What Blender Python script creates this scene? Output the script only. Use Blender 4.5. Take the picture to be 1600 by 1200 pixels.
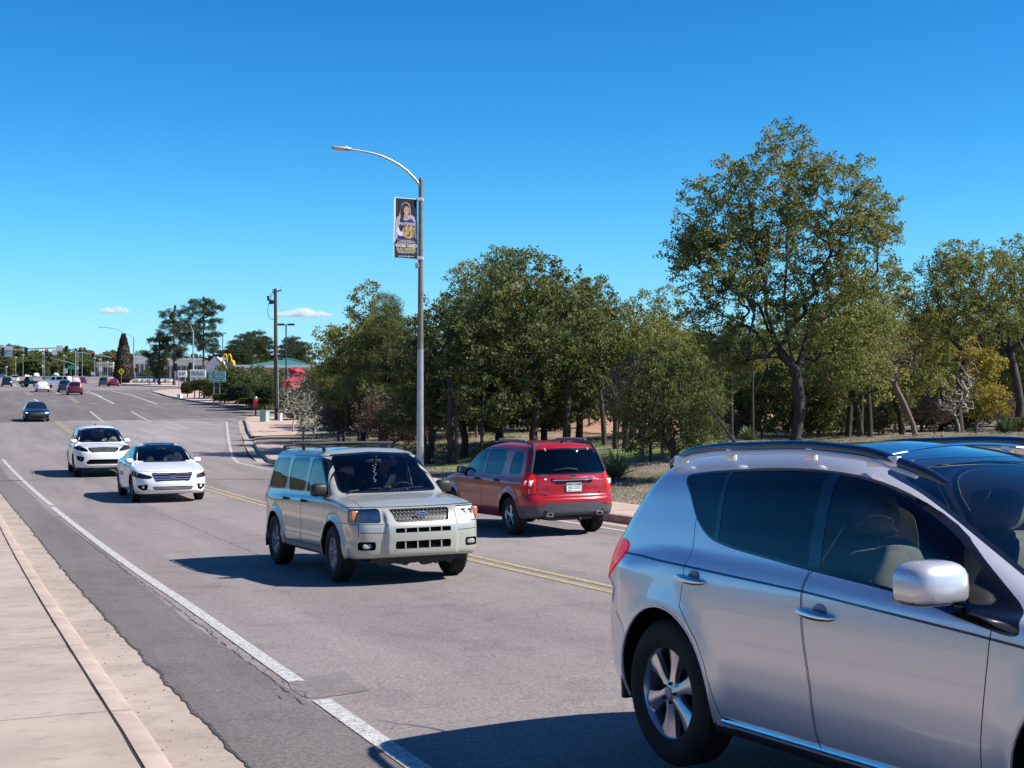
import bpy, bmesh, math, random
import numpy as np
from mathutils import Vector, Matrix, noise as mnoise

for o in list(bpy.data.objects): bpy.data.objects.remove(o)
R = math.radians
scene = bpy.context.scene
COL = scene.collection

# ------------------------------------------------------------------ camera
H0 = 3.1                      # eye height in the scene's own zero level (the road falls away below the pavement)
F_PX, YH = 2100.0, 600.0
cam_d = bpy.data.cameras.new('camera'); cam = bpy.data.objects.new('camera', cam_d); COL.objects.link(cam)
cam.location = (0, 0, H0); cam.rotation_euler = (R(90), 0, 0)
cam_d.sensor_width = 36; cam_d.lens = F_PX/1600*36
cam_d.clip_start = .05; cam_d.clip_end = 9000
scene.camera = cam
# ------------------------------------------------------------------ light
SUN_EL, SUN_AZ = 44.0, 97.0     # azimuth clockwise from +Y: the sun stands to the right, a little behind the camera
w = bpy.data.worlds.new('World'); scene.world = w; w.use_nodes = True
nt = w.node_tree; bg = nt.nodes['Background']
sky = nt.nodes.new('ShaderNodeTexSky'); sky.sky_type = 'NISHITA'; sky.sun_disc = False
sky.sun_elevation = R(SUN_EL); sky.sun_rotation = R(SUN_AZ)
sky.altitude = 1500; sky.air_density = 1.0; sky.dust_density = .15; sky.ozone_density = 2.4
# the clear high-country air: the sky's own colour by height above the horizon, deeper blue than the model's
_tc = nt.nodes.new('ShaderNodeTexCoord'); _sx = nt.nodes.new('ShaderNodeSeparateXYZ'); nt.links.new(_tc.outputs['Generated'], _sx.inputs[0])
_rp = nt.nodes.new('ShaderNodeValToRGB'); nt.links.new(_sx.outputs[2], _rp.inputs[0])
SKYF = [(0.0, (.42, .68, 1.0)), (.0476, (.40, .74, .95)), (.095, (.31, .77, .96)), (.141, (.22, .72, .98)), (.187, (.16, .66, .97)), (.277, (.10, .59, .92)), (.45, (.11, .46, .85)), (1.0, (.13, .32, .60))]
_e = _rp.color_ramp.elements
_e[0].position = 0; _e[0].color = (*[c/2 for c in SKYF[0][1]], 1); _e[1].position = 1; _e[1].color = (*[c/2 for c in SKYF[-1][1]], 1)
for _p, _c in SKYF[1:-1]: _x = _e.new(_p); _x.color = (*[c/2 for c in _c], 1)
_m1 = nt.nodes.new('ShaderNodeVectorMath'); _m1.operation = 'MULTIPLY'; nt.links.new(sky.outputs[0], _m1.inputs[0]); nt.links.new(_rp.outputs[0], _m1.inputs[1])
_m2 = nt.nodes.new('ShaderNodeVectorMath'); _m2.operation = 'SCALE'; _m2.inputs['Scale'].default_value = 2; nt.links.new(_m1.outputs[0], _m2.inputs[0])
nt.links.new(_m2.outputs[0], bg.inputs[0])
bg.inputs[1].default_value = .112
sd = bpy.data.lights.new('sun', 'SUN'); sd.energy = 4.9; sd.angle = R(.53); sd.color = (1, .95, .87)
sun = bpy.data.objects.new('sun', sd); COL.objects.link(sun)
sdir = Vector((math.sin(R(SUN_AZ))*math.cos(R(SUN_EL)), math.cos(R(SUN_AZ))*math.cos(R(SUN_EL)), math.sin(R(SUN_EL))))
sun.rotation_euler = sdir.to_track_quat('Z', 'Y').to_euler(); sun.location = (30, -10, 40)
scene.view_settings.view_transform = 'Standard'; scene.view_settings.look = 'None'
scene.view_settings.exposure = .63; scene.view_settings.gamma = 1
scene.cycles.max_bounces = 8; scene.cycles.transparent_max_bounces = 12; scene.cycles.volume_bounces = 10
scene.cycles.sample_clamp_indirect = 6; scene.cycles.caustics_reflective = False; scene.cycles.caustics_refractive = False

# ------------------------------------------------------------------ ground shape
TH = R(22)                                  # the road runs 22 degrees left of straight ahead
CT, ST = math.cos(TH), math.sin(TH)
_U = np.array([-60, -20, 0, 6.5, 12, 19, 25, 38, 51, 75, 106, 130, 150, 175, 206, 300, 460, 700, 1500])
_D = np.array([-.6, .95, 1.75, 2.06, 2.34, 2.63, 2.77, 3.04, 3.17, 3.14, 2.80, 2.22, 1.76, 1.32, .92, -.05, -2.4, -4, -8])
_gu = np.arange(-60, 1500, .5); _gd = np.interp(_gu, _U, _D)
_k = np.exp(-.5*(np.arange(-24, 25)*.5/4)**2); _k /= _k.sum()
_gd = np.convolve(np.pad(_gd, 24, mode='edge'), _k, 'valid')
def road_z(u): return H0 - np.interp(u, _gu, _gd)
def uv2xy(u, v): return -u*ST + v*CT, u*CT + v*ST
def xy2uv(x, y): return -x*ST + y*CT, x*CT + y*ST
def sstep(a, b, x):
    t = np.clip((np.asarray(x, float)-a)/(b-a), 0, 1); return t*t*(3-2*t)
_KU = [-60, 15, 54, 58, 69, 77, 102, 110, 114, 126, 129.5, 137, 148, 164, 187, 204, 212, 236, 250, 266, 290, 316, 400, 460]
_KV = [12.1, 12.1, 11.2, 11.6, 13.5, 14.9, 19.3, 20.6, 26, 28, 25, 22.6, 21.8, 21.8, 22.9, 27.6, 34, 36, 30.5, 28.2, 29.4, 31.6, 38, 46]
def vk(u): return np.interp(u, _KU, _KV)    # line of the far kerb
_NU = [-60, 0, 8, 15, 28, 41, 60, 150, 300]; _NV = [1.55, 1.45, 1.4, 1.3, 1.1, .8, .3, .5, 2.5]
def va(u): return np.interp(u, _NU, _NV)    # near edge of the asphalt
def ground_z(u, v):                          # lie of the land beside and under the road
    u = np.asarray(u, float); v = np.asarray(v, float)
    z = road_z(u) - .05
    k = vk(u); rise = np.interp(u, [-20, 10, 30, 55, 74, 88], [1.7, 1.5, 1.25, .7, .25, 0])
    z = z + sstep(-.2, .5, v-k-.2)*.17*np.interp(u, [0, 80, 108, 112, 128, 133, 203, 210], [1, 1, 1, 0, 0, 1, 1, 0])
    z = z + sstep(1.9, 15, v-k)*rise
    z = z + sstep(40, 90, v)*1.2*np.interp(u, [60, 110], [1, 0]) + sstep(.2, -.4, v-va(u)+.5)*.19
    bump = .10*np.sin(u*.31+v*.17)*np.sin(v*.43-u*.11)+.05*np.sin(u*1.1+2)*np.sin(v*.9)
    bump = bump*np.interp(u, [80, 110], [1, 0])
    return z + bump*sstep(2.6, 6, v-k)
def gz(x, y):
    u, v = xy2uv(x, y); return float(ground_z(u, v))
def at(px, py, dz=0.0):
    """point of the ROAD surface (raised by dz) seen at photo pixel px,py"""
    d = np.geomspace(3, 900, 4000); X = (px-800)/F_PX*d; u = -X*ST+d*CT
    g = H0-(py-YH)/F_PX*d-(road_z(u)+dz)
    i = int(np.argmax(g < 0)) if (g < 0).any() else len(d)-1
    return float(X[i]), float(d[i])
def atuv(px, py, dz=0.0): return xy2uv(*at(px, py, dz))
def col(px, Y): return (px-800)/F_PX*Y      # x of a photo column at distance Y

# ------------------------------------------------------------------ scene helpers
def tag(o, label=None, cat=None, group=None, kind=None):
    if label: o['label'] = label
    if cat: o['category'] = cat
    if group: o['group'] = group
    if kind: o['kind'] = kind
    return o
def empty(name, loc=(0, 0, 0), rot=(0, 0, 0), **k):
    o = bpy.data.objects.new(name, None); COL.objects.link(o); o.location = loc; o.rotation_euler = rot
    o.empty_display_size = .3
    return tag(o, **k)
def mesh_obj(name, verts, faces, mats, parent=None, mi=None, smooth=False, loc=None, **k):
    me = bpy.data.meshes.new(name)
    me.from_pydata([tuple(map(float, v)) for v in verts], [], [tuple(map(int, f)) for f in faces])
    for m in (mats if isinstance(mats, (list, tuple)) else [mats]): me.materials.append(m)
    if mi is not None: me.polygons.foreach_set('material_index', np.asarray(mi, dtype=np.int32))
    if smooth: me.polygons.foreach_set('use_smooth', np.ones(len(me.polygons), dtype=bool))
    me.update()
    o = bpy.data.objects.new(name, me); COL.objects.link(o)
    if parent is not None: o.parent = parent
    if loc is not None: o.location = loc
    return tag(o, **k)
def kids(o): return [c for c in bpy.data.objects if c.parent == o]
def copy_tree(o, parent=None):
    c = o.copy(); COL.objects.link(c); c.parent = parent
    for ch in _KID.get(o.name, []): copy_tree(ch, c)
    return c
_KID = {}
def index_kids():
    _KID.clear()
    for o in bpy.data.objects:
        if o.parent: _KID.setdefault(o.parent.name, []).append(o)

class MB:                                   # collects primitive shapes into ONE mesh
    def __init__(s): s.v = []; s.f = []; s.m = []; s.M = Matrix.Identity(4); s.mi = 0
    def add(s, vs, fs, mi=None):
        n = len(s.v); s.v += [tuple(s.M @ Vector(p)) for p in vs]; s.f += [tuple(i+n for i in f) for f in fs]
        s.m += [s.mi if mi is None else mi]*len(fs); return s
    def box(s, c, d, rz=0, bev=0, mi=None, ry=0, rx=0):
        bm = bmesh.new(); bmesh.ops.create_cube(bm, size=1)
        for v in bm.verts: v.co = Vector((v.co.x*d[0], v.co.y*d[1], v.co.z*d[2]))
        if bev: bmesh.ops.bevel(bm, geom=bm.edges[:], offset=bev, segments=2, profile=.5, affect='EDGES')
        M = Matrix.Translation(c) @ Matrix.Rotation(rz, 4, 'Z') @ Matrix.Rotation(ry, 4, 'Y') @ Matrix.Rotation(rx, 4, 'X')
        bm.verts.index_update()
        s.add([M @ v.co for v in bm.verts], [[v.index for v in f.verts] for f in bm.faces], mi); bm.free(); return s
    def tube(s, pts, r, n=8, mi=None, caps=True):
        pts = [Vector(p) for p in pts]; rs = r if isinstance(r, (list, tuple, np.ndarray)) else [r]*len(pts)
        vs = []; fs = []; a0 = None
        for i, p in enumerate(pts):
            t = (pts[min(i+1, len(pts)-1)]-pts[max(i-1, 0)])
            t = t.normalized() if t.length > 1e-9 else Vector((0, 0, 1))
            if a0 is None: a0 = t.orthogonal().normalized()
            a0 = (a0 - t*a0.dot(t)); a0 = a0.normalized() if a0.length > 1e-6 else t.orthogonal().normalized()
            b = t.cross(a0)
            for k in range(n):
                an = 2*math.pi*k/n; vs.append(p+(a0*math.cos(an)+b*math.sin(an))*rs[i])
        for i in range(len(pts)-1):
            for k in range(n): fs.append((i*n+k, i*n+(k+1) % n, (i+1)*n+(k+1) % n, (i+1)*n+k))
        if caps: fs.append(tuple(range(n))[::-1]); fs.append(tuple(range((len(pts)-1)*n, len(pts)*n)))
        return s.add(vs, fs, mi)
    def lathe(s, prof, n=24, axis='Z', c=(0, 0, 0), mi=None, close=False):
        vs = []; fs = []; m = len(prof)
        for k in range(n):
            a = 2*math.pi*k/n
            for r, h in prof:
                p = (r*math.cos(a), r*math.sin(a), h)
                if axis == 'Y': p = (p[0], h, p[1])
                if axis == 'X': p = (h, p[0], p[1])
                vs.append((p[0]+c[0], p[1]+c[1], p[2]+c[2]))
        for k in range(n):
            k2 = (k+1) % n
            for i in range(m if close else m-1):
                j = (i+1) % m; fs.append((k*m+i, k2*m+i, k2*m+j, k*m+j))
        return s.add(vs, fs, mi)
    def ball(s, c, r, n=10, mi=None, e=1.0):      # ellipsoid; e<1 squarer
        vs = []; fs = []; rx, ry, rz = (r, r, r) if not hasattr(r, '__len__') else r
        sg = lambda x: math.copysign(abs(x)**e, x)
        m = max(4, n//2+1)
        for i in range(m+1):
            ph = -math.pi/2+math.pi*i/m
            for k in range(n):
                a = 2*math.pi*k/n
                vs.append((c[0]+rx*sg(math.cos(ph))*sg(math.cos(a)), c[1]+ry*sg(math.cos(ph))*sg(math.sin(a)), c[2]+rz*sg(math.sin(ph))))
        for i in range(m):
            for k in range(n): fs.append((i*n+k, i*n+(k+1) % n, (i+1)*n+(k+1) % n, (i+1)*n+k))
        return s.add(vs, fs, mi)
    def prism(s, poly, y0, y1, axes='XZ', mi=None):   # extrude a 2-D outline
        n = len(poly)
        def P(a, b, t): return {'XZ': (a, t, b), 'XY': (a, b, t), 'YZ': (t, a, b)}[axes]
        return s.add([P(a, b, y0) for a, b in poly]+[P(a, b, y1) for a, b in poly],
                     [tuple(range(n)), tuple(range(2*n-1, n-1, -1))]+[(i, n+i, n+(i+1) % n, (i+1) % n) for i in range(n)], mi)
    def build(s, name, mats, parent=None, smooth=False, **k):
        o = mesh_obj(name, s.v, s.f, mats, parent, s.m if isinstance(mats, (list, tuple)) else None, smooth, **k)
        me = o.data; bm = bmesh.new(); bm.from_mesh(me); bmesh.ops.recalc_face_normals(bm, faces=bm.faces)
        if smooth:
            for e in bm.edges:
                if len(e.link_faces) == 2 and e.calc_face_angle(0) > R(38): e.smooth = False
        bm.to_mesh(me); bm.free()
        return o

# ------------------------------------------------------------------ materials
def pr(name, base, rough=.5, metal=0, spec=.5, coat=0, coat_r=.03, emit=None, es=0, alpha=1):
    m = bpy.data.materials.new(name); m.use_nodes = True; b = m.node_tree.nodes['Principled BSDF']
    b.inputs['Base Color'].default_value = (*base, 1); b.inputs['Roughness'].default_value = rough
    b.inputs['Metallic'].default_value = metal; b.inputs['Specular IOR Level'].default_value = spec
    b.inputs['Coat Weight'].default_value = coat; b.inputs['Coat Roughness'].default_value = coat_r
    if emit: b.inputs['Emission Color'].default_value = (*emit, 1); b.inputs['Emission Strength'].default_value = es
    return m
def nodes(m): return m.node_tree.nodes, m.node_tree.links, m.node_tree.nodes['Principled BSDF']
def nz(m, scale, detail=4, rough=.6, coord='Object', stretch=None, w=0):
    N, L, B = nodes(m); tc = N.new('ShaderNodeTexCoord'); t = N.new('ShaderNodeTexNoise')
    t.inputs['Scale'].default_value = scale; t.inputs['Detail'].default_value = detail; t.inputs['Roughness'].default_value = rough
    src = tc.outputs[coord]
    mp = N.new('ShaderNodeMapping'); L.new(src, mp.inputs[0])
    if stretch: mp.inputs['Scale'].default_value = stretch
    mp.inputs['Location'].default_value = (w*3.7, w*1.9, w)
    if coord == 'Object' and stretch and len(stretch) == 4: pass
    L.new(mp.outputs[0], t.inputs['Vector']); return t.outputs['Fac']
def ramp(m, fac, stops):
    N, L, B = nodes(m); r = N.new('ShaderNodeValToRGB'); e = r.color_ramp.elements
    while len(e) > 1: e.remove(e[-1])
    for i, (p, c) in enumerate(stops):
        if i == 0: e[0].position = p; el = e[0]
        else: el = e.new(p)
        el.color = (*c, 1) if len(c) == 3 else c
    L.new(fac, r.inputs[0]); return r.outputs[0]
def mix(m, fac, a, b, mode='MIX'):
    N, L, B = nodes(m); x = N.new('ShaderNodeMix'); x.data_type = 'RGBA'; x.blend_type = mode
    for s, val in ((0, fac), (6, a), (7, b)):
        if isinstance(val, (int, float)): x.inputs[s].default_value = val
        elif isinstance(val, tuple): x.inputs[s].default_value = (*val, 1)
        else: L.new(val, x.inputs[s])
    return x.outputs[2]
def bump(m, h, strength=.3, dist=.01):
    N, L, B = nodes(m); b = N.new('ShaderNodeBump'); b.inputs['Strength'].default_value = strength; b.inputs['Distance'].default_value = dist
    L.new(h, b.inputs['Height']); L.new(b.outputs[0], B.inputs['Normal']); return b
def setc(m, c): N, L, B = nodes(m); L.new(c, B.inputs['Base Color'])
def g(v): return (v, v, v)
def noisy(name, c1, c2, scale, rough=.85, bs=.3, bd=.01, detail=6, spec=.3, stretch=None):
    m = pr(name, c1, rough, spec=spec); f = nz(m, scale, detail, stretch=stretch); setc(m, ramp(m, f, [(.3, c1), (.7, c2)]))
    if bs: bump(m, nz(m, scale*3, 4), bs, bd)
    return m
def paint(name, base, metal=0.0, rough=.35, dust=.06, coat=1.0):
    """car paint: colour under clear coat, a little road dust low down; the inside of the shell is bare dark lining"""
    m = pr(name, base, rough, metal, coat=coat, coat_r=.02)
    N, L, B = nodes(m)
    f = nz(m, 3.0, 5); c = mix(m, ramp(m, f, [(.35, g(0)), (.8, g(dust))]), base, (.35, .28, .23))
    setc(m, c)
    fl = nz(m, 900, 1); L.new(ramp(m, fl, [(.3, g(rough*.85)), (.7, g(rough*1.15))]), B.inputs['Roughness'])
    geo = N.new('ShaderNodeNewGeometry'); ms = N.new('ShaderNodeMixShader'); d = N.new('ShaderNodeBsdfDiffuse'); d.inputs[0].default_value = (.012, .012, .013, 1)
    L.new(geo.outputs['Backfacing'], ms.inputs[0]); L.new(B.outputs[0], ms.inputs[1]); L.new(d.outputs[0], ms.inputs[2])
    L.new(ms.outputs[0], N['Material Output'].inputs[0]); return m
def glass(name, tint, refl=1.0, rough=0.0):
    m = bpy.data.materials.new(name); m.use_nodes = True; N, L = m.node_tree.nodes, m.node_tree.links
    N.remove(N['Principled BSDF']); out = N['Material Output']
    t = N.new('ShaderNodeBsdfTransparent'); t.inputs[0].default_value = (*tint, 1)
    gl = N.new('ShaderNodeBsdfGlossy'); gl.inputs['Roughness'].default_value = rough; gl.inputs[0].default_value = (refl, refl, refl, 1)
    fr = N.new('ShaderNodeFresnel'); fr.inputs[0].default_value = 1.52
    mx = N.new('ShaderNodeMixShader'); L.new(fr.outputs[0], mx.inputs[0]); L.new(t.outputs[0], mx.inputs[1]); L.new(gl.outputs[0], mx.inputs[2])
    L.new(mx.outputs[0], out.inputs[0]); return m

M = {}
M['rubber'] = noisy('tyre_rubber', (.014, .014, .015), (.03, .028, .027), 14, .8, .2, .004)
M['black'] = pr('black_plastic', (.016, .016, .018), .5)
M['well'] = pr('wheel_well_black', (.008, .008, .008), .9, spec=.1)
M['gloss_black'] = pr('gloss_black_trim', (.008, .008, .01), .12, coat=.6)
M['seam'] = pr('panel_gap', (.006, .006, .008), .7, spec=.1)
M['chrome'] = pr('chrome', (.75, .76, .78), .08, 1)
M['alloy'] = pr('alloy_wheel', (.62, .63, .66), .28, .9, coat=.5)
M['alloy_dull'] = noisy('dull_alloy', (.30, .29, .28), (.42, .41, .40), 20, .45, 0)
M['disc'] = pr('brake_disc', (.10, .095, .09), .4, .8)
M['glass_clear'] = glass('windscreen_glass', (.66, .72, .70))
M['glass_side'] = glass('side_glass', (.55, .61, .60))
M['glass_dark'] = glass('privacy_glass', (.035, .04, .045))
M['lens'] = glass('lamp_lens', (.96, .97, .98), .4)
M['red_lens'] = pr('red_lamp_lens', (.75, .02, .02), .2, coat=.5, spec=.2)
M['amber'] = pr('amber_lens', (.50, .17, .07), .2, coat=1)
M['reflector'] = pr('lamp_reflector', (.90, .86, .78), .45, .1)
M['grille'] = pr('grille_dark', (.018, .018, .02), .45)
M['seat_grey'] = noisy('seat_cloth', (.05, .05, .052), (.08, .08, .08), 60, .9, .1, .002)
M['seat_beige'] = noisy('beige_leather', (.58, .54, .45), (.64, .60, .51), 12, .5, .1, .002)
M['dash'] = pr('dashboard', (.022, .022, .024), .6)
M['dash_tan'] = pr('tan_dashboard', (.16, .15, .12), .6)
M['white'] = pr('white_plastic', (.78, .78, .76), .4)
M['skin'] = pr('skin', (.42, .24, .17), .5)
M['hair'] = noisy('dark_hair', (.02, .014, .01), (.04, .028, .02), 80, .6, .3, .003)
M['galv'] = noisy('galvanised_steel', (.36, .38, .39), (.52, .53, .54), 6, .42, 0); M['galv'].node_tree.nodes['Principled BSDF'].inputs['Metallic'].default_value = .55
M['white_paint'] = pr('white_enamel', (.75, .75, .74), .4)
M['dark_metal'] = pr('dark_metal', (.05, .05, .052), .5, .3)
# ------------------------------------------------------------------ vehicles: implicit surface -> mesh
def c1(pts, s=.03):
    xs = np.array([p[0] for p in pts], float); ys = np.array([p[1] for p in pts], float)
    gx = np.arange(xs[0]-1, xs[-1]+1, .005); gy = np.interp(gx, xs, ys)
    n = max(1, int(3*s/.005)); k = np.exp(-.5*(np.arange(-n, n+1)*.005/s)**2); k /= k.sum()
    gy = np.convolve(np.pad(gy, n, mode='edge'), k, 'valid'); gd = np.gradient(gy, .005)
    return (lambda x: np.interp(x, gx, gy)), (lambda x: np.interp(x, gx, gd))
def smax(a, b, k):
    h = np.maximum(k-np.abs(a-b), 0)/k; return np.maximum(a, b)+h*h*k*.25
def smin(a, b, k): return -smax(-a, -b, k)
def nets(F, lo, hi, h):
    ax = [np.arange(lo[i], hi[i]+h, h) for i in range(3)]
    X, Y, Z = np.meshgrid(*ax, indexing='ij'); V = F(X, Y, Z).astype(np.float64); S = V < 0
    nx, ny, nz_ = V.shape; C = (nx-1, ny-1, nz_-1)
    cs = np.zeros(C, np.int8)
    for i in (0, 1):
        for j in (0, 1):
            for k in (0, 1): cs += S[i:i+C[0], j:j+C[1], k:k+C[2]]
    act = (cs > 0) & (cs < 8); I, J, K = np.nonzero(act); idx = -np.ones(C, np.int64); idx[act] = np.arange(len(I))
    P = np.zeros((len(I), 3)); W = np.zeros(len(I)); org = np.stack([I, J, K], 1)
    corners = [(i, j, k) for i in (0, 1) for j in (0, 1) for k in (0, 1)]
    for a in corners:
        for d in range(3):
            if a[d] == 0:
                b = list(a); b[d] = 1
                va = V[I+a[0], J+a[1], K+a[2]]; vb = V[I+b[0], J+b[1], K+b[2]]; m = (va < 0) != (vb < 0)
                t = np.where(m, va/np.where(np.abs(va-vb) < 1e-12, 1, va-vb), 0)
                p = org+np.array(a)[None, :]; p = p.astype(float); p[:, d] += t
                P += p*m[:, None]; W += m
    P = P/W[:, None]*h+np.array(lo)[None, :]
    faces = []
    for d in range(3):
        e, f = [(1, 2), (2, 0), (0, 1)][d]
        sl0 = [slice(None)]*3; sl1 = [slice(None)]*3; sl0[d] = slice(0, -1); sl1[d] = slice(1, None)
        ch = S[tuple(sl0)] != S[tuple(sl1)]; out = S[tuple(sl0)]
        q = np.argwhere(ch); ok = (q[:, e] > 0) & (q[:, f] > 0) & (q[:, e] < V.shape[e]-1) & (q[:, f] < V.shape[f]-1); q = q[ok]
        o = out[tuple(q.T)]
        def cell(de, df):
            r = q.copy(); r[:, e] += de; r[:, f] += df; return idx[tuple(r.T)]
        a, b, c, dd = cell(-1, -1), cell(0, -1), cell(0, 0), cell(-1, 0)
        quad = np.stack([a, b, c, dd], 1); quad[~o] = quad[~o][:, ::-1]; faces.append(quad)
    Fc = np.concatenate(faces); Fc = Fc[(Fc >= 0).all(1)]
    for _ in range(3):
        f0 = F(P[:, 0], P[:, 1], P[:, 2]); G = grad(F, P); st = f0/np.maximum((G**2).sum(1), .2)
        P -= G*np.clip(st, -h*.6, h*.6)[:, None]
    return P, Fc
def grad(F, P, e=.003):
    x, y, z = P.T
    return np.stack([F(x+e, y, z)-F(x-e, y, z), F(x, y+e, z)-F(x, y-e, z), F(x, y, z+e)-F(x, y, z-e)], 1)/(2*e)
def inpoly(poly, a, b):
    ins = False; n = len(poly); j = n-1
    for i in range(n):
        if (poly[i][1] > b) != (poly[j][1] > b) and a < (poly[j][0]-poly[i][0])*(b-poly[i][1])/(poly[j][1]-poly[i][1])+poly[i][0]: ins = not ins
        j = i
    return ins
def offs(poly, d):                          # grow (d>0) a polygon
    n = len(poly); A = sum(poly[i][0]*poly[(i+1) % n][1]-poly[(i+1) % n][0]*poly[i][1] for i in range(n)); s = 1 if A > 0 else -1
    out = []
    for i in range(n):
        p0, p1, p2 = [Vector(poly[k % n]) for k in (i-1, i, i+1)]
        e1 = (p1-p0).normalized(); e2 = (p2-p1).normalized(); n1 = Vector((e1.y, -e1.x))*s; n2 = Vector((e2.y, -e2.x))*s
        m = n1+n2; m = m/max(m.length_squared/2, .35); out.append(tuple(p1+m*d))
    return out
def ribbon(line, w):
    pts = [Vector(p) for p in line]; L_, R_ = [], []
    for i, p in enumerate(pts):
        t = (pts[min(i+1, len(pts)-1)]-pts[max(i-1, 0)]).normalized(); nn = Vector((-t.y, t.x))*w/2
        L_.append(tuple(p+nn)); R_.append(tuple(p-nn))
    return L_+R_[::-1]
def rnd(poly, r=.05, n=3):                  # round the corners of an outline
    out = []; N_ = len(poly)
    for i in range(N_):
        p0, p1, p2 = [Vector(poly[k % N_]) for k in (i-1, i, i+1)]
        a = p1+(p0-p1).normalized()*min(r, (p0-p1).length*.45); b = p1+(p2-p1).normalized()*min(r, (p2-p1).length*.45)
        for k in range(n+1):
            t = k/n; out.append(tuple(a*(1-t)**2+p1*2*t*(1-t)+b*t*t))
    return out
def spl(pts, closed=True, n=4):             # Catmull-Rom through outline points
    out = []; N_ = len(pts); rng = range(N_) if closed else range(N_-1)
    for i in rng:
        P = [Vector(pts[(i+k) % N_] if closed else pts[min(max(i+k, 0), N_-1)]) for k in (-1, 0, 1, 2)]
        for j in range(n):
            t = j/n; out.append(tuple(.5*((2*P[1])+(P[2]-P[0])*t+(2*P[0]-5*P[1]+4*P[2]-P[3])*t*t+(3*P[1]-P[0]-3*P[2]+P[3])*t**3)))
    if not closed: out.append(tuple(pts[-1]))
    return out
def oval(w, h, c, n=20): return [(c[0]+w*math.cos(t), c[1]+h*math.sin(t)) for t in np.linspace(0, 2*math.pi, n+1)[:-1]]
AX = {'side': (0, 2), 'front': (1, 2), 'top': (0, 1)}
class FaceIndex:                            # quick look-up of faces by place while a shell is being cut
    def __init__(s, bm): s.f = []; s.c = np.zeros((0, 3)); s.new = []; s.seen = set(); s.add(bm.faces)
    def add(s, faces):
        for f in faces:
            if f not in s.seen: s.seen.add(f); s.new.append(f)
    def query(s, ia, ib, a0, a1, b0, b1):
        if s.new:
            c = np.array([f.verts[0].co[:] for f in s.new if f.is_valid]).reshape(-1, 3); s.f += [f for f in s.new if f.is_valid]; s.c = np.concatenate([s.c, c]); s.new = []
        m = np.nonzero((s.c[:, ia] > a0) & (s.c[:, ia] < a1) & (s.c[:, ib] > b0) & (s.c[:, ib] < b1))[0]
        return [s.f[i] for i in m if s.f[i].is_valid]
def cut(bm, lay, fi, poly, view, cond, reg, only=None):
    """cut outline poly (seen in 'side', 'front' or 'top' view) into the faces that pass cond(corner) and mark what lies inside as reg"""
    ia, ib = AX[view]; xs = [p[0] for p in poly]; ys = [p[1] for p in poly]
    work = [f for f in fi.query(ia, ib, min(xs)-.085, max(xs)+.085, min(ys)-.085, max(ys)+.085) if cond(f.verts[0].co)]
    n = len(poly)
    for i in range(n):
        p, q = poly[i], poly[(i+1) % n]; dx, dy = q[0]-p[0], q[1]-p[1]
        if dx*dx+dy*dy < 1e-10: continue
        no = [0, 0, 0]; no[ia] = dy; no[ib] = -dx; co = [0, 0, 0]; co[ia] = p[0]; co[ib] = p[1]
        lx0, lx1, ly0, ly1 = min(p[0], q[0])-.002, max(p[0], q[0])+.002, min(p[1], q[1])-.002, max(p[1], q[1])+.002
        sel = []; rest = []
        for f in work:
            va = [v.co[ia] for v in f.verts]; vb = [v.co[ib] for v in f.verts]
            (sel if (max(va) >= lx0 and min(va) <= lx1 and max(vb) >= ly0 and min(vb) <= ly1) else rest).append(f)
        if not sel: continue
        gs = set(sel); ed = {e for f in sel for e in f.edges}; vt = {v for f in sel for v in f.verts}
        r = bmesh.ops.bisect_plane(bm, geom=list(gs)+list(ed)+list(vt), dist=1e-5, plane_co=co, plane_no=Vector(no).normalized())
        nf = {x for x in r['geom'] if isinstance(x, bmesh.types.BMFace)}; fi.add(nf)
        work = [f for f in rest if f.is_valid]+list(nf | {f for f in sel if f.is_valid})
    for f in work:
        c = f.calc_center_median()
        if inpoly(poly, c[ia], c[ib]) and (only is None or f[lay] in only): f[lay] = reg
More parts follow.
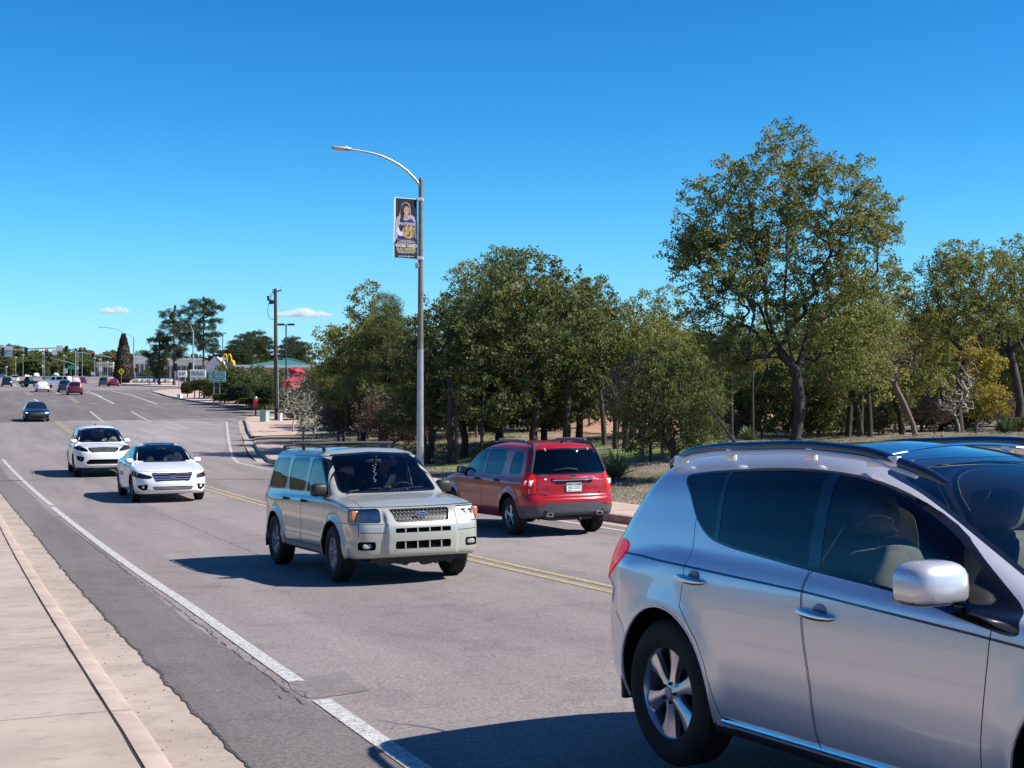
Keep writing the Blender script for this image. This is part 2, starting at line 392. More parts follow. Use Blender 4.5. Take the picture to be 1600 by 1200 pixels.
def shell(P, Fc, cuts, F, parent, regs, base_name, base_mat, post=None):
    """regs: reg -> (object name, material, parent reg or None, offset inward, label)"""
    me = bpy.data.meshes.new('t'); me.from_pydata(P.tolist(), [], Fc.tolist()); bm = bmesh.new(); bm.from_mesh(me); bpy.data.meshes.remove(me)
    lay = bm.faces.layers.int.new('reg')
    fi = FaceIndex(bm)
    for c in cuts: cut(bm, lay, fi, *c)
    if post:
        for f in bm.faces:
            r = post(f.calc_center_median(), f[lay], f)
            if r is not None: f[lay] = r
    bm.verts.index_update(); co = np.array([v.co[:] for v in bm.verts]); G = grad(F, co); G /= np.maximum(np.linalg.norm(G, axis=1), 1e-9)[:, None]
    by = {}
    for f in bm.faces: by.setdefault(f[lay], []).append([v.index for v in f.verts])
    # regions whose object name is None become extra material slots of the body
    objs = {}; slots = [base_mat]; body_f = list(by.get(0, [])); body_m = [0]*len(body_f)
    for r, spec in regs.items():
        if spec[0] is None and r in by:
            slots.append(spec[1]); body_f += by[r]; body_m += [len(slots)-1]*len(by[r])
    def mk(name, faces, mats, mi, off, par):
        used = np.unique(np.concatenate([np.array(f) for f in faces])); mp = {int(u): i for i, u in enumerate(used)}
        vv = co[used]-G[used]*off; nn = G[used]
        o = mesh_obj(name, vv, [[mp[i] for i in f] for f in faces], mats, par, mi, True)
        o.data.normals_split_custom_set_from_vertices(nn.tolist()); return o
    objs[0] = mk(base_name, body_f, slots, body_m, 0, parent)
    for r, spec in regs.items():
        if spec[0] in (None, 'DROP') or r not in by: continue
        par = objs.get(spec[2], parent) if spec[2] is not None else parent
        objs[r] = mk(spec[0], by[r], spec[1], None, spec[3], par)
        if len(spec) > 4 and spec[4]: objs[r]['label'] = spec[4]
        if len(spec) > 5 and spec[5]:           # a second surface behind (reflector, dark recess)
            for (nm, mt, of) in spec[5]: mk(nm, by[r], mt, None, of, objs[r])
    bm.free(); return objs

def solve(F, fixed, axis, start, stop, n=300):
    ts = np.linspace(start, stop, n); P = [np.full(n, v, float) for v in fixed]; P[axis] = ts; v = F(*P); i = int(np.argmax(v < 0))
    if not (v < 0).any(): return float(stop)
    a, b = ts[i-1], ts[i]; va, vb = v[i-1], v[i]; return float(a+(b-a)*va/(va-vb))
def car_field(s):
    """s: dict of the car's outlines, x measured forward from the rear axle"""
    top, dtop = c1(s['top'], s.get('stop', .05)); bot, _ = c1(s['bot'], .06)
    wp, _ = c1(s['plan'], .10); sec, dsec = c1(s['sec'], s.get('ssec', .03))
    xf, _ = c1(s['nose'], .03); xr, _ = c1(s['tail'], .03)
    roof, droof = c1(s['roof'], s.get('sroof', .08)); wx, dwx = c1(s['screen'], .04); rx, drx = c1(s['back'], .04)
    gw, _ = c1(s['ghw'], .10); gs, _ = c1(s['ghs'], .02)
    WBx = s['wb']; rw = s['arch']; kf, kr = s.get('kf', .16), s.get('kr', .12)
    ftop = s.get('crown', .05); pl_ = s.get('plateau')
    def F(x, y, z):
        a = np.abs(y)
        fl = 0
        for cx in (0, WBx):
            d = np.sqrt((x-cx)**2+(z-s['zc'])**2); fl = fl+s.get('flare', .02)*np.exp(-((d-rw)/s.get('flw', .07))**2)*(z > s['zc']-.2)
        side = (a-(wp(x)+sec(z)+fl))/np.sqrt(1+dsec(z)**2)
        topv = (z-(top(x)-ftop*(a/.85)**2*1.0*(a > 0)))/np.sqrt(1+dtop(x)**2)
        front = (x-(xf(z)-kf*(a/.9)**2.6+(pl_[0]*(1-sstep(pl_[1], pl_[1]+.035, a)) if pl_ else 0))); rear = (xr(z)+kr*(a/.9)**2.6-x)
        L_ = smax(smax(side, front, s.get('kc', .22)), rear, s.get('kcr', .18))
        L_ = smax(L_, topv, s.get('kt', .06)); L_ = smax(L_, bot(x)-z, .05)
        gsd = (a-(gw(x)+gs(z)))/s.get('gn', 1.08)
        rf = (z-(roof(x)-s.get('rcrown', .06)*(a/.6)**2))/np.sqrt(1+droof(x)**2)
        sc = (x-(wx(z)-s.get('kw', .10)*(a/.65)**2))/np.sqrt(1+dwx(z)**2)
        bk = ((rx(z)+s.get('kb', .06)*(a/.65)**2)-x)/np.sqrt(1+drx(z)**2)
        G_ = smax(smax(gsd, sc, s.get('kas', .07)), bk, s.get('kbs', .08)); G_ = smax(G_, rf, s.get('kr2', .12))
        G_ = smax(G_, s['zb']-.15-z, .02)
        B = smin(L_, G_, s.get('kj', .03))
        return B
    return F

def wells(e, body, F, zc, r, xs, mat, hw, detail=3):
    """the hollow above each wheel and the rolled lip round its edge"""
    for cx in xs:
        for q in (-1, 1):
            n = 28 if detail > 1 else 12; ang = np.linspace(R(-13), R(193), n); edge = []
            for t in ang:
                X_, Z_ = cx+r*math.cos(t), zc+r*math.sin(t)
                edge.append(abs(solve(F, (X_, 0, Z_), 1, q*(hw+.1), 0)) if Z_ > .16 else .55)
            m = MB(); vs = []; fs = []
            for i, t in enumerate(ang):
                c, s_ = math.cos(t), math.sin(t)
                vs += [(cx+r*c, q*max(.5, edge[i]-.002), zc+r*s_), (cx+r*c, q*.48, zc+r*s_), (cx+r*.2*c, q*.48, zc+r*.2*s_)]
            for i in range(n-1): fs += [(i*3, i*3+1, i*3+4, i*3+3), (i*3+1, i*3+2, i*3+5, i*3+4)]
            m.add(vs, fs); wo = m.build('wheel_arch', M['well'], e, True)
            if detail > 1:
                m = MB(); pts = [(cx+(r+.002)*math.cos(t), q*(edge[i]-.006), zc+(r+.002)*math.sin(t)) for i, t in enumerate(ang) if R(-24) < t < R(204) and edge[i] > hw-.22]
                m.tube(pts, .009, 6); m.build('arch_lip', mat, wo, True)
def wheel(parent, x, y, side, r, w, rimr, spokes, mat, style='wide', zc=None, steer=0):
    """one wheel; side=+1 outer face towards +y"""
    e = empty('wheel', (x, y, zc if zc is not None else r), (0, 0, steer)); e.parent = parent
    t = MB(); h = w/2; sw = r-rimr
    prof = [(rimr*.96, -h*.8), (rimr+sw*.1, -h*.92), (rimr+sw*.5, -h), (r-.035, -h*.93), (r-.008, -h*.74), (r, -h*.6)]
    for k in range(-2, 3):
        c = k*h*.26
        prof += [(r, c-h*.10), (r-.009, c-h*.08), (r-.009, c-h*.04), (r, c-h*.02)]
    prof += [(r, h*.6), (r-.008, h*.74), (r-.035, h*.93), (rimr+sw*.5, h), (rimr+sw*.1, h*.92), (rimr*.96, h*.8)]
    t.lathe(prof, 48, 'Y', close=False); t.build('tyre', M['rubber'], e, True)
    m = MB(); o = h*.72*side
    lip = rimr
    m.lathe([(lip*.93, -o*.9), (lip*.93, o*.55), (lip*.955, o*.95), (lip*.985, o*1.12), (lip*1.0, o*1.1), (lip*1.0, o*.8), (lip*.97, -o)], 48, 'Y')
    face = o*1.02
    for k in range(spokes):
        a = 2*math.pi*k/spokes+.35
        def pt(rr, ta, yy): return (rr*math.cos(a)-ta*math.sin(a), yy, rr*math.sin(a)+ta*math.cos(a))
        prof2 = {'wide': [(.045, .036, .0), (.10, .032, .004), (.16, .044, .006), (lip*.95, .070, .0)],
                 'slim': [(.04, .018, 0), (.1, .014, .004), (lip*.95, .018, .0)],
                 'star': [(.04, .034, 0), (.10, .030, .006), (lip*.95, .028, 0)]}[style]
        vs = []; 
        for (rr, wd, dp) in prof2:
            yy = face-side*(.010+dp)
            vs += [pt(rr, -wd, yy-side*.030), pt(rr, -wd*.92, yy), pt(rr, -wd*.25, yy+side*.006), pt(rr, wd*.30, yy+side*.004), pt(rr, wd*.92, yy-side*.012), pt(rr, wd, yy-side*.040)]
        fs = []
        for i in range(len(prof2)-1):
            for j in range(6):
                fs.append((i*6+j, i*6+(j+1) % 6, (i+1)*6+(j+1) % 6, (i+1)*6+j))
        m.add(vs, fs)
    m.lathe([(0, face-side*.002), (.045, face-side*.004), (.066, face-side*.016), (.07, face-side*.05)], 24, 'Y')
    for k in range(5):
        a = 2*math.pi*k/5; m.lathe([(0, 0), (.009, 0), (.009, -.012)], 8, 'Y', c=(.052*math.cos(a), face-side*.006, .052*math.sin(a)), mi=1)
    rim = m.build('rim', [mat, M['gloss_black']], e, True)
    hb = MB(); hb.lathe([(0, face+side*.004), (.026, face+side*.003), (.030, face-side*.004)], 20, 'Y'); hb.build('hub_cap', M['alloy_dull'], rim, True)
    d = MB(); d.lathe([(.0, face-side*.085), (lip*.80, face-side*.085), (lip*.80, face-side*.10), (0, face-side*.10)], 32, 'Y'); d.build('brake_disc', M['disc'], e, True)
    b2 = MB(); b2.lathe([(0, -o*.3), (lip*.93, -o*.3)], 32, 'Y'); b2.build('wheel_backing', M['well'], e)
    return e
def seat(parent, x, y, z, mat, face=1, w=.50, name='seat'):
    e = empty(name, (x, y, z)); e.parent = parent
    m = MB(); m.ball((.12*face, 0, 0), (.27, w/2, .11), 20, e=.5); m.build('seat_cushion', mat, e, True)
    m = MB(); m.M = Matrix.Translation((-.16*face, 0, .34)) @ Matrix.Rotation(-.25*face, 4, 'Y'); m.ball((0, 0, 0), (.085, w/2, .36), 24, e=.45)
    m.ball((.045*face, 0, .02), (.07, w*.30, .30), 20, e=.6)
    m.build('backrest', mat, e, True)
    m = MB(); m.M = Matrix.Translation((-.265*face, 0, .80)) @ Matrix.Rotation(-.12*face, 4, 'Y'); m.ball((0, 0, 0), (.06, .15, .105), 22, e=.55)
    m.ball((.03*face, 0, -.005), (.055, .105, .075), 18, e=.8)
    for sy in (-.05, .05): m.tube([(0, sy, -.08), (0, sy, -.17)], .007, 6)
    m.build('headrest', mat, e, True)
    return e
def steer_wheel(parent, x, y, z):
    m = MB(); m.M = Matrix.Translation((x, y, z)) @ Matrix.Rotation(R(-62), 4, 'Y')
    pts = [(.185*math.cos(t), .185*math.sin(t), 0) for t in np.linspace(0, 2*math.pi, 25)]
    m.tube(pts, .014, 8); m.ball((0, 0, -.01), (.07, .06, .02), 12)
    for a in (0.2, math.pi-.2, -math.pi/2): m.tube([(0, 0, -.01), (.18*math.cos(a), .18*math.sin(a), 0)], .012, 6)
    return m.build('steering_wheel', M['dash'], parent, True)
def dash(parent, x, z, w, mat):
    m = MB(); m.ball((x, 0, z), (.30, w, .13), 28, e=.5); return m.build('dashboard', mat, parent, True)
def mirror(parent, x, y, z, side, mat, sz=(.075, .115, .09), base=M['black'], arm=True):
    e = MB(); c = (x, side*(y+.13), z)
    e.ball(c, (sz[0]*1.25, sz[1], sz[2]), 22, e=.62)
    for i, v in enumerate(e.v):                    # flat glass side towards the rear, round front, lower edge flat
        vx = v[0]
        if vx < x-.03: vx = x-.03+(vx-x+.03)*.15
        e.v[i] = (vx, v[1], max(v[2], z-sz[2]*.55))
    o = e.build('side_mirror', mat, parent, True)
    b = MB(); b.ball((c[0]+.005, c[1], z-sz[2]*.52), (sz[0]*1.08, sz[1]*.95, .022), 16, e=.7)
    b.tube([(x+.02, side*(y-.03), z-sz[2]*.75), (x+.005, side*(y+.07), z-sz[2]*.62)], [.018, .016], 8); b.build('mirror_base', base, o, True)
    gl = MB(); gl.ball((x-.045, c[1], z+.005), (.004, sz[1]*.80, sz[2]*.62), 16, e=.7); gl.build('mirror_glass', M['chrome'], o, True)
    return o
def handle(parent, x, y, z, side, mat, L=.20, slope=0):
    m = MB(); vs = []
    n = 8
    pts = [(x-L/2, y-.012, z-slope*L/2), (x-L*.42, y+.022, z-slope*L*.42), (x-L*.2, y+.034, z-slope*.2*L), (x, y+.036, z), (x+L*.25, y+.032, z+slope*.25*L), (x+L*.42, y+.018, z+slope*.42*L), (x+L/2, y-.010, z+slope*L/2)]
    m.tube([(p[0], p[1]*side, p[2]) for p in pts], [.013, .019, .021, .022, .020, .015, .008], 10)
    return m.build('handle', mat, parent, True)
def text_mesh(name, s, size, mat, parent, Mx, ext=.001, bold=0, align='CENTER', sx=1, **k):
    cu = bpy.data.curves.new(name, 'FONT'); cu.body = s; cu.size = size; cu.extrude = ext; cu.align_x = align; cu.align_y = 'CENTER'; cu.offset = bold
    cu.resolution_u = 2
    t = bpy.data.objects.new('tmp', cu); COL.objects.link(t); dg = bpy.context.evaluated_depsgraph_get(); dg.update()
    me = bpy.data.meshes.new_from_object(t.evaluated_get(dg)); bpy.data.objects.remove(t); bpy.data.curves.remove(cu)
    me.materials.clear(); me.materials.append(mat); o = bpy.data.objects.new(name, me); COL.objects.link(o); me.name = name
    me.transform(Mx @ Matrix.Scale(sx, 4, (1, 0, 0)))
    if parent is not None: o.parent = parent
    return tag(o, **k)
def place_car(e, px, depth, py, psi, x_off=0, y_off=0):
    """put the car so that its local point (x_off, y_off, 0) stands at photo column px, distance depth; psi = heading left of towards/away"""
    pass
# ------------------------------------------------------------------ silver crossover close to the camera
P_SILVER = paint('silver_metallic_paint', (.72, .715, .74), .55, .34, .03)
def pose(e, P, psi, pitch, away=False, roll=0):
    """P = world point of the middle of the rear axle on the ground; heading psi degrees left of the view axis"""
    s, p = R(psi), R(pitch)
    if away: fw = Vector((-math.sin(s)*math.cos(p), math.cos(s)*math.cos(p), math.sin(p)))
    else: fw = Vector((math.sin(s)*math.cos(p), -math.cos(s)*math.cos(p), math.sin(p)))
    left = Vector((-fw.y, fw.x, 0)).normalized(); up = fw.cross(left)
    e.matrix_world = Matrix.Translation(P) @ Matrix((fw, left, up)).transposed().to_4x4()
def silver_crossover():
    e = empty('parked_car'); e.name = 'crossover_car'
    tag(e, 'silver crossover close to the camera, cut off by the right edge of the photo', 'car', 'vehicles on the road')
    s = dict(wb=2.825, zc=.40, arch=.435, zb=1.06, flare=.018, flw=.08,
        top=[(-1.05, 1.02), (-.85, 1.08), (0, 1.16), (1.2, 1.12), (2.2, 1.08), (2.6, 1.06), (3.3, .98), (3.6, .90), (3.75, .78)],
        bot=[(-1.05, .46), (-.7, .28), (0, .24), (2.8, .22), (3.4, .24), (3.75, .34)],
        plan=[(-1.05, .86), (-.6, .905), (0, .935), (1.4, .935), (2.8, .935), (3.4, .90), (3.75, .84)],
        sec=[(.15, -.10), (.30, -.055), (.38, -.022), (.50, -.006), (.62, .0), (.80, .0), (.92, -.006), (1.02, -.022), (1.10, -.05), (1.2, -.10)],
        nose=[(.2, 3.62), (.4, 3.72), (.7, 3.74), (.9, 3.66), (1.1, 3.5)],
        tail=[(.2, -.90), (.45, -1.02), (.75, -1.03), (.95, -.98), (1.2, -.86)],
        roof=[(-1.3, 1.50), (-.9, 1.58), (-.45, 1.645), (.1, 1.675), (.8, 1.685), (1.3, 1.665), (1.7, 1.60), (2.2, 1.45)],
        screen=[(.9, 2.95), (1.05, 2.62), (1.20, 2.32), (1.35, 2.02), (1.5, 1.70), (1.60, 1.42), (1.7, 1.1)],
        back=[(.9, -.98), (1.1, -.90), (1.3, -.76), (1.5, -.60), (1.62, -.55)],
        ghw=[(-1, .78), (-.4, .825), (.4, .855), (1.5, .86), (2.2, .83), (2.8, .76)],
        ghs=[(1.0, .02), (1.10, .0), (1.25, -.045), (1.4, -.10), (1.5, -.145), (1.6, -.20), (1.7, -.26)],
        kw=.14, kb=.10, rcrown=.055, kr2=.16, kas=.09, kbs=.14, kj=.05, kf=.26, kr=.30, kc=.30, kcr=.30, crown=.05)
    F = car_field(s); P, Fc = nets(F, (-1.15, -1.06, .12), (3.9, 1.06, 1.76), .031)
    dlo = spl([(-.10, 1.515), (.05, 1.54), (.34, 1.556), (.70, 1.565), (1.05, 1.556), (1.35, 1.525), (1.62, 1.455), (1.90, 1.335), (2.12, 1.205), (2.33, 1.07), (2.44, .985), (2.40, .955), (2.2, .985), (1.75, 1.055), (1.17, 1.105), (.75, 1.145), (.48, 1.175), (.30, 1.215), (.15, 1.30), (.02, 1.42)], n=3)
    def clip(poly, x0, x1):                 # part of the glass outline between two pillar lines
        def cl(pl, f):
            out = []
            for i in range(len(pl)):
                p, q = pl[i-1], pl[i]; a, b = f(p), f(q)
                if (a >= 0) != (b >= 0): t = a/(a-b); out.append((p[0]+(q[0]-p[0])*t, p[1]+(q[1]-p[1])*t))
                if b >= 0: out.append(q)
            return out
        a = cl(poly, lambda p: p[0]-(x0[0]+(p[1]-1.1)*x0[1])); return cl(a, lambda p: (x1[0]+(p[1]-1.1)*x1[1])-p[0])
    inner = offs(dlo, -.014)
    w1 = clip(inner, (-9, 0), (.385, -.22)); w2 = clip(inner, (.425, -.22), (1.15, -.12)); w3 = clip(inner, (1.235, -.12), (2.13, -.0))
    R_ = (lambda c: c.y < -.3); L_ = (lambda c: c.y > .3)
    cuts = []
    for cx in (0, 2.825): cuts.append(([(cx+.4385*math.cos(t), .40+.4385*math.sin(t)) for t in np.linspace(0, 2*math.pi, 45)[:-1]], 'side', (lambda c: abs(c.y) > .5), 8))
    for sgn, base in ((-1, 100), (1, 200)):
        cd = R_ if sgn < 0 else L_
        cuts.append((dlo, 'side', cd, 2))
        cuts.append((w1, 'side', cd, base+1)); cuts.append((w2, 'side', cd, base+2)); cuts.append((w3, 'side', cd, base+3))
        rd = spl([(.16, 1.265), (.185, 1.12), (.205, 1.0), (.20, .90), (.17, .84)], False, 3)+[(.17+.0, .83)]
        ar = [(.455*math.cos(t)+0.0, .40+.455*math.sin(t)) for t in np.linspace(R(68), R(-2), 9)]
        seam_r = [(.12, 1.32), (.155, 1.24), (.19, 1.10), (.205, .97), (.20, .86)]+[(p[0]+.02, p[1]) for p in ar if p[1] < .80 and p[0] > .20]+[(.52, .355)]
        doorR = [(.19, 1.24), (.215, 1.10), (.225, .97), (.22, .86)]
        door1 = offs([(.145, 1.30), (.19, 1.10), (.205, .97), (.20, .86), (.27, .79), (.36, .70), (.42, .60), (.46, .48), (.50, .335), (1.245, .315), (1.235, .60), (1.19, .85), (1.165, 1.09), (1.14, 1.30)], -.002)
        door2 = offs([(1.171, 1.09), (1.196, .85), (1.241, .60), (1.251, .315), (2.22, .30), (2.25, .55), (2.30, .85), (2.315, .99), (2.20, 1.15), (2.0, 1.2), (1.3, 1.2)], -.002)
        full = [d for d in (door1, door2)]
        for i, d in enumerate(full):
            cuts.append((offs(d, .0028), 'side', cd, 5, {0}))
            cuts.append((offs(d, -.0028), 'side', cd, base+10+i, {5}))
        stripe = ribbon([(-.52, 1.085), (-.3, 1.082), (.2, 1.062), (1.2, 1.015), (2.2, .945), (2.9, .89), (3.3, .86)], .011)
        for dreg in (base+10, base+11, 0): pass
        cuts.append((stripe, 'side', cd, 6, {0, base+10, base+11}))
        # roof and tail panels
        cuts.append((ribbon([(-.46, 1.62), (-.52, 1.52), (-.62, 1.30), (-.70, 1.12)], .006), 'side', cd, 5, {0}))
        cuts.append((ribbon([(2.33, 1.02), (2.46, 1.085)], .005), 'side', cd, 5, {0}))
        cuts.append((ribbon([(-.52, .76), (-.40, .70), (-.36, .62)], .005), 'side', cd, 5, {0}))
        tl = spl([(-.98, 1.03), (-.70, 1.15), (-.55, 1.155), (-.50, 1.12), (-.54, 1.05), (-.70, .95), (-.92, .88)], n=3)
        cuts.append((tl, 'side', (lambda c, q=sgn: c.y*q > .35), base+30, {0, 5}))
        cuts.append((spl([(2.95, .80), (3.2, .90), (3.55, .84), (3.62, .72), (3.4, .68), (3.15, .73)], n=3), 'side', (lambda c, q=sgn: c.y*q > .42), base+31, {0}))
    ws = spl([(-.60, 1.10), (-.62, 1.04), (-.3, 1.03), (0, 1.03), (.3, 1.03), (.62, 1.04), (.60, 1.10), (.60, 1.3), (.565, 1.52), (.53, 1.565), (.3, 1.595), (0, 1.60), (-.3, 1.595), (-.53, 1.565), (-.565, 1.52), (-.60, 1.3)], n=2)
    ws = [(-.70, 1.07), (0, 1.05), (.70, 1.07), (.66, 1.3), (.595, 1.545), (.3, 1.60), (0, 1.612), (-.3, 1.60), (-.595, 1.545), (-.66, 1.3)]
    ws = rnd(ws, .04, 2)
    cuts.append((offs(ws, .0), 'front', (lambda c: c.x > 1.2), 7, {0})); cuts.append((offs(ws, -.03), 'front', (lambda c: c.x > 1.2), 40, {7}))
    bw = rnd([(-.60, 1.12), (.60, 1.12), (.52, 1.46), (0, 1.50), (-.52, 1.46)], .05, 2)
    cuts.append((offs(bw, .02), 'front', (lambda c: c.x < -.3), 7, {0})); cuts.append((bw, 'front', (lambda c: c.x < -.3), 41, {7}))
    roofg = rnd([(.42, -.50), (1.22, -.50), (1.22, .50), (.42, .50)], .05, 2)
    cuts.append((rnd([(-.45, -.46), (1.28, -.46), (1.34, 0), (1.28, .46), (-.45, .46)], .05, 2), 'top', (lambda c: c.z > 1.5), 42, {0, 7}))
    regs = {2: (None, M['gloss_black']), 5: (None, M['seam']), 6: (None, M['stripe']), 7: (None, M['gloss_black']), 8: ('DROP', M['well'], None, 0), 9: (None, M['black']), 43: (None, M['seam'])}
    for b in (100, 200):
        regs[b+10] = ('door', P_SILVER, None, 0); regs[b+11] = ('door', P_SILVER, None, 0)
        regs[b+1] = ('quarter_window', M['glass_dark'], None, .002); regs[b+2] = ('side_window', M['glass_dark'], b+10, .002); regs[b+3] = ('side_window', M['glass_side'], b+11, .002)
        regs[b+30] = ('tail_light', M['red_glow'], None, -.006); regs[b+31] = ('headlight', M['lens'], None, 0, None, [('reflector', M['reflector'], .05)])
    regs[40] = ('windscreen', M['glass_shade'], None, .002); regs[41] = ('rear_window', M['glass_dark'], None, .002); regs[42] = ('roof_glass', M['roof_gloss'], None, -.001)
    def post(c, r, f):
        if c.z < .30 and r in (0,): return 9
        return None
    objs = shell(P, Fc, cuts, F, e, regs, 'body', P_SILVER, post)
    wells(e, objs[0], F, .40, .4385, (0, 2.825), P_SILVER, .94, 3)
    # chrome strip along the sill
    for sg in (-1, 1):
        m = MB(); pts = [(x, sg*(.935-.055+.012), .31+(.006 if x < 1 else 0)) for x in np.linspace(.50, 2.34, 24)]
        pts = [(x, sg*(float(c1(s['plan'], .1)[0](x))-.040), .322) for x in np.linspace(.50, 2.34, 16)]
        m.tube(pts, .013, 8); m.build('sill_strip', M['chrome'], e, True)
        m = MB(); m.box((-.47, sg*.80, .43), (.035, .20, .30), bev=.012); m.build('mud_flap', M['black'], e)
        d2 = objs[100+11 if sg < 0 else 211]; d1 = objs[100+10 if sg < 0 else 210]
        # door pulls in their hollows
        for dd, hx, hz in ((d1, .29, 1.00), (d2, 1.30, .925)):
            yy = float(c1(s['plan'], .1)[0](hx)+c1(s['sec'], .03)[0](hz))
            hn = handle(dd, hx, yy, hz, sg, M['chrome'], .235, -.06)
            cup = MB(); cup.ball((hx+.012, sg*(yy-.001), hz-.005), (.055, .004, .055), 20); cup.build('handle_cup', M['cup'], dd, True)
        mirror(e, 2.10, .90, 1.125, sg, P_SILVER, (.10, .145, .100), M['gloss_black'])
        # roof rail: dark moulding over a silver bar with open gaps
        rl = MB(); n = 30; xs = np.linspace(-.36, 1.78, n); A = []
        roof_f = c1(s['roof'], .08)[0]
        top = lambda x: float(roof_f(x))
        def ry(x): return sg*float(np.interp(x, [-.4, .4, 1.2, 1.8], [.60, .635, .63, .60]))
        def lift(x): return float(np.interp(x, [-.40, -.30, -.12, .2, 1.0, 1.35, 1.70, 1.82], [-.02, .012, .045, .055, .05, .035, -.005, -.03]))
        def rz_(x): return top(x)-.055*(abs(ry(x))/.6)**2
        rl.tube([(x, ry(x), rz_(x)+lift(x)) for x in xs], [.012+.014*min(1, (i+1)/4, (n-i)/3) for i in range(n)], 10)
        ro = rl.build('roof_rail', M['rail_dark'], e, True)
        sv = MB()
        sv.tube([(x, ry(x)+sg*.012, rz_(x)+lift(x)-.028) for x in np.linspace(-.30, 1.62, 28)], .014, 8)
        for xx, ww in ((-.24, .10), (.27, .055), (.93, .055), (1.42, .20)):
            sv.box((xx, ry(xx)+sg*.004, rz_(xx)+.0+lift(xx)*.3), (ww, .035, max(.03, lift(xx)+.02)), bev=.006)
        sv.build('rail_bar', P_SILVER, ro, True)
        # cabin seats
    seat(e, 1.33, -.40, .53, M['seat_beige'], 1, .50); seat(e, 1.36, .38, .53, M['seat_beige'], 1, .50)
    m = MB(); m.ball((.45, 0, .52), (.28, .62, .10), 20, e=.4); m.ball((.20, 0, .98), (.09, .66, .36), 20, e=.4); m.build('rear_bench', M['seat_beige'], e, True)
    dash(e, 2.33, .80, .66, M['dash_tan']); steer_wheel(e, 1.95, .37, .98)
    m = MB(); m.box((1.4, 0, .40), (2.9, 1.5, .03)); m.build('cabin_floor', M['dash'], e)
    m = MB(); m.tube([(-.50, 0, 1.66), (-.60, 0, 1.70), (-.88, 0, 1.95)], [.012, .009, .004], 6); m.build('antenna', M['black'], e, True)
    for x in (0, 2.825):
        for sg in (-1, 1): wheel(e, x, sg*.805, sg, .381, .235, .247, 6, M['alloy'], 'wide')
    # cross member on the roof
    m = MB(); m.tube([(1.30, y, 1.662-.055*(y/.6)**2) for y in np.linspace(-.50, .50, 16)], .007, 6); m.build('sunroof_trim', M['chrome'], e, True)
    return e
M['glass_shade'] = glass('shaded_windscreen_glass', (.30, .34, .36))  # darker tint, the silver car's own windscreen glass
M['stripe'] = pr('navy_pinstripe', (.012, .02, .07), .35, coat=.5)
M['cup'] = pr('handle_hollow', (.20, .22, .26), .4, .5)
M['red_glow'] = pr('lit_tail_lamp', (.62, .008, .008), .25, coat=.3, spec=.2, emit=(1, .012, .006), es=.22)  # faint glow added to the lens so its red stays vivid in shade
M['roof_gloss'] = pr('dark_roof_glass', (.012, .016, .028), .05, coat=1)
M['rail_dark'] = pr('dark_rail_moulding', (.012, .02, .06), .22, coat=.6)
car_silver = silver_crossover()
# rear right wheel of the car stands 0.94 m out from the middle line
_s, _p = R(26), R(3)
_fw = Vector((math.sin(_s)*math.cos(_p), -math.cos(_s)*math.cos(_p), math.sin(_p)))
_left = Vector((-_fw.y, _fw.x, 0)).normalized(); _up = _fw.cross(_left)
_wc = Vector(((1040-800)/F_PX*7.1, 7.1, H0-(1083-YH)/F_PX*7.1))
pose(car_silver, _wc+_left*.91-_up*.381, 26, 3)
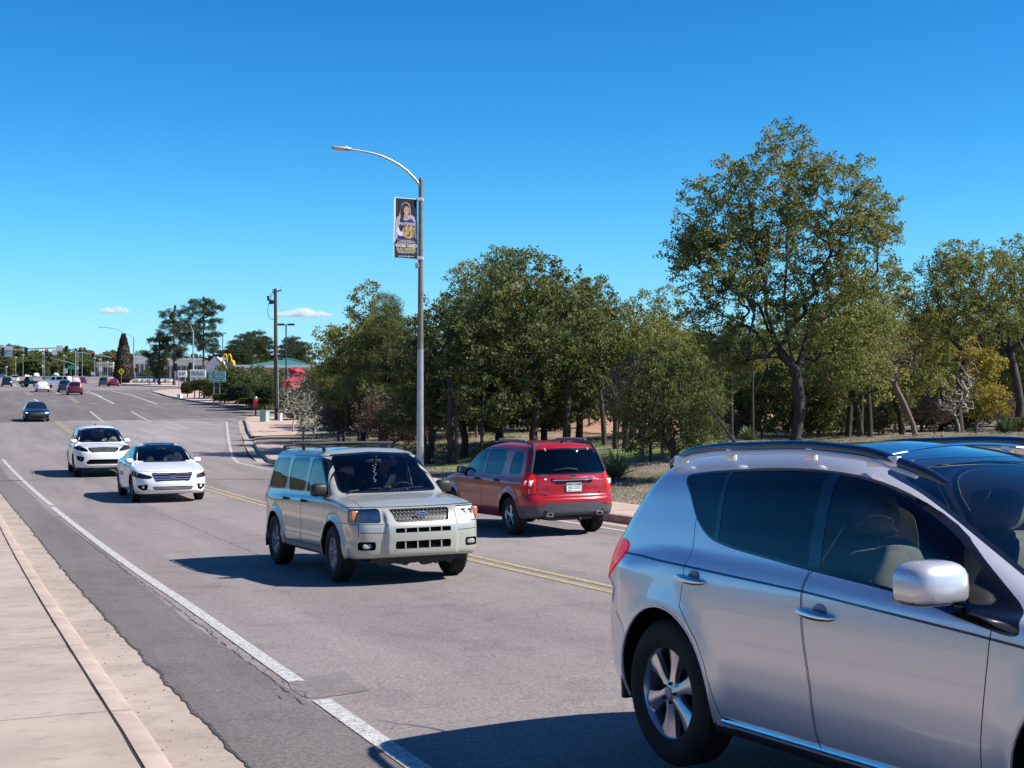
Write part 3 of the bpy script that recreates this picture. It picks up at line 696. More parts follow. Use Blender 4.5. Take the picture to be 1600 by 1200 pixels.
# ------------------------------------------------------------------ people sitting at the wheel (one continuous body each)
def sd_cap(x, y, z, a, b, ra, rb):
    ax, ay, az = a; dx, dy, dz = b[0]-ax, b[1]-ay, b[2]-az; L2 = dx*dx+dy*dy+dz*dz
    t = np.clip(((x-ax)*dx+(y-ay)*dy+(z-az)*dz)/L2, 0, 1)
    return np.sqrt((x-ax-t*dx)**2+(y-ay-t*dy)**2+(z-az-t*dz)**2)-(ra+(rb-ra)*t)
def sd_ell(x, y, z, c, r):
    k = np.sqrt(((x-c[0])/r[0])**2+((y-c[1])/r[1])**2+((z-c[2])/r[2])**2); return (k-1)*min(r)
def person_seated(name, loc, label, shirt, trousers=(.03, .035, .06), group=None, host=None, h=.014):
    """hips at the origin, looking along +x, both hands on a steering wheel in front"""
    S = [(-.15, .19, .50), (.09, .27, .27), (.33, .15, .36)]; S2 = [(-.15, -.19, .50), (.10, -.26, .29), (.34, -.14, .38)]
    def torso(x, y, z):
        d = sd_cap(x, y, z, (0, 0, .06), (-.08, 0, .28), .135, .13)
        d = smin(d, sd_cap(x, y, z, (-.13, -.10, .42), (-.13, .10, .42), .115, .115), .08)
        d = smin(d, sd_cap(x, y, z, (-.15, -.165, .50), (-.15, .165, .50), .062, .062), .05)
        for P in (S, S2):
            d = smin(d, sd_cap(x, y, z, P[0], P[1], .055, .043), .03); d = smin(d, sd_cap(x, y, z, P[1], P[2], .042, .030), .01)
        for q in (-1, 1):
            d = smin(d, sd_cap(x, y, z, (.0, .09*q, .02), (.42, .13*q, .08), .088, .062), .05); d = smin(d, sd_cap(x, y, z, (.42, .13*q, .08), (.62, .12*q, -.26), .058, .042), .02)
            d = smin(d, sd_cap(x, y, z, (.60, .12*q, -.29), (.76, .13*q, -.30), .042, .035), .02)
        return d
    def head(x, y, z):
        d = sd_cap(x, y, z, (-.14, 0, .50), (-.12, 0, .66), .052, .048)
        d = smin(d, sd_ell(x, y, z, (-.105, 0, .735), (.098, .076, .118)), .03)
        d = smin(d, sd_ell(x, y, z, (-.055, 0, .675), (.055, .052, .055)), .03)
        d = smin(d, sd_cap(x, y, z, (-.012, 0, .735), (.010, 0, .705), .010, .014), .012)
        for q in (-1, 1):
            d = smin(d, sd_ell(x, y, z, (-.11, .078*q, .725), (.022, .010, .034)), .008)
            d = smax(d, -sd_ell(x, y, z, (-.003, .032*q, .742), (.014, .016, .009)), .01)
        d = smax(d, -sd_cap(x, y, z, (.004, -.022, .668), (.004, .022, .668), .003, .003), .006)
        for P, q in ((S, 1), (S2, -1)):
            hx, hy, hz = P[2]
            d = smin(d, sd_cap(x, y, z, P[1], P[2], .034, .028), .01)
            d = smin(d, sd_ell(x, y, z, (hx+.035, hy, hz+.01), (.045, .028, .036)), .02)
            for k in range(4):
                zz = hz+.035-k*.020
                d = smin(d, sd_cap(x, y, z, (hx+.06, hy, zz), (hx+.10, hy-.012*q, zz+.004), .0095, .009), .004); d = smin(d, sd_cap(x, y, z, (hx+.10, hy-.012*q, zz+.004), (hx+.085, hy-.045*q, zz), .009, .008), .004)
            d = smin(d, sd_cap(x, y, z, (hx+.02, hy-.01*q, hz+.03), (hx+.055, hy-.045*q, hz+.045), .011, .009), .006)
        return d
    def body(x, y, z): return smin(torso(x, y, z)+.006, head(x, y, z), .012)
    def hairf(x, y, z):
        d = sd_ell(x, y, z, (-.120, 0, .755), (.105, .088, .118)); return smax(smax(d, (x+.045)-(z-.74)*.9, .02), .66-z, .02)
    lo, hi = (-.33, -.36, -.36), (.84, .36, .90)
    P, Fc = nets(body, lo, hi, h); o = mesh_obj(name, P, Fc, M['skin'], None, None, True)
    tag(o, label, 'person', group)
    sh = lambda x, y, z: smax(smax(torso(x, y, z)-.006, x-.24, .01), (.02+.12)*0+(.03-z)+(x > 9), .01)
    P, Fc = nets(sh, lo, hi, h); mesh_obj('shirt', P, Fc, pr('shirt_cloth', shirt, .85), o, None, True)
    tr = lambda x, y, z: smax(smax(torso(x, y, z)-.006, z-.16, .01), (-.24-z), .01)
    P, Fc = nets(tr, lo, hi, h); mesh_obj('trousers', P, Fc, pr('trouser_cloth', trousers, .85), o, None, True)
    P, Fc = nets(hairf, (-.30, -.15, .58), (.05, .15, .93), .012); mesh_obj('hair', P, Fc, M['hair'], o, None, True)
    if host: o.matrix_world = host.matrix_world @ Matrix.Translation(loc)
    else: o.location = loc
    return o
# ------------------------------------------------------------------ road cars
def road_car(name, spec, label, group='vehicles on the road', h=.034, detail=2):
    s = spec; e = empty(name); tag(e, label, 'car', group)
    F = car_field(s); wb = s['wb']; x0, x1 = s['ext']; hw = s['hw']
    P, Fc = nets(F, (x0-.12, -hw-.1, .10), (x1+.12, hw+.1, s['H']+.06), h)
    cuts = []; regs = {2: (None, M['gloss_black']), 5: (None, M['seam']), 8: ('DROP', M['well'], None, 0), 9: (None, s.get('lowmat', M['black'])), 4: (None, s.get('clad', M['black']))}
    arc = s['arch']+.0045; nA = 40 if detail > 1 else 20
    for cx in (0, wb): cuts.append(([(cx+arc*math.cos(t), s['zc']+arc*math.sin(t)) for t in np.linspace(0, 2*math.pi, nA+1)[:-1]], 'side', (lambda c: abs(c.y) > .5), 8))
    k = 100
    door_regs = {}
    if detail > 1:
        for sg in (-1, 1):
            for i, d in enumerate(s.get('doors', [])):
                cd = (lambda c, q=sg: c.y*q > .35)
                cuts.append((offs(d, .004), 'side', cd, 5, {0})); cuts.append((offs(d, -.004), 'side', cd, k, {5}))
                regs[k] = ('door', s['paint'], None, 0); door_regs[(sg, i)] = k; k += 1
            for poly, mt in s.get('side_patch', []):
                cuts.append((poly, 'side', (lambda c, q=sg: c.y*q > .35), k, {0})); regs[k] = (None, mt); k += 1
    for sg in (-1, 1):
        cd = (lambda c, q=sg: c.y*q > .25)
        for poly, mt, di in s['wins']:
            cuts.append((offs(poly, .022 if detail > 1 else .03), 'side', cd, 2)); cuts.append((poly, 'side', cd, k))
            regs[k] = ('side_window', mt, door_regs.get((sg, di)), .004); k += 1
    for nm, poly, mt, xr_ in s['screens']:
        cd = (lambda c, a=xr_: c.x > a) if xr_ > 0 else (lambda c, a=xr_: c.x < a)
        cuts.append((offs(poly, .028), 'front', cd, 2, {0})); cuts.append((poly, 'front', cd, k)); regs[k] = (nm, mt, None, .004); k += 1
    for f in s['fascia']:
        nm, poly, xr_, mt, off = f[:5]; extra = f[5] if len(f) > 5 else None; sym = f[6] if len(f) > 6 else True; allow = f[7] if len(f) > 7 else {0, 5}
        for sg in ((-1, 1) if sym else (1,)):
            cd = (lambda c, a=xr_, q=sg, sy=sym: (c.x > a if a > 0 else c.x < a) and (c.y*q > 0 or not sy))
            cuts.append(([(p[0]*sg, p[1]) for p in poly], 'front', cd, k, allow)); regs[k] = (nm, mt, None, off, None, extra); k += 1
    for poly, nm, mt in s.get('topcut', []): cuts.append((poly, 'top', (lambda c: c.z > s['H']-.25), k, {0})); regs[k] = (nm, mt, None, -.001); k += 1
    for line, view, xr_ in s.get('seams', []):
        cd = (lambda c, a=xr_, v=view: (c.x > a if a > 0 else c.x < a) if v == 'front' else (abs(c.y) > .3 if v == 'side' else c.z > .6))
        cuts.append((ribbon(line, .008), view, cd, 5, {0}))
    zl = s.get('zlow', .30)
    def post(c, r, f):
        if r == 0 and c.z < zl: return 9
    objs = shell(P, Fc, cuts, F, e, regs, 'body', s['paint'], post)
    wells(e, objs[0], F, s['zc'], arc, (0, wb), s['paint'], hw, detail)
    if detail > 1:
        wpf = c1(s['plan'], .1)[0]
        for sg in (-1, 1):
            for (i, hx, hz) in s.get('handles', []):
                dd = objs.get(door_regs.get((sg, i)), e); yy = abs(solve(F, (hx, 0, hz), 1, sg*1.2, 0)); handle(dd, hx, yy, hz, sg, s.get('hmat', s['paint']), .18)
            mx, mz = s['mirror']; my = abs(solve(F, (mx, 0, mz), 1, sg*1.2, 0)); mirror(e, mx, my-.03, mz, sg, s.get('mirmat', s['paint']), s.get('mirsz', (.07, .105, .085)))
        sm = s.get('seatmat', M['seat_grey']); zf = s.get('zseat', .62)
        for q in (-1, 1): seat(e, wb*.5+s.get('seatx', -.02), .37*q, zf, sm)
        m = MB(); m.ball((.40, 0, zf), (.26, .60, .10), 20, e=.4); m.ball((.15, 0, zf+.30), (.08, .60, .28), 20, e=.4); m.build('rear_bench', sm, e, True)
        dash(e, s['dashx'], s['dashz'], .74, s.get('dashmat', M['dash'])); steer_wheel(e, s['dashx']-.36, .37, s['dashz']+.06)
        m = MB(); m.box((wb*.5, 0, .36), (wb*1.0, 1.36, .03)); m.build('cabin_floor', M['dash'], e)
        m = MB(); m.ball((s['screens'][0][3]*0+s['rvm'][0], 0, s['rvm'][1]), (.018, .12, .032), 14, e=.6); m.tube([(s['rvm'][0]+.02, 0, s['rvm'][1]), (s['rvm'][0]+.10, 0, s['rvm'][1]+.07)], .01, 6); m.build('rear_view_mirror', M['black'], e, True)
    tr = s['tyre']
    for x in (0, wb):
        for sg in (-1, 1):
            if detail > 1: wheel(e, x, sg*s['track'], sg, tr, s.get('tw', .225), s['rim'], s['spokes'], s.get('rimmat', M['alloy']), s.get('style', 'star'), steer=(s.get('steer', 0) if x else 0))
            else:
                we = MB(); we.lathe([(0, -.1), (tr*.6, -.11), (tr-.02, -.1), (tr, -.06), (tr, .06), (tr-.02, .1), (tr*.6, .11), (0, .1)], 20, 'Y', c=(x, sg*s['track'], tr)); wo = we.build('wheel', M['rubber'], e, True)
                ri = MB(); ri.lathe([(0, .112*sg), (tr*.35, .118*sg), (tr*.62, .114*sg)], 16, 'Y', c=(x, sg*s['track'], tr)); ri.build('rim', M['alloy_dull'], wo)
    return e, F
def bars(F, e, parent, lines, r, mat, name, x0=4.2, x1=0, out=.004):
    m = MB()
    for ln in lines:
        pts = [(solve(F, (0, y, z), 0, x0, x1)+out*(1 if x0 > x1 else -1), y, z) for y, z in ln]; m.tube(pts, r, 6)
    return m.build(name, mat, parent, True)
def lamp_bits(F, e, par, cs, x0=4.2, x1=0, inset=.035):
    for (y, z, r) in cs:
        x = solve(F, (0, y, z), 0, x0, x1); sgn = 1 if x0 > x1 else -1; x -= sgn*inset
        m = MB(); m.lathe([(.0, -.022*sgn), (r*.5, -.018*sgn), (r*.85, 0), (r, .016*sgn)], 18, 'X', c=(x, y, z)); o = m.build('lamp_bowl', M['chrome'], par, True)
        m = MB(); m.ball((x, y, z), (.012, r*.28, r*.28), 10); m.build('bulb', M['white'], o, True)
def badge(parent, x, y, z, w, h, face, rim, tilt=0, sgn=1, name='badge'):
    m = MB(); m.M = Matrix.Translation((x, y, z)) @ Matrix.Rotation(tilt, 4, 'Y')
    m.prism(oval(w, h, (0, 0)), 0, .006*sgn, 'YZ'); o = m.build(name, rim, parent)
    m = MB(); m.M = Matrix.Translation((x+.0065*sgn, y, z)) @ Matrix.Rotation(tilt, 4, 'Y'); m.prism(oval(w*.88, h*.80, (0, 0)), 0, .002*sgn, 'YZ'); m.build('badge_face', face, o)
    return o
def TM(x, y, z, face='front', tilt=0):       # text frame on a front (+x) or rear (-x) surface
    if face == 'front': A = Matrix(((0, 0, 1), (1, 0, 0), (0, 1, 0))).to_4x4()
    else: A = Matrix(((0, 0, -1), (-1, 0, 0), (0, 1, 0))).to_4x4()
    return Matrix.Translation((x, y, z)) @ Matrix.Rotation(tilt, 4, 'Y') @ A

M['mesh_grey'] = pr('grille_mesh_grey', (.24, .24, .23), .4, .4)
M['recess_red'] = pr('tailgate_recess_red', (.20, .010, .014), .5)
M['grey_plastic'] = noisy('grey_bumper_plastic', (.075, .08, .095), (.10, .105, .12), 8, .55, .1, .002)
M['lamp_smoke'] = pr('smoked_reflector', (.16, .17, .19), .2, .7)
M['alloy_mid'] = pr('grille_back', (.05, .055, .065), .4, .3)
# ---- beige sport-utility car
P_BEIGE = paint('champagne_paint', (.45, .455, .40), .28, .33, .08)
SP_ESC = dict(plateau=(.035, .455), wb=2.62, zc=.37, arch=.41, zb=1.04, flare=.032, flw=.06, ext=(-.86, 3.56), hw=.95, H=1.72,
    top=[(-.85, 1.02), (2.2, 1.10), (2.5, 1.10), (3.0, 1.045), (3.28, .99), (3.42, .935), (3.5, .87)],
    bot=[(-.86, .44), (-.5, .33), (0, .30), (2.6, .30), (3.2, .32), (3.54, .36)],
    plan=[(-.86, .80), (-.4, .86), (0, .875), (1.3, .875), (2.6, .875), (3.2, .86), (3.54, .82)],
    sec=[(.2, -.06), (.35, -.02), (.45, .0), (.52, .008), (.54, -.008), (.75, .0), (.92, -.002), (1.02, -.015), (1.1, -.04), (1.2, -.10)],
    nose=[(.2, 3.44), (.40, 3.52), (.62, 3.54), (.76, 3.53), (.80, 3.485), (.98, 3.42), (1.1, 3.3)],
    tail=[(.2, -.72), (.42, -.84), (.66, -.86), (.72, -.80), (1.0, -.78), (1.2, -.72)],
    roof=[(-1, 1.655), (-.6, 1.685), (0, 1.70), (1.0, 1.70), (1.6, 1.675), (1.9, 1.63)],
    screen=[(.95, 2.80), (1.10, 2.50), (1.3, 2.20), (1.5, 1.92), (1.62, 1.72), (1.7, 1.5)],
    back=[(.9, -.84), (1.1, -.78), (1.4, -.68), (1.6, -.60), (1.7, -.5)],
    ghw=[(-.9, .79), (0, .81), (1.5, .81), (2.1, .80), (2.6, .77)],
    ghs=[(1.0, .03), (1.08, .0), (1.3, -.05), (1.5, -.10), (1.62, -.145), (1.7, -.20)],
    kw=.12, kb=.05, rcrown=.035, kr2=.10, kas=.06, kbs=.08, kj=.03, kf=.17, kr=.10, kc=.16, kcr=.14, crown=.045, kt=.05,
    wins=[(rnd([(2.20, 1.10), (1.32, 1.10), (1.30, 1.545), (1.66, 1.545), (1.80, 1.50)], .07, 3), M['glass_side'], 0),
          (rnd([(1.20, 1.10), (.50, 1.10), (.40, 1.30), (.42, 1.545), (1.18, 1.55)], .08, 3), M['glass_dark'], 1),
          (rnd([(.30, 1.12), (-.55, 1.12), (-.46, 1.52), (.26, 1.54)], .08, 3), M['glass_dark'], None)],
    screens=[('windscreen', rnd([(-.66, 1.135), (.66, 1.135), (.585, 1.575), (0, 1.605), (-.585, 1.575)], .05, 3), M['glass_clear'], 1.5),
             ('rear_window', rnd([(-.60, 1.12), (.60, 1.12), (.53, 1.54), (-.53, 1.54)], .06, 3), M['glass_dark'], -.3)],
    doors=[[(1.26, 1.58), (1.25, .42), (2.16, .42), (2.22, .60), (2.26, .80), (2.27, 1.09), (1.86, 1.50), (1.72, 1.58)],
           [(1.235, 1.58), (1.225, .42), (.52, .42), (.44, .62), (.36, .74), (.36, 1.08), (.34, 1.30), (.38, 1.58)]],
    handles=[(0, 1.42, .985), (1, .56, .985)], hmat=M['black'], mirror=(2.10, 1.14), mirmat=M['black'], mirsz=(.07, .11, .10),
    side_patch=[([(.46, .50), (2.16, .50), (2.16, .395), (.46, .395)], None)],
    tyre=.362, tw=.235, rim=.215, spokes=5, track=.775, style='wide', steer=R(-3), rimmat=M['alloy_dull'],
    fascia=[
     ('headlight', rnd([(.515, .955), (.90, .95), (.90, .785), (.525, .78)], .035, 2), 3.18, M['lens'], 0, [('reflector', M['reflector'], .014)]),
     ('grille', rnd([(-.40, .945), (.40, .945), (.35, .785), (-.35, .785)], .03, 2), 3.0, M['grille'], .035, None, False),
     ('bumper_slot', rnd([(-.37, .715), (.37, .715), (.37, .655), (-.37, .655)], .02, 2), 3.0, M['well'], .04, None, False),
     ('bumper_slot', rnd([(-.37, .555), (.37, .555), (.37, .455), (-.37, .455)], .03, 2), 3.0, M['well'], .04, None, False),
     ('fog_light_recess', rnd([(.60, .555), (.80, .555), (.80, .45), (.60, .45)], .03, 2), 3.0, M['well'], .03),
     ('tail_light', rnd([(.66, 1.10), (.90, 1.10), (.90, .78), (.70, .78)], .03, 2), -.5, M['red_lens'], 0)],
    seams=[([(.50, .765), (.60, .765), (.90, .77)], 'front', 2.9), ([(-.50, .765), (-.60, .765), (-.90, .77)], 'front', 2.9),
           ([(-.90, .972), (-.5, .968), (0, .965), (.5, .968), (.90, .972)], 'front', 2.9),
           ([(.48, .66), (.78, .665)], 'front', 2.9), ([(-.48, .66), (-.78, .665)], 'front', 2.9),
           ([(2.42, .76), (2.85, .68), (3.25, .70), (3.42, .82)], 'top', 1), ([(2.42, -.76), (2.85, -.68), (3.25, -.70), (3.42, -.82)], 'top', 1)],
    topcut=[(rnd([(.75, -.42), (1.42, -.42), (1.42, .42), (.75, .42)], .05, 2), 'sunroof', M['roof_gloss'])],
    dashx=2.18, dashz=.98, dashmat=M['dash_tan'], rvm=(1.78, 1.50), seatmat=M['seat_grey'], zseat=.66, seatx=0.02, paint=P_BEIGE, zlow=.345)
SP_ESC['side_patch'] = [([(.46, .515), (2.19, .515), (2.19, .385), (.46, .385)], noisy('grey_cladding', (.20, .195, .18), (.26, .25, .23), 5, .6, 0))]
def beige_suv():
    e, F = road_car('sport_utility_car', SP_ESC, 'beige sport-utility car with roof rack and oval badge, coming towards the camera', h=.035)
    K = {c.name.split('.')[0]: c for c in kids(e)}
    # honeycomb grille
    gl = K['grille']; m = MB(); p = .050
    for j in range(4):
        for i in range(-9, 10):
            y = i*p+(p/2 if j % 2 else 0); z = .800+j*p*.80
            wl = .345+(z-.79)*.3
            if abs(y) > wl or z > .935: continue
            x = solve(F, (0, y, z), 0, 4.0, 2.5)-.012
            pts = [(x, y+p*.55*math.cos(t), z+p*.47*math.sin(t)) for t in np.linspace(math.pi/6, math.pi/6+2*math.pi, 7)]
            m.tube(pts, .0030, 4, caps=False)
    m.build('grille_mesh', M['mesh_grey'], gl)
    x = solve(F, (0, 0, .872), 0, 4, 2.5); o = badge(e, x+.008, 0, .872, .088, .037, M['badge_blue'], M['chrome'], 0)
    text_mesh('badge_script', 'Ford', .05, M['chrome'], o, TM(x+.019, 0, .872), .001, .0008)
    for q in (-1, 1):
        hl = [c for c in kids(e) if c.name.startswith('headlight') and sum(v.co.y for v in c.data.vertices)*q > 0][0]
        lamp_bits(F, e, hl, [(q*.61, .868, .052), (q*.71, .87, .046)], 4, 2.5, .02)
        m = MB(); m.ball((solve(F, (0, q*.805, .868), 0, 4, 2.5)-.022, q*.805, .868), (.03, .05, .066), 14, e=.4); m.build('turn_signal', M['amber'], hl, True)
        fr = [c for c in kids(e) if c.name.startswith('fog_light_recess') and sum(v.co.y for v in c.data.vertices)*q > 0][0]
        x = solve(F, (0, q*.69, .50), 0, 4, 2.5); m = MB(); m.ball((x-.03, q*.695, .50), (.02, .058, .032), 16, e=.6); m.build('fog_light', M['alloy_dull'], fr, True)
        # roof rails
        rf = c1(SP_ESC['roof'], .08)[0]
        m = MB(); xs = np.linspace(-.42, 1.45, 20); yy = .595
        m.tube([(xx, q*yy, float(rf(xx))-.035+.048) for xx in xs], .012, 8)
        for xx in (-.42, .52, 1.45): m.ball((xx, q*yy, float(rf(xx))-.012), (.06, .022, .038), 12)
        m.build('roof_rail', M['black'], e, True)
        m = MB(); x = 2.42; m.tube([(2.44, q*.30-.28, 1.135), (2.30, q*.30+.0, 1.155), (2.26, q*.30+.22, 1.155)], .010, 6); m.build('wiper', M['black'], e, True)
        m = MB(); m.box((-.50, q*.775, .34), (.02, .20, .20), bev=.008); m.build('mud_flap', M['black'], e)
    for xx in (-.05, .95):
        m = MB(); m.tube([(xx, -.595, 1.745), (xx, 0, 1.752), (xx, .595, 1.745)], .014, 8); m.build('cross_bar', M['black'], e, True)
    md = MB()
    for z0, z1 in ((.655, .715), (.455, .555)):
        md.box((solve(F, (0, 0, (z0+z1)/2), 0, 4, 2.5)-.03, 0, z0-.002), (.03, .74, .008))
        for y in (-.24, -.08, .08, .24): md.box((solve(F, (0, y, (z0+z1)/2), 0, 4, 2.5)-.015, y, (z0+z1)/2), (.02, .014, z1-z0+.012))
    md.build('slot_grille', P_BEIGE, e)
    # torn plastic undertray
    rr = random.Random(4); pl = []
    ys = np.linspace(-.62, .62, 32)
    pl = [(y, .365) for y in ys]+[(y, .235+rr.uniform(-.015, .03)+(.05 if abs(y) > .5 else 0)) for y in ys[::-1]]
    m = MB(); m.prism(pl, 3.30, 3.32, 'YZ'); m.build('undertray', M['black'], e)
    m = MB(); rr = random.Random(2)
    for i in range(14): m.ball((1.86+rr.uniform(-.01, .01), -.02+rr.uniform(-.02, .02), 1.46-i*.018), (.008, .009, .010), 6)
    m.build('mirror_charm', M['white'], e, True)
    return e
M['badge_blue'] = pr('badge_blue', (.01, .04, .22), .2, coat=1)

# ---- red sport-utility car seen from behind
P_RED = paint('crimson_paint', (.37, .008, .014), .10, .22, .02, .65)
SP_RED = dict(wb=2.63, zc=.36, arch=.40, zb=1.02, flare=.022, flw=.07, ext=(-.90, 3.50), hw=.98, H=1.70,
    top=[(-.85, 1.04), (2.2, 1.08), (2.5, 1.07), (3.0, 1.00), (3.3, .92), (3.45, .84)],
    bot=[(-.86, .40), (-.5, .33), (0, .30), (2.6, .28), (3.2, .30), (3.5, .36)],
    plan=[(-.90, .85), (-.4, .895), (0, .905), (1.3, .90), (2.6, .90), (3.2, .87), (3.5, .80)],
    sec=[(.2, -.08), (.35, -.04), (.50, -.01), (.65, .0), (.85, -.002), (.98, -.015), (1.06, -.04), (1.2, -.10)],
    nose=[(.2, 3.40), (.45, 3.50), (.65, 3.50), (.85, 3.42), (1.1, 3.2)],
    tail=[(.2, -.76), (.38, -.85), (.60, -.885), (.68, -.885), (.715, -.815), (.95, -.80), (1.08, -.78), (1.3, -.70)],
    roof=[(-1, 1.60), (-.55, 1.63), (0, 1.66), (.8, 1.67), (1.4, 1.64), (1.9, 1.56)],
    screen=[(.95, 2.85), (1.08, 2.52), (1.3, 2.12), (1.5, 1.75), (1.6, 1.5), (1.7, 1.2)],
    back=[(.9, -.82), (1.1, -.775), (1.3, -.70), (1.5, -.61), (1.62, -.55)],
    ghw=[(-.9, .80), (0, .83), (1.5, .83), (2.1, .80), (2.6, .76)],
    ghs=[(1.0, .03), (1.08, .0), (1.3, -.06), (1.5, -.13), (1.6, -.18), (1.7, -.25)],
    kw=.12, kb=.12, rcrown=.05, kr2=.14, kas=.06, kbs=.10, kj=.03, kf=.26, kr=.15, kc=.25, kcr=.18, crown=.05, kt=.06,
    wins=[(rnd([(2.28, 1.085), (1.26, 1.07), (1.24, 1.50), (1.50, 1.50), (1.72, 1.42)], .06, 3), M['glass_clear'], 0),
          (rnd([(1.16, 1.07), (.40, 1.07), (.38, 1.40), (.48, 1.50), (1.14, 1.50)], .07, 3), M['glass_dark'], 1),
          (rnd([(.10, 1.10), (-.36, 1.11), (-.30, 1.46), (.08, 1.47)], .09, 3), M['glass_dark'], None)],
    screens=[('windscreen', rnd([(-.66, 1.11), (.66, 1.11), (.57, 1.53), (0, 1.56), (-.57, 1.53)], .05, 3), M['glass_clear'], 1.3),
             ('rear_window', rnd([(-.70, 1.115), (.70, 1.115), (.61, 1.50), (0, 1.525), (-.61, 1.50)], .04, 3), M['glass_dark'], -.3)],
    doors=[[(1.21, 1.54), (1.20, .38), (2.14, .38), (2.22, .60), (2.30, .80), (2.32, 1.06), (1.86, 1.42), (1.60, 1.54)],
           [(1.185, 1.54), (1.175, .38), (.50, .38), (.44, .60), (.34, .74), (.30, 1.06), (.32, 1.42), (.42, 1.54)]],
    handles=[(0, 1.40, .965), (1, .52, .965)], hmat=M['black'], mirror=(2.12, 1.10), mirmat=M['black'], mirsz=(.065, .10, .085),
    tyre=.345, tw=.235, rim=.208, spokes=5, track=.775, style='slim',
    fascia=[
     ('tail_light', rnd([(.665, 1.135), (.98, 1.135), (.98, .765), (.695, .765), (.69, .90)], .03, 2), -.45, M['red_lens'], -.004),
     ('tailgate_recess', rnd([(-.40, .985), (.40, .985), (.36, .93), (.22, .885), (-.22, .885), (-.36, .93)], .03, 2), -.6, M['recess_red'], .02, None, False),
     ('lower_bumper', rnd([(-1.1, .545), (-.60, .545), (-.54, .60), (.54, .60), (.60, .545), (1.1, .545), (1.1, .30), (.58, .30), (.50, .355), (-.50, .355), (-.58, .30), (-1.1, .30)], .02, 2), -.42, M['grey_plastic'], -.006, None, False, {0, 5, 8}),
     ('headlight', rnd([(.50, .88), (.90, .92), (.90, .76), (.55, .74)], .03, 2), 2.9, M['lens'], 0, [('reflector', M['reflector'], .03)])],
    seams=[([(-.66, 1.10), (-.68, .80), (-.56, .70), (.56, .70), (.68, .80), (.66, 1.10)], 'front', -.5), ([(-.95, .765), (-.69, .765)], 'front', -.5), ([(.95, .765), (.69, .765)], 'front', -.5), ([(-.66, 1.105), (.66, 1.105)], 'front', -.5)],
    dashx=2.18, dashz=.96, rvm=(1.78, 1.46), zseat=.62, seatx=0.0, paint=P_RED, zlow=.33)
def red_suv():
    e, F = road_car('sport_utility_car', SP_RED, 'red sport-utility car driving away with a rear wiper and number plate on its tailgate', h=.035)
    X = lambda y, z: solve(F, (0, y, z), 0, -1.3, 0)
    for q in (-1, 1):
        tl = [c for c in kids(e) if c.name.startswith('tail_light') and sum(v.co.y for v in c.data.vertices)*q > 0][0]
        m = MB(); m.ball((X(q*.76, .945)+.015, q*.76, .945), (.022, .052, .050), 14, e=.4); m.build('reversing_light', M['white_paint'], tl, True)
        m = MB(); m.ball((X(q*.83, .945)+.033, q*.838, .945), (.03, .028, .046), 12, e=.5); m.build('turn_signal', M['pink_lens'], tl, True)
        # exhaust
        m = MB(); c = (q*.49, .40); x = X(q*.49, .43)
        m.prism(rnd([(c[0]-.095, c[1]-.06), (c[0]+.095, c[1]-.06), (c[0]+.095, c[1]+.075), (c[0]-.095, c[1]+.075)], .03, 2), x-.004, x+.03, 'YZ'); o = m.build('exhaust_surround', M['gloss_black'], e)
        m = MB(); pr2 = rnd([(c[0]-.062, c[1]-.035), (c[0]+.062, c[1]-.035), (c[0]+.062, c[1]+.035), (c[0]-.062, c[1]+.035)], .02, 2); pr3 = [((y-c[0])*.75+c[0], (z-c[1])*.68+c[1]) for y, z in pr2]
        n = len(pr2); m.add([(x-.035, a, b) for a, b in pr2]+[(x-.035, a, b) for a, b in pr3]+[(x-.004, a, b) for a, b in pr2]+[(x-.004, a, b) for a, b in pr3],
              [(i, (i+1) % n, n+(i+1) % n, n+i) for i in range(n)]+[(i, (i+1) % n, 2*n+(i+1) % n, 2*n+i) for i in range(n)]+[(n+i, n+(i+1) % n, 3*n+(i+1) % n, 3*n+i) for i in range(n)])
        m.build('exhaust_tip', M['chrome'], o)
        # dark strip that runs from the roof rail down the rear pillar
        rf = c1(SP_RED['roof'], .08)[0]
        m = MB(); pts = []
        for z in np.linspace(1.13, 1.52, 8):
            t = (z-1.13)/.39; y = .735-.13*t
            pts.append((X(q*y, z)-.004, q*(y+.003), z))
        pts += [(-.42, q*.585, 1.61), (-.1, q*.60, 1.655), (.35, q*.60, 1.672), (.9, q*.60, 1.672), (1.2, q*.595, 1.645)]
        m.tube(pts, [.030]*8+[.03, .022, .02, .02, .012], 8); ro = m.build('roof_rail', M['rail_grey'], e, True)
        m = MB(); m.tube([(-.15, q*.60, 1.685), (.35, q*.60, 1.70), (1.0, q*.60, 1.69)], .014, 8); m.build('rail_bar', M['alloy_dull'], ro, True)
    m = MB(); 
    x = X(0, 1.0); m.tube([(X(y, .995)-.012, y, .995) for y in np.linspace(-.40, .40, 12)], .017, 8); m.build('chrome_strip', M['chrome'], e, True)
    m = MB(); m.tube([(X(y, 1.02)-.010, y, 1.022) for y in np.linspace(-.40, .40, 12)], .018, 8); m.build('tailgate_grip', P_RED, e, True)
    x = X(0, 1.06); badge(e, x-.004, 0, 1.055, .065, .037, M['badge_dark'], M['chrome'], 0, -1)
    o = kids(e)[-1]
    text_mesh('badge_script', 'KIA', .042, M['chrome'], o, TM(x-.016, 0, 1.055, 'rear'), .001)
    text_mesh('model_script', 'SPORTAGE', .042, M['chrome'], e, TM(X(.50, 1.07)-.006, .50, 1.075, 'rear'), .001, 0)
    text_mesh('trim_script', 'LX', .04, M['chrome'], e, TM(X(-.52, 1.07)-.006, -.52, 1.075, 'rear'), .001, 0)
    badge(e, X(.52, 1.01)-.002, .52, 1.015, .032, .020, M['white'], M['badge_dark'], 0, -1, 'sticker')
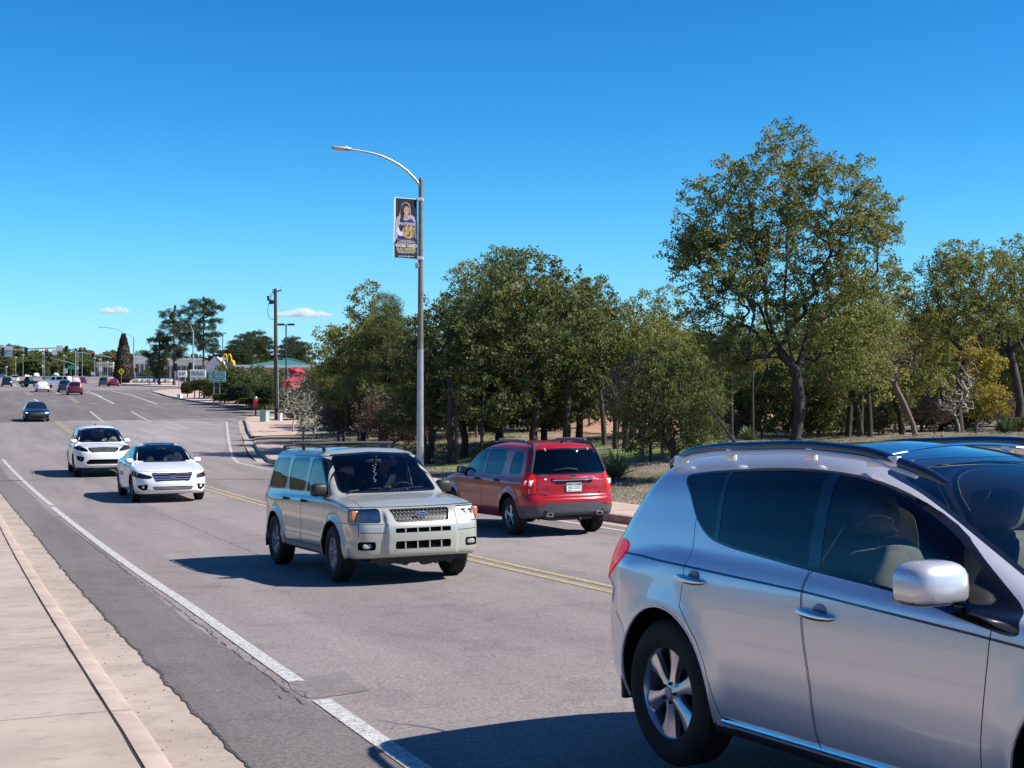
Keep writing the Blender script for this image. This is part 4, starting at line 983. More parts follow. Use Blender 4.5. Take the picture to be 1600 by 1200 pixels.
    badge(e, X(.51, .74)-.006, .51, .762, .040, .014, M['badge_dark'], M['chrome'], 0, -1, 'trim_badge'); badge(e, X(-.54, .74)-.006, -.54, .775, .028, .012, M['badge_dark'], M['chrome'], 0, -1, 'trim_badge')
    # plate
    x = X(0, .87)-.012; pl = MB(); pl.prism(rnd([(-.155, .785), (.155, .785), (.155, .945), (-.155, .945)], .02, 2), x, x+.01, 'YZ'); po = pl.build('number_plate', M['plate_frame'], e)
    m = MB(); m.prism(rnd([(-.145, .797), (.145, .797), (.145, .935), (-.145, .935)], .012, 2), x-.003, x-.001, 'YZ'); m.build('plate_face', M['plate'], po)
    m = MB(); m.prism([(-.14, .898), (.14, .898), (.14, .930), (-.14, .930)], x-.0045, x-.0035, 'YZ'); m.build('plate_band', M['plate_blue'], po)
    text_mesh('plate_state', 'ARIZONA', .026, M['white'], po, TM(x-.0055, 0, .914, 'rear'), .0004, 0)
    text_mesh('plate_number', 'AKC 2272', .062, M['plate_ink'], po, TM(x-.0045, 0, .857, 'rear'), .0004, .001, sx=.92)
    m = MB(); m.prism([(.05, .803), (.13, .803), (.10, .818), (.08, .818)], x-.0045, x-.0035, 'YZ'); m.build('plate_hill', M['plate_blue'], po)
    # wiper on the rear glass
    m = MB(); m.tube([(X(-.10, 1.155)-.02, -.10, 1.14), (X(-.10, 1.18)-.03, -.09, 1.175), (X(.10, 1.19)-.03, .10, 1.195), (X(.34, 1.17)-.018, .36, 1.165)], [.018, .017, .014, .008], 8); m.build('rear_wiper', M['black'], e, True)
    for q in (-1, 1):
        m = MB(); m.tube([(X(q*.42, 1.52)-.015, q*.42, 1.50), (X(q*.42, 1.555)-.015, q*.43, 1.545)], .017, 8); m.build('spoiler_hinge', M['alloy_dull'], e, True)
    m = MB(); m.tube([(-.35, 0, 1.635), (-.36, 0, 1.66), (-.45, 0, 1.68)], [.03, .022, .008], 8); m.build('antenna', M['black'], e, True)
    m = MB(); m.box((-.45, 0, .33), (.5, .9, .10), bev=.04); m.ball((-.78, -.12, .30), (.05, .04, .04)); m.build('underbody_frame', M['black'], e)
    return e
M['pink_lens'] = pr('turn_lens', (.72, .35, .36), .2, coat=1)
M['rail_grey'] = pr('rail_dark_grey', (.03, .032, .04), .35, coat=.3)
M['badge_dark'] = pr('badge_dark', (.03, .012, .014), .3)
M['plate'] = pr('plate_white', (.72, .74, .74), .45); M['plate_frame'] = pr('plate_frame', (.62, .60, .60), .3, .6)
M['plate_blue'] = pr('plate_blue', (.05, .13, .22), .5); M['plate_ink'] = pr('plate_ink', (.10, .16, .14), .5)

# ---- white saloon
P_WHITE = paint('white_paint', (.80, .80, .79), 0, .35, .04)
SP_FUS = dict(wb=2.73, zc=.335, arch=.375, zb=.95, flare=.018, flw=.07, ext=(-1.14, 3.72), hw=.97, H=1.45,
    top=[(-1.13, 1.02), (-.4, 1.07), (.5, 1.05), (2.0, 1.0), (2.4, .98), (3.0, .90), (3.4, .83), (3.6, .765), (3.7, .70)],
    bot=[(-1.14, .36), (-.6, .24), (0, .20), (2.7, .20), (3.2, .20), (3.72, .24)],
    plan=[(-1.14, .82), (-.4, .89), (0, .905), (1.3, .915), (2.7, .905), (3.3, .87), (3.72, .80)],
    sec=[(.15, -.08), (.30, -.03), (.45, -.005), (.60, .0), (.75, -.002), (.86, -.018), (.95, -.045), (1.05, -.09)],
    nose=[(.15, 3.58), (.30, 3.70), (.50, 3.71), (.60, 3.68), (.78, 3.60), (.95, 3.4)],
    tail=[(.15, -1.0), (.40, -1.13), (.65, -1.13), (.95, -1.06), (1.1, -1.0)],
    roof=[(-.6, 1.08), (-.2, 1.24), (.2, 1.37), (.6, 1.43), (.95, 1.445), (1.35, 1.425), (1.7, 1.36)], sroof=.12,
    screen=[(.85, 2.70), (.98, 2.36), (1.1, 2.12), (1.2, 1.90), (1.3, 1.68), (1.38, 1.46), (1.44, 1.2)],
    back=[(.9, -.85), (1.08, -.62), (1.2, -.32), (1.3, -.04), (1.38, .2), (1.44, .5)],
    ghw=[(-.9, .70), (-.3, .76), (.3, .80), (1.5, .80), (2.1, .77), (2.6, .72)],
    ghs=[(.9, .05), (.98, .0), (1.1, -.05), (1.25, -.13), (1.35, -.19), (1.44, -.28)],
    kw=.16, kb=.14, rcrown=.045, kr2=.14, kas=.06, kbs=.10, kj=.03, kf=.24, kr=.18, kc=.24, kcr=.20, crown=.055, kt=.07,
    wins=[(rnd([(2.10, 1.00), (1.20, 1.00), (1.16, 1.335), (1.38, 1.33), (1.62, 1.24)], .05, 3), M['glass_side'], 0),
          (rnd([(1.12, 1.00), (.30, 1.02), (-.02, 1.10), (.20, 1.23), (.55, 1.33), (1.08, 1.345)], .05, 3), M['glass_side'], 1)],
    screens=[('windscreen', rnd([(-.68, 1.00), (.68, 1.00), (.56, 1.355), (0, 1.385), (-.56, 1.355)], .05, 3), M['glass_clear'], 1.2),
             ('rear_window', rnd([(-.58, 1.10), (.58, 1.10), (.50, 1.33), (-.50, 1.33)], .05, 3), M['glass_side'], .3)],
    doors=[[(1.16, 1.37), (1.17, .24), (2.22, .24), (2.27, .60), (2.25, .99), (1.66, 1.28), (1.38, 1.37)],
           [(1.135, 1.37), (1.145, .24), (.46, .24), (.42, .55), (.28, .72), (.05, .95), (-.06, 1.10), (.20, 1.26), (.5, 1.37)]],
    handles=[(0, 1.34, .88), (1, .36, .90)], mirror=(2.04, 1.00), mirsz=(.06, .10, .07),
    tyre=.325, tw=.215, rim=.205, spokes=8, track=.785, style='slim', rimmat=M['alloy_dull'],
    fascia=[
     ('headlight', spl([(.50, .665), (.62, .70), (.82, .76), (.93, .79), (.93, .69), (.82, .625), (.62, .60), (.52, .615)], n=2), 2.9, M['lens'], 0, [('reflector', M['lamp_smoke'], .035)]),
     ('grille', rnd([(-.50, .745), (.50, .745), (.46, .66), (.40, .545), (-.40, .545), (-.46, .66)], .03, 2), 3.0, M['alloy_mid'], .03, None, False),
     ('lower_intake', rnd([(-.50, .415), (.50, .415), (.46, .325), (-.46, .325)], .035, 2), 3.0, M['well'], .04, None, False),
     ('fog_light_recess', rnd([(.60, .47), (.84, .44), (.80, .37), (.70, .31), (.62, .34)], .02, 2), 2.9, M['well'], .03),
     ('tail_light', rnd([(.50, .98), (.95, 1.0), (.95, .80), (.55, .82)], .03, 2), -.7, M['red_lens'], 0)],
    seams=[([(-.9, .80), (-.5, .775), (0, .785), (.5, .775), (.9, .80)], 'front', 2.9)],
    topcut=[(rnd([(.75, -.40), (1.22, -.40), (1.22, .40), (.75, .40)], .05, 2), 'sunroof', M['roof_gloss'])],
    dashx=2.10, dashz=.86, rvm=(1.62, 1.28), zseat=.48, seatx=-.05, paint=P_WHITE, zlow=.20)
SP_FUS['fascia'][1] = SP_FUS['fascia'][1][:3]+(M['alloy_mid'], .03, None, False)
def white_saloon():
    e, F = road_car('saloon_car', SP_FUS, 'white saloon with a three-bar chrome grille, driving ahead of the other white car', h=.038)
    gl = [c for c in kids(e) if c.name.startswith('grille')][0]
    L = [[(y, z) for y in np.linspace(-w_, w_, 15)] for z, w_ in ((.715, .47), (.655, .455), (.60, .425))]
    m = MB()
    for ln in L:
        pts = [(solve(F, (0, y, z), 0, 4.2, 2)+.0, y, z) for y, z in ln]; m.tube(pts, .019, 8)
    m.build('grille_bars', M['chrome'], gl, True)
    m = MB(); rim_ = rnd([(-.50, .745), (.50, .745), (.46, .66), (.40, .545), (-.40, .545), (-.46, .66)], .03, 2); pts = [(solve(F, (0, y, z), 0, 4.2, 2)+.003, y, z) for y, z in rim_]; m.tube(pts+pts[:1], .010, 6); m.build('grille_surround', M['chrome'], gl, True)
    x = solve(F, (0, 0, .655), 0, 4.2, 2); o = badge(e, x+.022, 0, .655, .085, .036, M['badge_blue'], M['chrome']); text_mesh('badge_script', 'Ford', .048, M['chrome'], o, TM(x+.033, 0, .655), .001)
    li = [c for c in kids(e) if c.name.startswith('lower_intake')][0]
    bars(F, e, li, [[(y, z) for y in np.linspace(-.46, .46, 11)] for z in (.355, .385)], .006, M['alloy_dull'], 'intake_bars', out=-.01)
    for q in (-1, 1):
        hl = [c for c in kids(e) if c.name.startswith('headlight') and sum(v.co.y for v in c.data.vertices)*q > 0][0]
        lamp_bits(F, e, hl, [(q*.62, .655, .036), (q*.73, .685, .038)], 4.2, 2, .035)
        m = MB(); m.ball((solve(F, (0, q*.82, .70), 0, 4.2, 2)-.02, q*.82, .715), (.02, .03, .028), 10); m.build('turn_signal', M['amber'], hl, True)
        fr = [c for c in kids(e) if c.name.startswith('fog_light_recess') and sum(v.co.y for v in c.data.vertices)*q > 0][0]
        m = MB(); m.ball((solve(F, (0, q*.70, .40), 0, 4.2, 2)-.02, q*.70, .40), (.014, .034, .034), 14); m.build('fog_light', M['reflector'], fr, True)
    m = MB(); m.tube([(.30, 0, 1.40), (.28, 0, 1.44), (.10, 0, 1.56)], [.012, .006, .003], 6); m.build('antenna', M['black'], e, True)
    return e

# ---- white crossover
SP_SOR = dict(wb=2.78, zc=.375, arch=.415, zb=1.06, flare=.018, flw=.07, ext=(-1.02, 3.74), hw=1.0, H=1.69,
    top=[(-1.0, 1.08), (2.1, 1.15), (2.5, 1.13), (3.0, 1.08), (3.4, 1.01), (3.6, .94), (3.72, .84)],
    bot=[(-1.02, .40), (-.6, .28), (0, .24), (2.7, .22), (3.3, .23), (3.74, .30)],
    plan=[(-1.02, .86), (-.4, .93), (0, .94), (1.3, .94), (2.7, .935), (3.3, .90), (3.74, .83)],
    sec=[(.15, -.08), (.35, -.03), (.5, -.006), (.70, .0), (.92, -.004), (1.04, -.02), (1.12, -.05), (1.2, -.10)],
    nose=[(.2, 3.60), (.40, 3.72), (.65, 3.72), (.82, 3.70), (1.02, 3.62), (1.15, 3.45)],
    tail=[(.2, -.90), (.45, -1.0), (.75, -1.01), (1.0, -.96), (1.2, -.86)],
    roof=[(-1.2, 1.56), (-.6, 1.62), (0, 1.665), (.8, 1.68), (1.4, 1.65), (1.9, 1.57)],
    screen=[(.95, 2.95), (1.14, 2.56), (1.3, 2.22), (1.45, 1.92), (1.56, 1.66), (1.66, 1.4)],
    back=[(.9, -1.0), (1.1, -.92), (1.3, -.82), (1.5, -.72), (1.62, -.62)],
    ghw=[(-.9, .80), (0, .84), (1.5, .84), (2.1, .81), (2.7, .77)],
    ghs=[(1.0, .03), (1.10, .0), (1.3, -.06), (1.5, -.14), (1.6, -.19), (1.7, -.26)],
    kw=.16, kb=.10, rcrown=.05, kr2=.14, kas=.06, kbs=.12, kj=.03, kf=.24, kr=.18, kc=.25, kcr=.22, crown=.055, kt=.07,
    wins=[(rnd([(2.28, 1.14), (1.30, 1.12), (1.26, 1.53), (1.52, 1.52), (1.76, 1.44)], .05, 3), M['glass_side'], 0),
          (rnd([(1.20, 1.12), (.42, 1.13), (.36, 1.50), (1.18, 1.54)], .06, 3), M['glass_dark'], 1),
          (rnd([(.34, 1.14), (-.40, 1.24), (-.52, 1.42), (.28, 1.50)], .06, 3), M['glass_dark'], None)],
    screens=[('windscreen', rnd([(-.70, 1.17), (.70, 1.17), (.60, 1.555), (0, 1.59), (-.60, 1.555)], .05, 3), M['glass_clear'], 1.3),
             ('rear_window', rnd([(-.62, 1.14), (.62, 1.14), (.54, 1.50), (-.54, 1.50)], .05, 3), M['glass_dark'], -.3)],
    doors=[[(1.25, 1.57), (1.24, .34), (2.26, .34), (2.34, .62), (2.36, 1.12), (1.82, 1.47), (1.60, 1.57)],
           [(1.22, 1.57), (1.21, .34), (.52, .34), (.46, .62), (.34, .80), (.34, 1.1), (.30, 1.54)]],
    handles=[(0, 1.44, 1.0), (1, .52, 1.0)], mirror=(2.16, 1.17), mirsz=(.065, .115, .08),
    tyre=.36, tw=.235, rim=.225, spokes=5, track=.805, style='star',
    fascia=[
     ('headlight', spl([(.50, .915), (.60, .985), (.75, 1.05), (.96, 1.09), (.96, .99), (.80, .905), (.62, .865), (.52, .865)], n=2), 2.85, M['lens'], 0, [('reflector', M['lamp_smoke'], .035)]),
     ('grille', rnd([(-.49, .985), (0, 1.0), (.49, .985), (.46, .90), (.36, .845), (-.36, .845), (-.46, .90)], .03, 2), 3.0, M['grille'], .03, None, False),
     ('lower_intake', rnd([(-.58, .50), (-.45, .61), (.45, .61), (.58, .50), (.52, .45), (-.52, .45)], .03, 2), 3.0, M['well'], .04, None, False),
     ('fog_light_recess', rnd([(.62, .70), (.86, .73), (.84, .60), (.72, .53), (.64, .57)], .03, 2), 2.9, M['well'], .03),
     ('tail_light', rnd([(.60, 1.12), (.98, 1.12), (.98, .92), (.65, .92)], .03, 2), -.7, M['red_lens'], 0)],
    seams=[([(-.9, 1.07), (-.5, 1.015), (0, 1.025), (.5, 1.015), (.9, 1.07)], 'front', 2.9)],
    dashx=2.22, dashz=1.0, rvm=(1.80, 1.49), zseat=.64, seatx=0.02, paint=P_WHITE, zlow=.34)
def white_crossover():
    e, F = road_car('crossover_car', SP_SOR, 'white crossover with a dark grille, following close behind the white saloon', h=.042)
    gl = [c for c in kids(e) if c.name.startswith('grille')][0]; m = MB()
    for z in (.875, .905, .935, .965):
        for k in range(-11, 12):
            y = k*.038
            if abs(y) < .30+(z-.84)*.95: m.ball((solve(F, (0, y, z), 0, 4.2, 2)-.015, y, z), (.006, .013, .010), 6)
    m.build('grille_studs', M['alloy_dull'], gl)
    rim_ = rnd([(-.49, .985), (0, 1.0), (.49, .985), (.46, .90), (.36, .845), (-.36, .845), (-.46, .90)], .03, 2); m = MB(); pts = [(solve(F, (0, y, z), 0, 4.2, 2)+.002, y, z) for y, z in rim_]; m.tube(pts+pts[:1], .010, 6); m.build('grille_surround', M['chrome'], gl, True)
    x = solve(F, (0, 0, .93), 0, 4.2, 2); o = badge(e, x+.008, 0, .93, .07, .038, M['grille'], M['chrome']); text_mesh('badge_script', 'KIA', .05, M['chrome'], o, TM(x+.019, 0, .93), .001)
    for q in (-1, 1):
        hl = [c for c in kids(e) if c.name.startswith('headlight') and sum(v.co.y for v in c.data.vertices)*q > 0][0]
        lamp_bits(F, e, hl, [(q*.64, .93, .036), (q*.76, .97, .038)], 4.2, 2, .035)
        fr = [c for c in kids(e) if c.name.startswith('fog_light_recess') and sum(v.co.y for v in c.data.vertices)*q > 0][0]
        m = MB(); m.ball((solve(F, (0, q*.72, .64), 0, 4.2, 2)-.02, q*.72, .64), (.014, .045, .03), 14); m.build('fog_light', M['lamp_smoke'], fr, True)
        rf = c1(SP_SOR['roof'], .08)[0]; m = MB(); xs = np.linspace(-.5, 1.4, 16); m.tube([(xx, q*.62, float(rf(xx))-.05+.04) for xx in xs], .014, 8); m.build('roof_rail', M['alloy_dull'], e, True)
        m = MB(); m.tube([(2.52, q*.30-.28, 1.17), (2.38, q*.30+.0, 1.195), (2.34, q*.30+.22, 1.195)], .010, 6); m.build('wiper', M['black'], e, True)
    m = MB(); m.tube([(3.70, y, .40) for y in (-.5, 0, .5)], .018, 6); m.build('skid_strip', M['alloy_dull'], e, True)
    m = MB(); m.tube([(.0, 0, 1.66), (-.04, 0, 1.70), (-.12, 0, 1.72)], [.03, .02, .006], 8); m.build('antenna', M['black'], e, True)
    return e

def mid_axle(px, py, dist_wheel, side_y, psi, pitch, x_local, away=False):
    """world point of the rear-axle ground centre, given that the ground point under (x_local, side_y) stands at photo px at distance dist_wheel"""
    s, p = R(psi), R(pitch)
    if away: fw = Vector((-math.sin(s)*math.cos(p), math.cos(s)*math.cos(p), math.sin(p)))
    else: fw = Vector((math.sin(s)*math.cos(p), -math.cos(s)*math.cos(p), math.sin(p)))
    left = Vector((-fw.y, fw.x, 0)).normalized()
    P = Vector((col(px, dist_wheel), dist_wheel, H0-(py-YH)/F_PX*dist_wheel))
    return P-fw*x_local-left*side_y
def on_road(px, dist, psi, away=False, x_local=0, side_y=0, wb=2.7):
    """set a car down on the road surface: the ground under local (x_local, side_y) stands at photo column px and distance dist"""
    P = mid_axle(px, YH, dist, side_y, psi, 0, x_local, away)
    s = R(psi); fw = Vector((-math.sin(s), math.cos(s), 0)) if away else Vector((math.sin(s), -math.cos(s), 0))
    u0, _ = xy2uv(P.x, P.y); Q = P+fw*wb; u1, _ = xy2uv(Q.x, Q.y); z0 = float(road_z(u0)); z1 = float(road_z(u1))
    return Vector((P.x, P.y, z0)), math.degrees(math.atan2(z1-z0, wb))
car_beige = beige_suv(); _P, _t = on_road(434, 19.5, 26, False, 0, -.84, 2.62); pose(car_beige, _P, 26, _t)
car_red = red_suv(); _P, _t = on_road(799, 24.0, 25, True, 0, .84, 2.63); pose(car_red, _P, 25, _t, True)
car_saloon = white_saloon(); _P, _t = on_road(208, 34.0, 22.7, False, 2.73, -.85, 2.73); pose(car_saloon, _P, 22.7, _t)
car_white = white_crossover(); _P, _t = on_road(118, 45.5, 21.5, False, 2.78, -.85, 2.78); pose(car_white, _P, 21.5, _t)
person_seated('person', (1.30, .37, .72), 'person in a dark shirt at the wheel of the beige sport-utility car', (.02, .022, .03), host=car_beige, group='people driving')
person_seated('person', (1.22, .37, .55), 'person in a grey shirt steering the white saloon', (.07, .075, .09), host=car_saloon, group='people driving', h=.02)
person_seated('person', (1.35, .37, .72), 'person in a pale shirt at the wheel of the white crossover', (.42, .40, .38), host=car_white, group='people driving', h=.02)
# ------------------------------------------------------------------ setting: ground, road, pavements
def nzr(m, scale, detail=4, stretch=(1, 1, 1), rough=.6, loc=(0, 0, 0)):     # noise laid along the road
    N, L, B = nodes(m); tc = N.new('ShaderNodeTexCoord'); mp = N.new('ShaderNodeMapping'); mp.vector_type = 'TEXTURE'
    mp.inputs['Rotation'].default_value = (0, 0, TH); mp.inputs['Scale'].default_value = stretch; mp.inputs['Location'].default_value = loc
    t = N.new('ShaderNodeTexNoise'); t.inputs['Scale'].default_value = scale; t.inputs['Detail'].default_value = detail; t.inputs['Roughness'].default_value = rough
    L.new(tc.outputs['Object'], mp.inputs[0]); L.new(mp.outputs[0], t.inputs['Vector']); return t.outputs['Fac']
def asphalt(name, base, var, warm=(1.05, .98, .97)):
    m = pr(name, base, .85, spec=.25); c = lambda k: (base[0]*k, base[1]*k, base[2]*k)
    big = ramp(m, nzr(m, .12, 5, (1, 3, 1)), [(.38, c(1-var)), (.5, base), (.62, c(1+var))])
    streak = ramp(m, nzr(m, 1.1, 4, (1, 14, 1)), [(.40, g(.88)), (.58, g(1.05))]); x = mix(m, 1.0, big, streak, 'MULTIPLY')
    fine = ramp(m, nz(m, 38, 6, .75), [(.38, g(.66)), (.5, g(1.0)), (.62, g(1.40))]); x = mix(m, .9, x, fine, 'MULTIPLY')
    blot = ramp(m, nz(m, 1.7, 6), [(.52, g(1.0)), (.64, g(.84))]); x = mix(m, .8, x, blot, 'MULTIPLY')
    N, L, B = nodes(m)                                   # fine network of cracks
    v = N.new('ShaderNodeTexVoronoi'); v.feature = 'DISTANCE_TO_EDGE'; v.inputs['Scale'].default_value = .55
    tc = N.new('ShaderNodeTexCoord'); wv = N.new('ShaderNodeTexNoise'); wv.inputs['Scale'].default_value = 1.5; wv.inputs['Detail'].default_value = 6
    L.new(tc.outputs['Object'], wv.inputs['Vector']); ad = N.new('ShaderNodeVectorMath'); ad.operation = 'MULTIPLY_ADD'; L.new(wv.outputs['Color'], ad.inputs[0]); ad.inputs[1].default_value = (1.2, 1.2, 1.2); L.new(tc.outputs['Object'], ad.inputs[2])
    L.new(ad.outputs[0], v.inputs['Vector'])
    ck = ramp(m, v.outputs['Distance'], [(.0, g(.55)), (.006, g(.80)), (.012, g(1.0))]); msk = ramp(m, nz(m, .35, 3), [(.5, g(0)), (.62, g(.75))])
    x2 = mix(m, msk, x, mix(m, 1.0, x, ck, 'MULTIPLY')); setc(m, x2); bump(m, nz(m, 120, 4, .8), .35, .006); return m
def concrete(name, a, b, sc=1.2):
    m = pr(name, a, .85, spec=.25); x = ramp(m, nz(m, sc, 7, .65), [(.40, a), (.60, b)])
    x = mix(m, .7, x, ramp(m, nz(m, 60, 5, .8), [(.38, g(.90)), (.62, g(1.07))]), 'MULTIPLY'); x = mix(m, .8, x, ramp(m, nz(m, 5, 5), [(.54, g(1)), (.64, g(.82))]), 'MULTIPLY')
    setc(m, x); bump(m, nz(m, 90, 4), .25, .004); return m
M['asphalt'] = asphalt('worn_asphalt', (.246, .212, .203), .12)
M['asphalt_patch'] = asphalt('older_dark_asphalt', (.205, .178, .171), .10)
M['asphalt_dark'] = asphalt('patched_asphalt', (.165, .143, .138), .08)
M['asphalt_pale'] = asphalt('pale_asphalt', (.28, .25, .242), .10)
M['walk'] = concrete('pink_pavement', (.375, .30, .245), (.45, .365, .30))
M['walk_far'] = concrete('pink_far_pavement', (.47, .345, .285), (.54, .41, .34), .5)
M['kerb'] = concrete('kerb_concrete', (.37, .29, .24), (.46, .365, .305), 2)
M['gutter'] = concrete('gutter_concrete', (.35, .285, .235), (.44, .36, .30), 1.6)
M['joint'] = pr('dirt_filled_joint', (.045, .035, .03), .95, spec=.1)
M['crack'] = noisy('crack_with_grit', (.05, .045, .04), (.11, .095, .085), 9, .95, 0)
def linepaint(name, a, b, wear):
    m = pr(name, a, .7, spec=.3); N, L, B = nodes(m)
    x = ramp(m, nz(m, 22, 6, .7), [(.40, b), (.55, a)]); setc(m, x)
    t = N.new('ShaderNodeBsdfTransparent'); mx = N.new('ShaderNodeMixShader'); f = ramp(m, nz(m, 30, 8, .8, w=2), [(wear, g(0)), (wear+.05, g(1))])
    L.new(f, mx.inputs[0]); L.new(t.outputs[0], mx.inputs[1]); L.new(B.outputs[0], mx.inputs[2]); L.new(mx.outputs[0], N['Material Output'].inputs[0]); return m
M['line_white'] = linepaint('worn_white_line', (.56, .54, .52), (.38, .36, .35), .40)
M['line_yellow'] = linepaint('worn_yellow_line', (.50, .39, .20), (.38, .31, .20), .43)
dm = pr('dry_ground', (.26, .21, .16), .95, spec=.1)
_x = ramp(dm, nz(dm, .22, 6, .65), [(.30, (.20, .155, .11)), (.5, (.29, .235, .18)), (.68, (.38, .31, .24))])
_x = mix(dm, ramp(dm, nz(dm, .5, 5, w=3), [(.5, g(0)), (.62, g(.7))]), _x, (.13, .14, .055)); _x = mix(dm, .9, _x, ramp(dm, nz(dm, 14, 7, .8), [(.28, g(.50)), (.5, g(.95)), (.78, g(1.45))]), 'MULTIPLY')
setc(dm, _x); bump(dm, nz(dm, 9, 8, .8), .9, .08); M['dirt'] = dm
M['far_earth'] = noisy('far_earth', (.26, .19, .14), (.36, .27, .21), .08, .95, 0)

def sheet(name, poly, dz, mat, us, vs, zf=None, kind='structure', keep=True, **k):
    """flat-laid surface: outline poly in road coordinates (u along, v across), draped over the land"""
    zf = zf or (lambda u, v: road_z(u)+0*v)
    bm = bmesh.new(); lay = bm.faces.layers.int.new('reg'); G = [[bm.verts.new((u, v, 0)) for v in vs] for u in us]
    for i in range(len(us)-1):
        for j in range(len(vs)-1): bm.faces.new((G[i][j], G[i+1][j], G[i+1][j+1], G[i][j+1]))
    if poly is not None:
        # cut() looks at the first corner of each face with a small margin, so work on all faces here
        n = len(poly)
        for i in range(n):
            p, q = poly[i], poly[(i+1) % n]; dx, dy = q[0]-p[0], q[1]-p[1]
            if dx*dx+dy*dy < 1e-10: continue
            lx0, lx1, ly0, ly1 = min(p[0], q[0])-.01, max(p[0], q[0])+.01, min(p[1], q[1])-.01, max(p[1], q[1])+.01
            sel = [f for f in bm.faces if max(v.co.x for v in f.verts) >= lx0 and min(v.co.x for v in f.verts) <= lx1 and max(v.co.y for v in f.verts) >= ly0 and min(v.co.y for v in f.verts) <= ly1]
            if sel: bmesh.ops.bisect_plane(bm, geom=sel+list({e for f in sel for e in f.edges})+list({v for f in sel for v in f.verts}), dist=1e-5, plane_co=(p[0], p[1], 0), plane_no=Vector((dy, -dx, 0)).normalized())
        dead = []
        for f in bm.faces:
            c = f.calc_center_median()
            if not inpoly(poly, c.x, c.y): dead.append(f)
        bmesh.ops.delete(bm, geom=dead, context='FACES')
    for v in bm.verts:
        u, w_ = v.co.x, v.co.y; x, y = uv2xy(u, w_); v.co = (x, y, float(zf(u, w_))+dz)
    bmesh.ops.recalc_face_normals(bm, faces=bm.faces)
    if bm.faces and sum(f.normal.z for f in bm.faces) < 0: bmesh.ops.reverse_faces(bm, faces=bm.faces)
    me = bpy.data.meshes.new(name); bm.to_mesh(me); bm.free(); me.materials.append(mat)
    me.polygons.foreach_set('use_smooth', np.ones(len(me.polygons), dtype=bool))
    o = bpy.data.objects.new(name, me); COL.objects.link(o); return tag(o, kind=kind, **k)
def gr(a, b, s): return list(np.arange(a, b, s))+[b]
UG = gr(-60, 0, 4)[:-1]+gr(0, 60, 1.5)[:-1]+gr(60, 150, 3)[:-1]+gr(150, 320, 6)[:-1]+gr(320, 700, 20)[:-1]+gr(700, 1500, 100)
# the land, one sheet to the horizon
sheet('ground', None, 0, M['dirt'], UG, gr(-700, -60, 40)[:-1]+gr(-60, -5, 8)[:-1]+gr(-5, 3, .5)[:-1]+gr(3, 10, 1.7)[:-1]+gr(10, 16, .5)[:-1]+gr(16, 60, 1.5)[:-1]+gr(60, 120, 6)[:-1]+gr(120, 900, 60), ground_z)
# ring of far land that closes the horizon all round
_v = []; _f = []; _n = 96
for i in range(_n):
    a = 2*math.pi*i/_n
    for r_, z_ in ((600, -7), (760, 7+2*math.sin(a*23)), (1400, 18+3*math.sin(a*31)+3*math.sin(a*47)), (2400, 20)):
        _v.append((r_*math.cos(a), r_*math.sin(a), z_+H0-3))
for i in range(_n):
    for j in range(3): _f.append((i*4+j, ((i+1) % _n)*4+j, ((i+1) % _n)*4+j+1, i*4+j+1))
mesh_obj('hills', _v, _f, noisy('wooded_hills', (.035, .05, .025), (.08, .085, .045), .03, .95, 0), kind='structure', smooth=True)
# unseen rise added behind and left of the camera, shaped for car reflections
_v = []; _f = []; _nu = 60
for i in range(_nu):
    a = R(117+i*(218/(_nu-1)))
    kf_ = min(1.35, max(.5, (math.degrees(a)-130)/25))
    for j, (r_, z_) in enumerate(((70, -1), (95, 5+2*math.sin(i*.9)), (130, 12+3*math.sin(i*.6)), (180, 17+5*math.sin(i*.37)), (240, 14), (300, -4))):
        z_ = z_*kf_ if z_ > 0 else z_
        _v.append((r_*math.cos(a), r_*math.sin(a), z_+H0-2.2))
for i in range(_nu-1):
    for j in range(5): _f.append((i*6+j, (i+1)*6+j, (i+1)*6+j+1, i*6+j+1))
mesh_obj('hillside', _v, _f, noisy('scrub_hillside', (.03, .04, .02), (.11, .095, .06), .12, .95, .5, .5), kind='structure', smooth=True)

UN = gr(-50, 0, 3)[:-1]+gr(0, 60, 1.2)[:-1]+gr(60, 140, 2.5)[:-1]+gr(140, 330, 6)[:-1]+gr(330, 700, 20)
_ru = [u for u in UN if u <= 690]
edgeL = [(u, float(va(u))) for u in _ru if u <= 200]+[(212, 2), (214, -60), (234, -60), (238, 3), (330, 4.5), (460, 8), (690, 14)]
kerbR = []
for u in (-50, 0, 15, 30, 54, 58, 69, 77, 90, 102, 108): kerbR.append((u, float(vk(u))-.42))
poly = edgeL+[(690, 70), (460, 46), (400, 37), (316, 31.8), (290, 29.2), (266, 28.0), (250, 30.3), (243, 31.7), (236, 34.5), (231, 45), (229, 90), (213, 90), (211.5, 40), (209, 31), (203, 27.4), (196, 24.6), (187, 22.8), (176, 22.3), (164, 21.6), (148, 21.6), (142, 22.0), (137, 22.4), (130.5, 23.2), (129, 25.4), (127.5, 28), (126, 40), (124, 90), (113, 90), (112.6, 30), (111, 24), (109.5, 20.8)]+kerbR[::-1]
sheet('road', poly, 0, M['asphalt'], UN, gr(-60, -8, 13)[:-1]+gr(-8, 40, 2)[:-1]+gr(40, 90, 10))
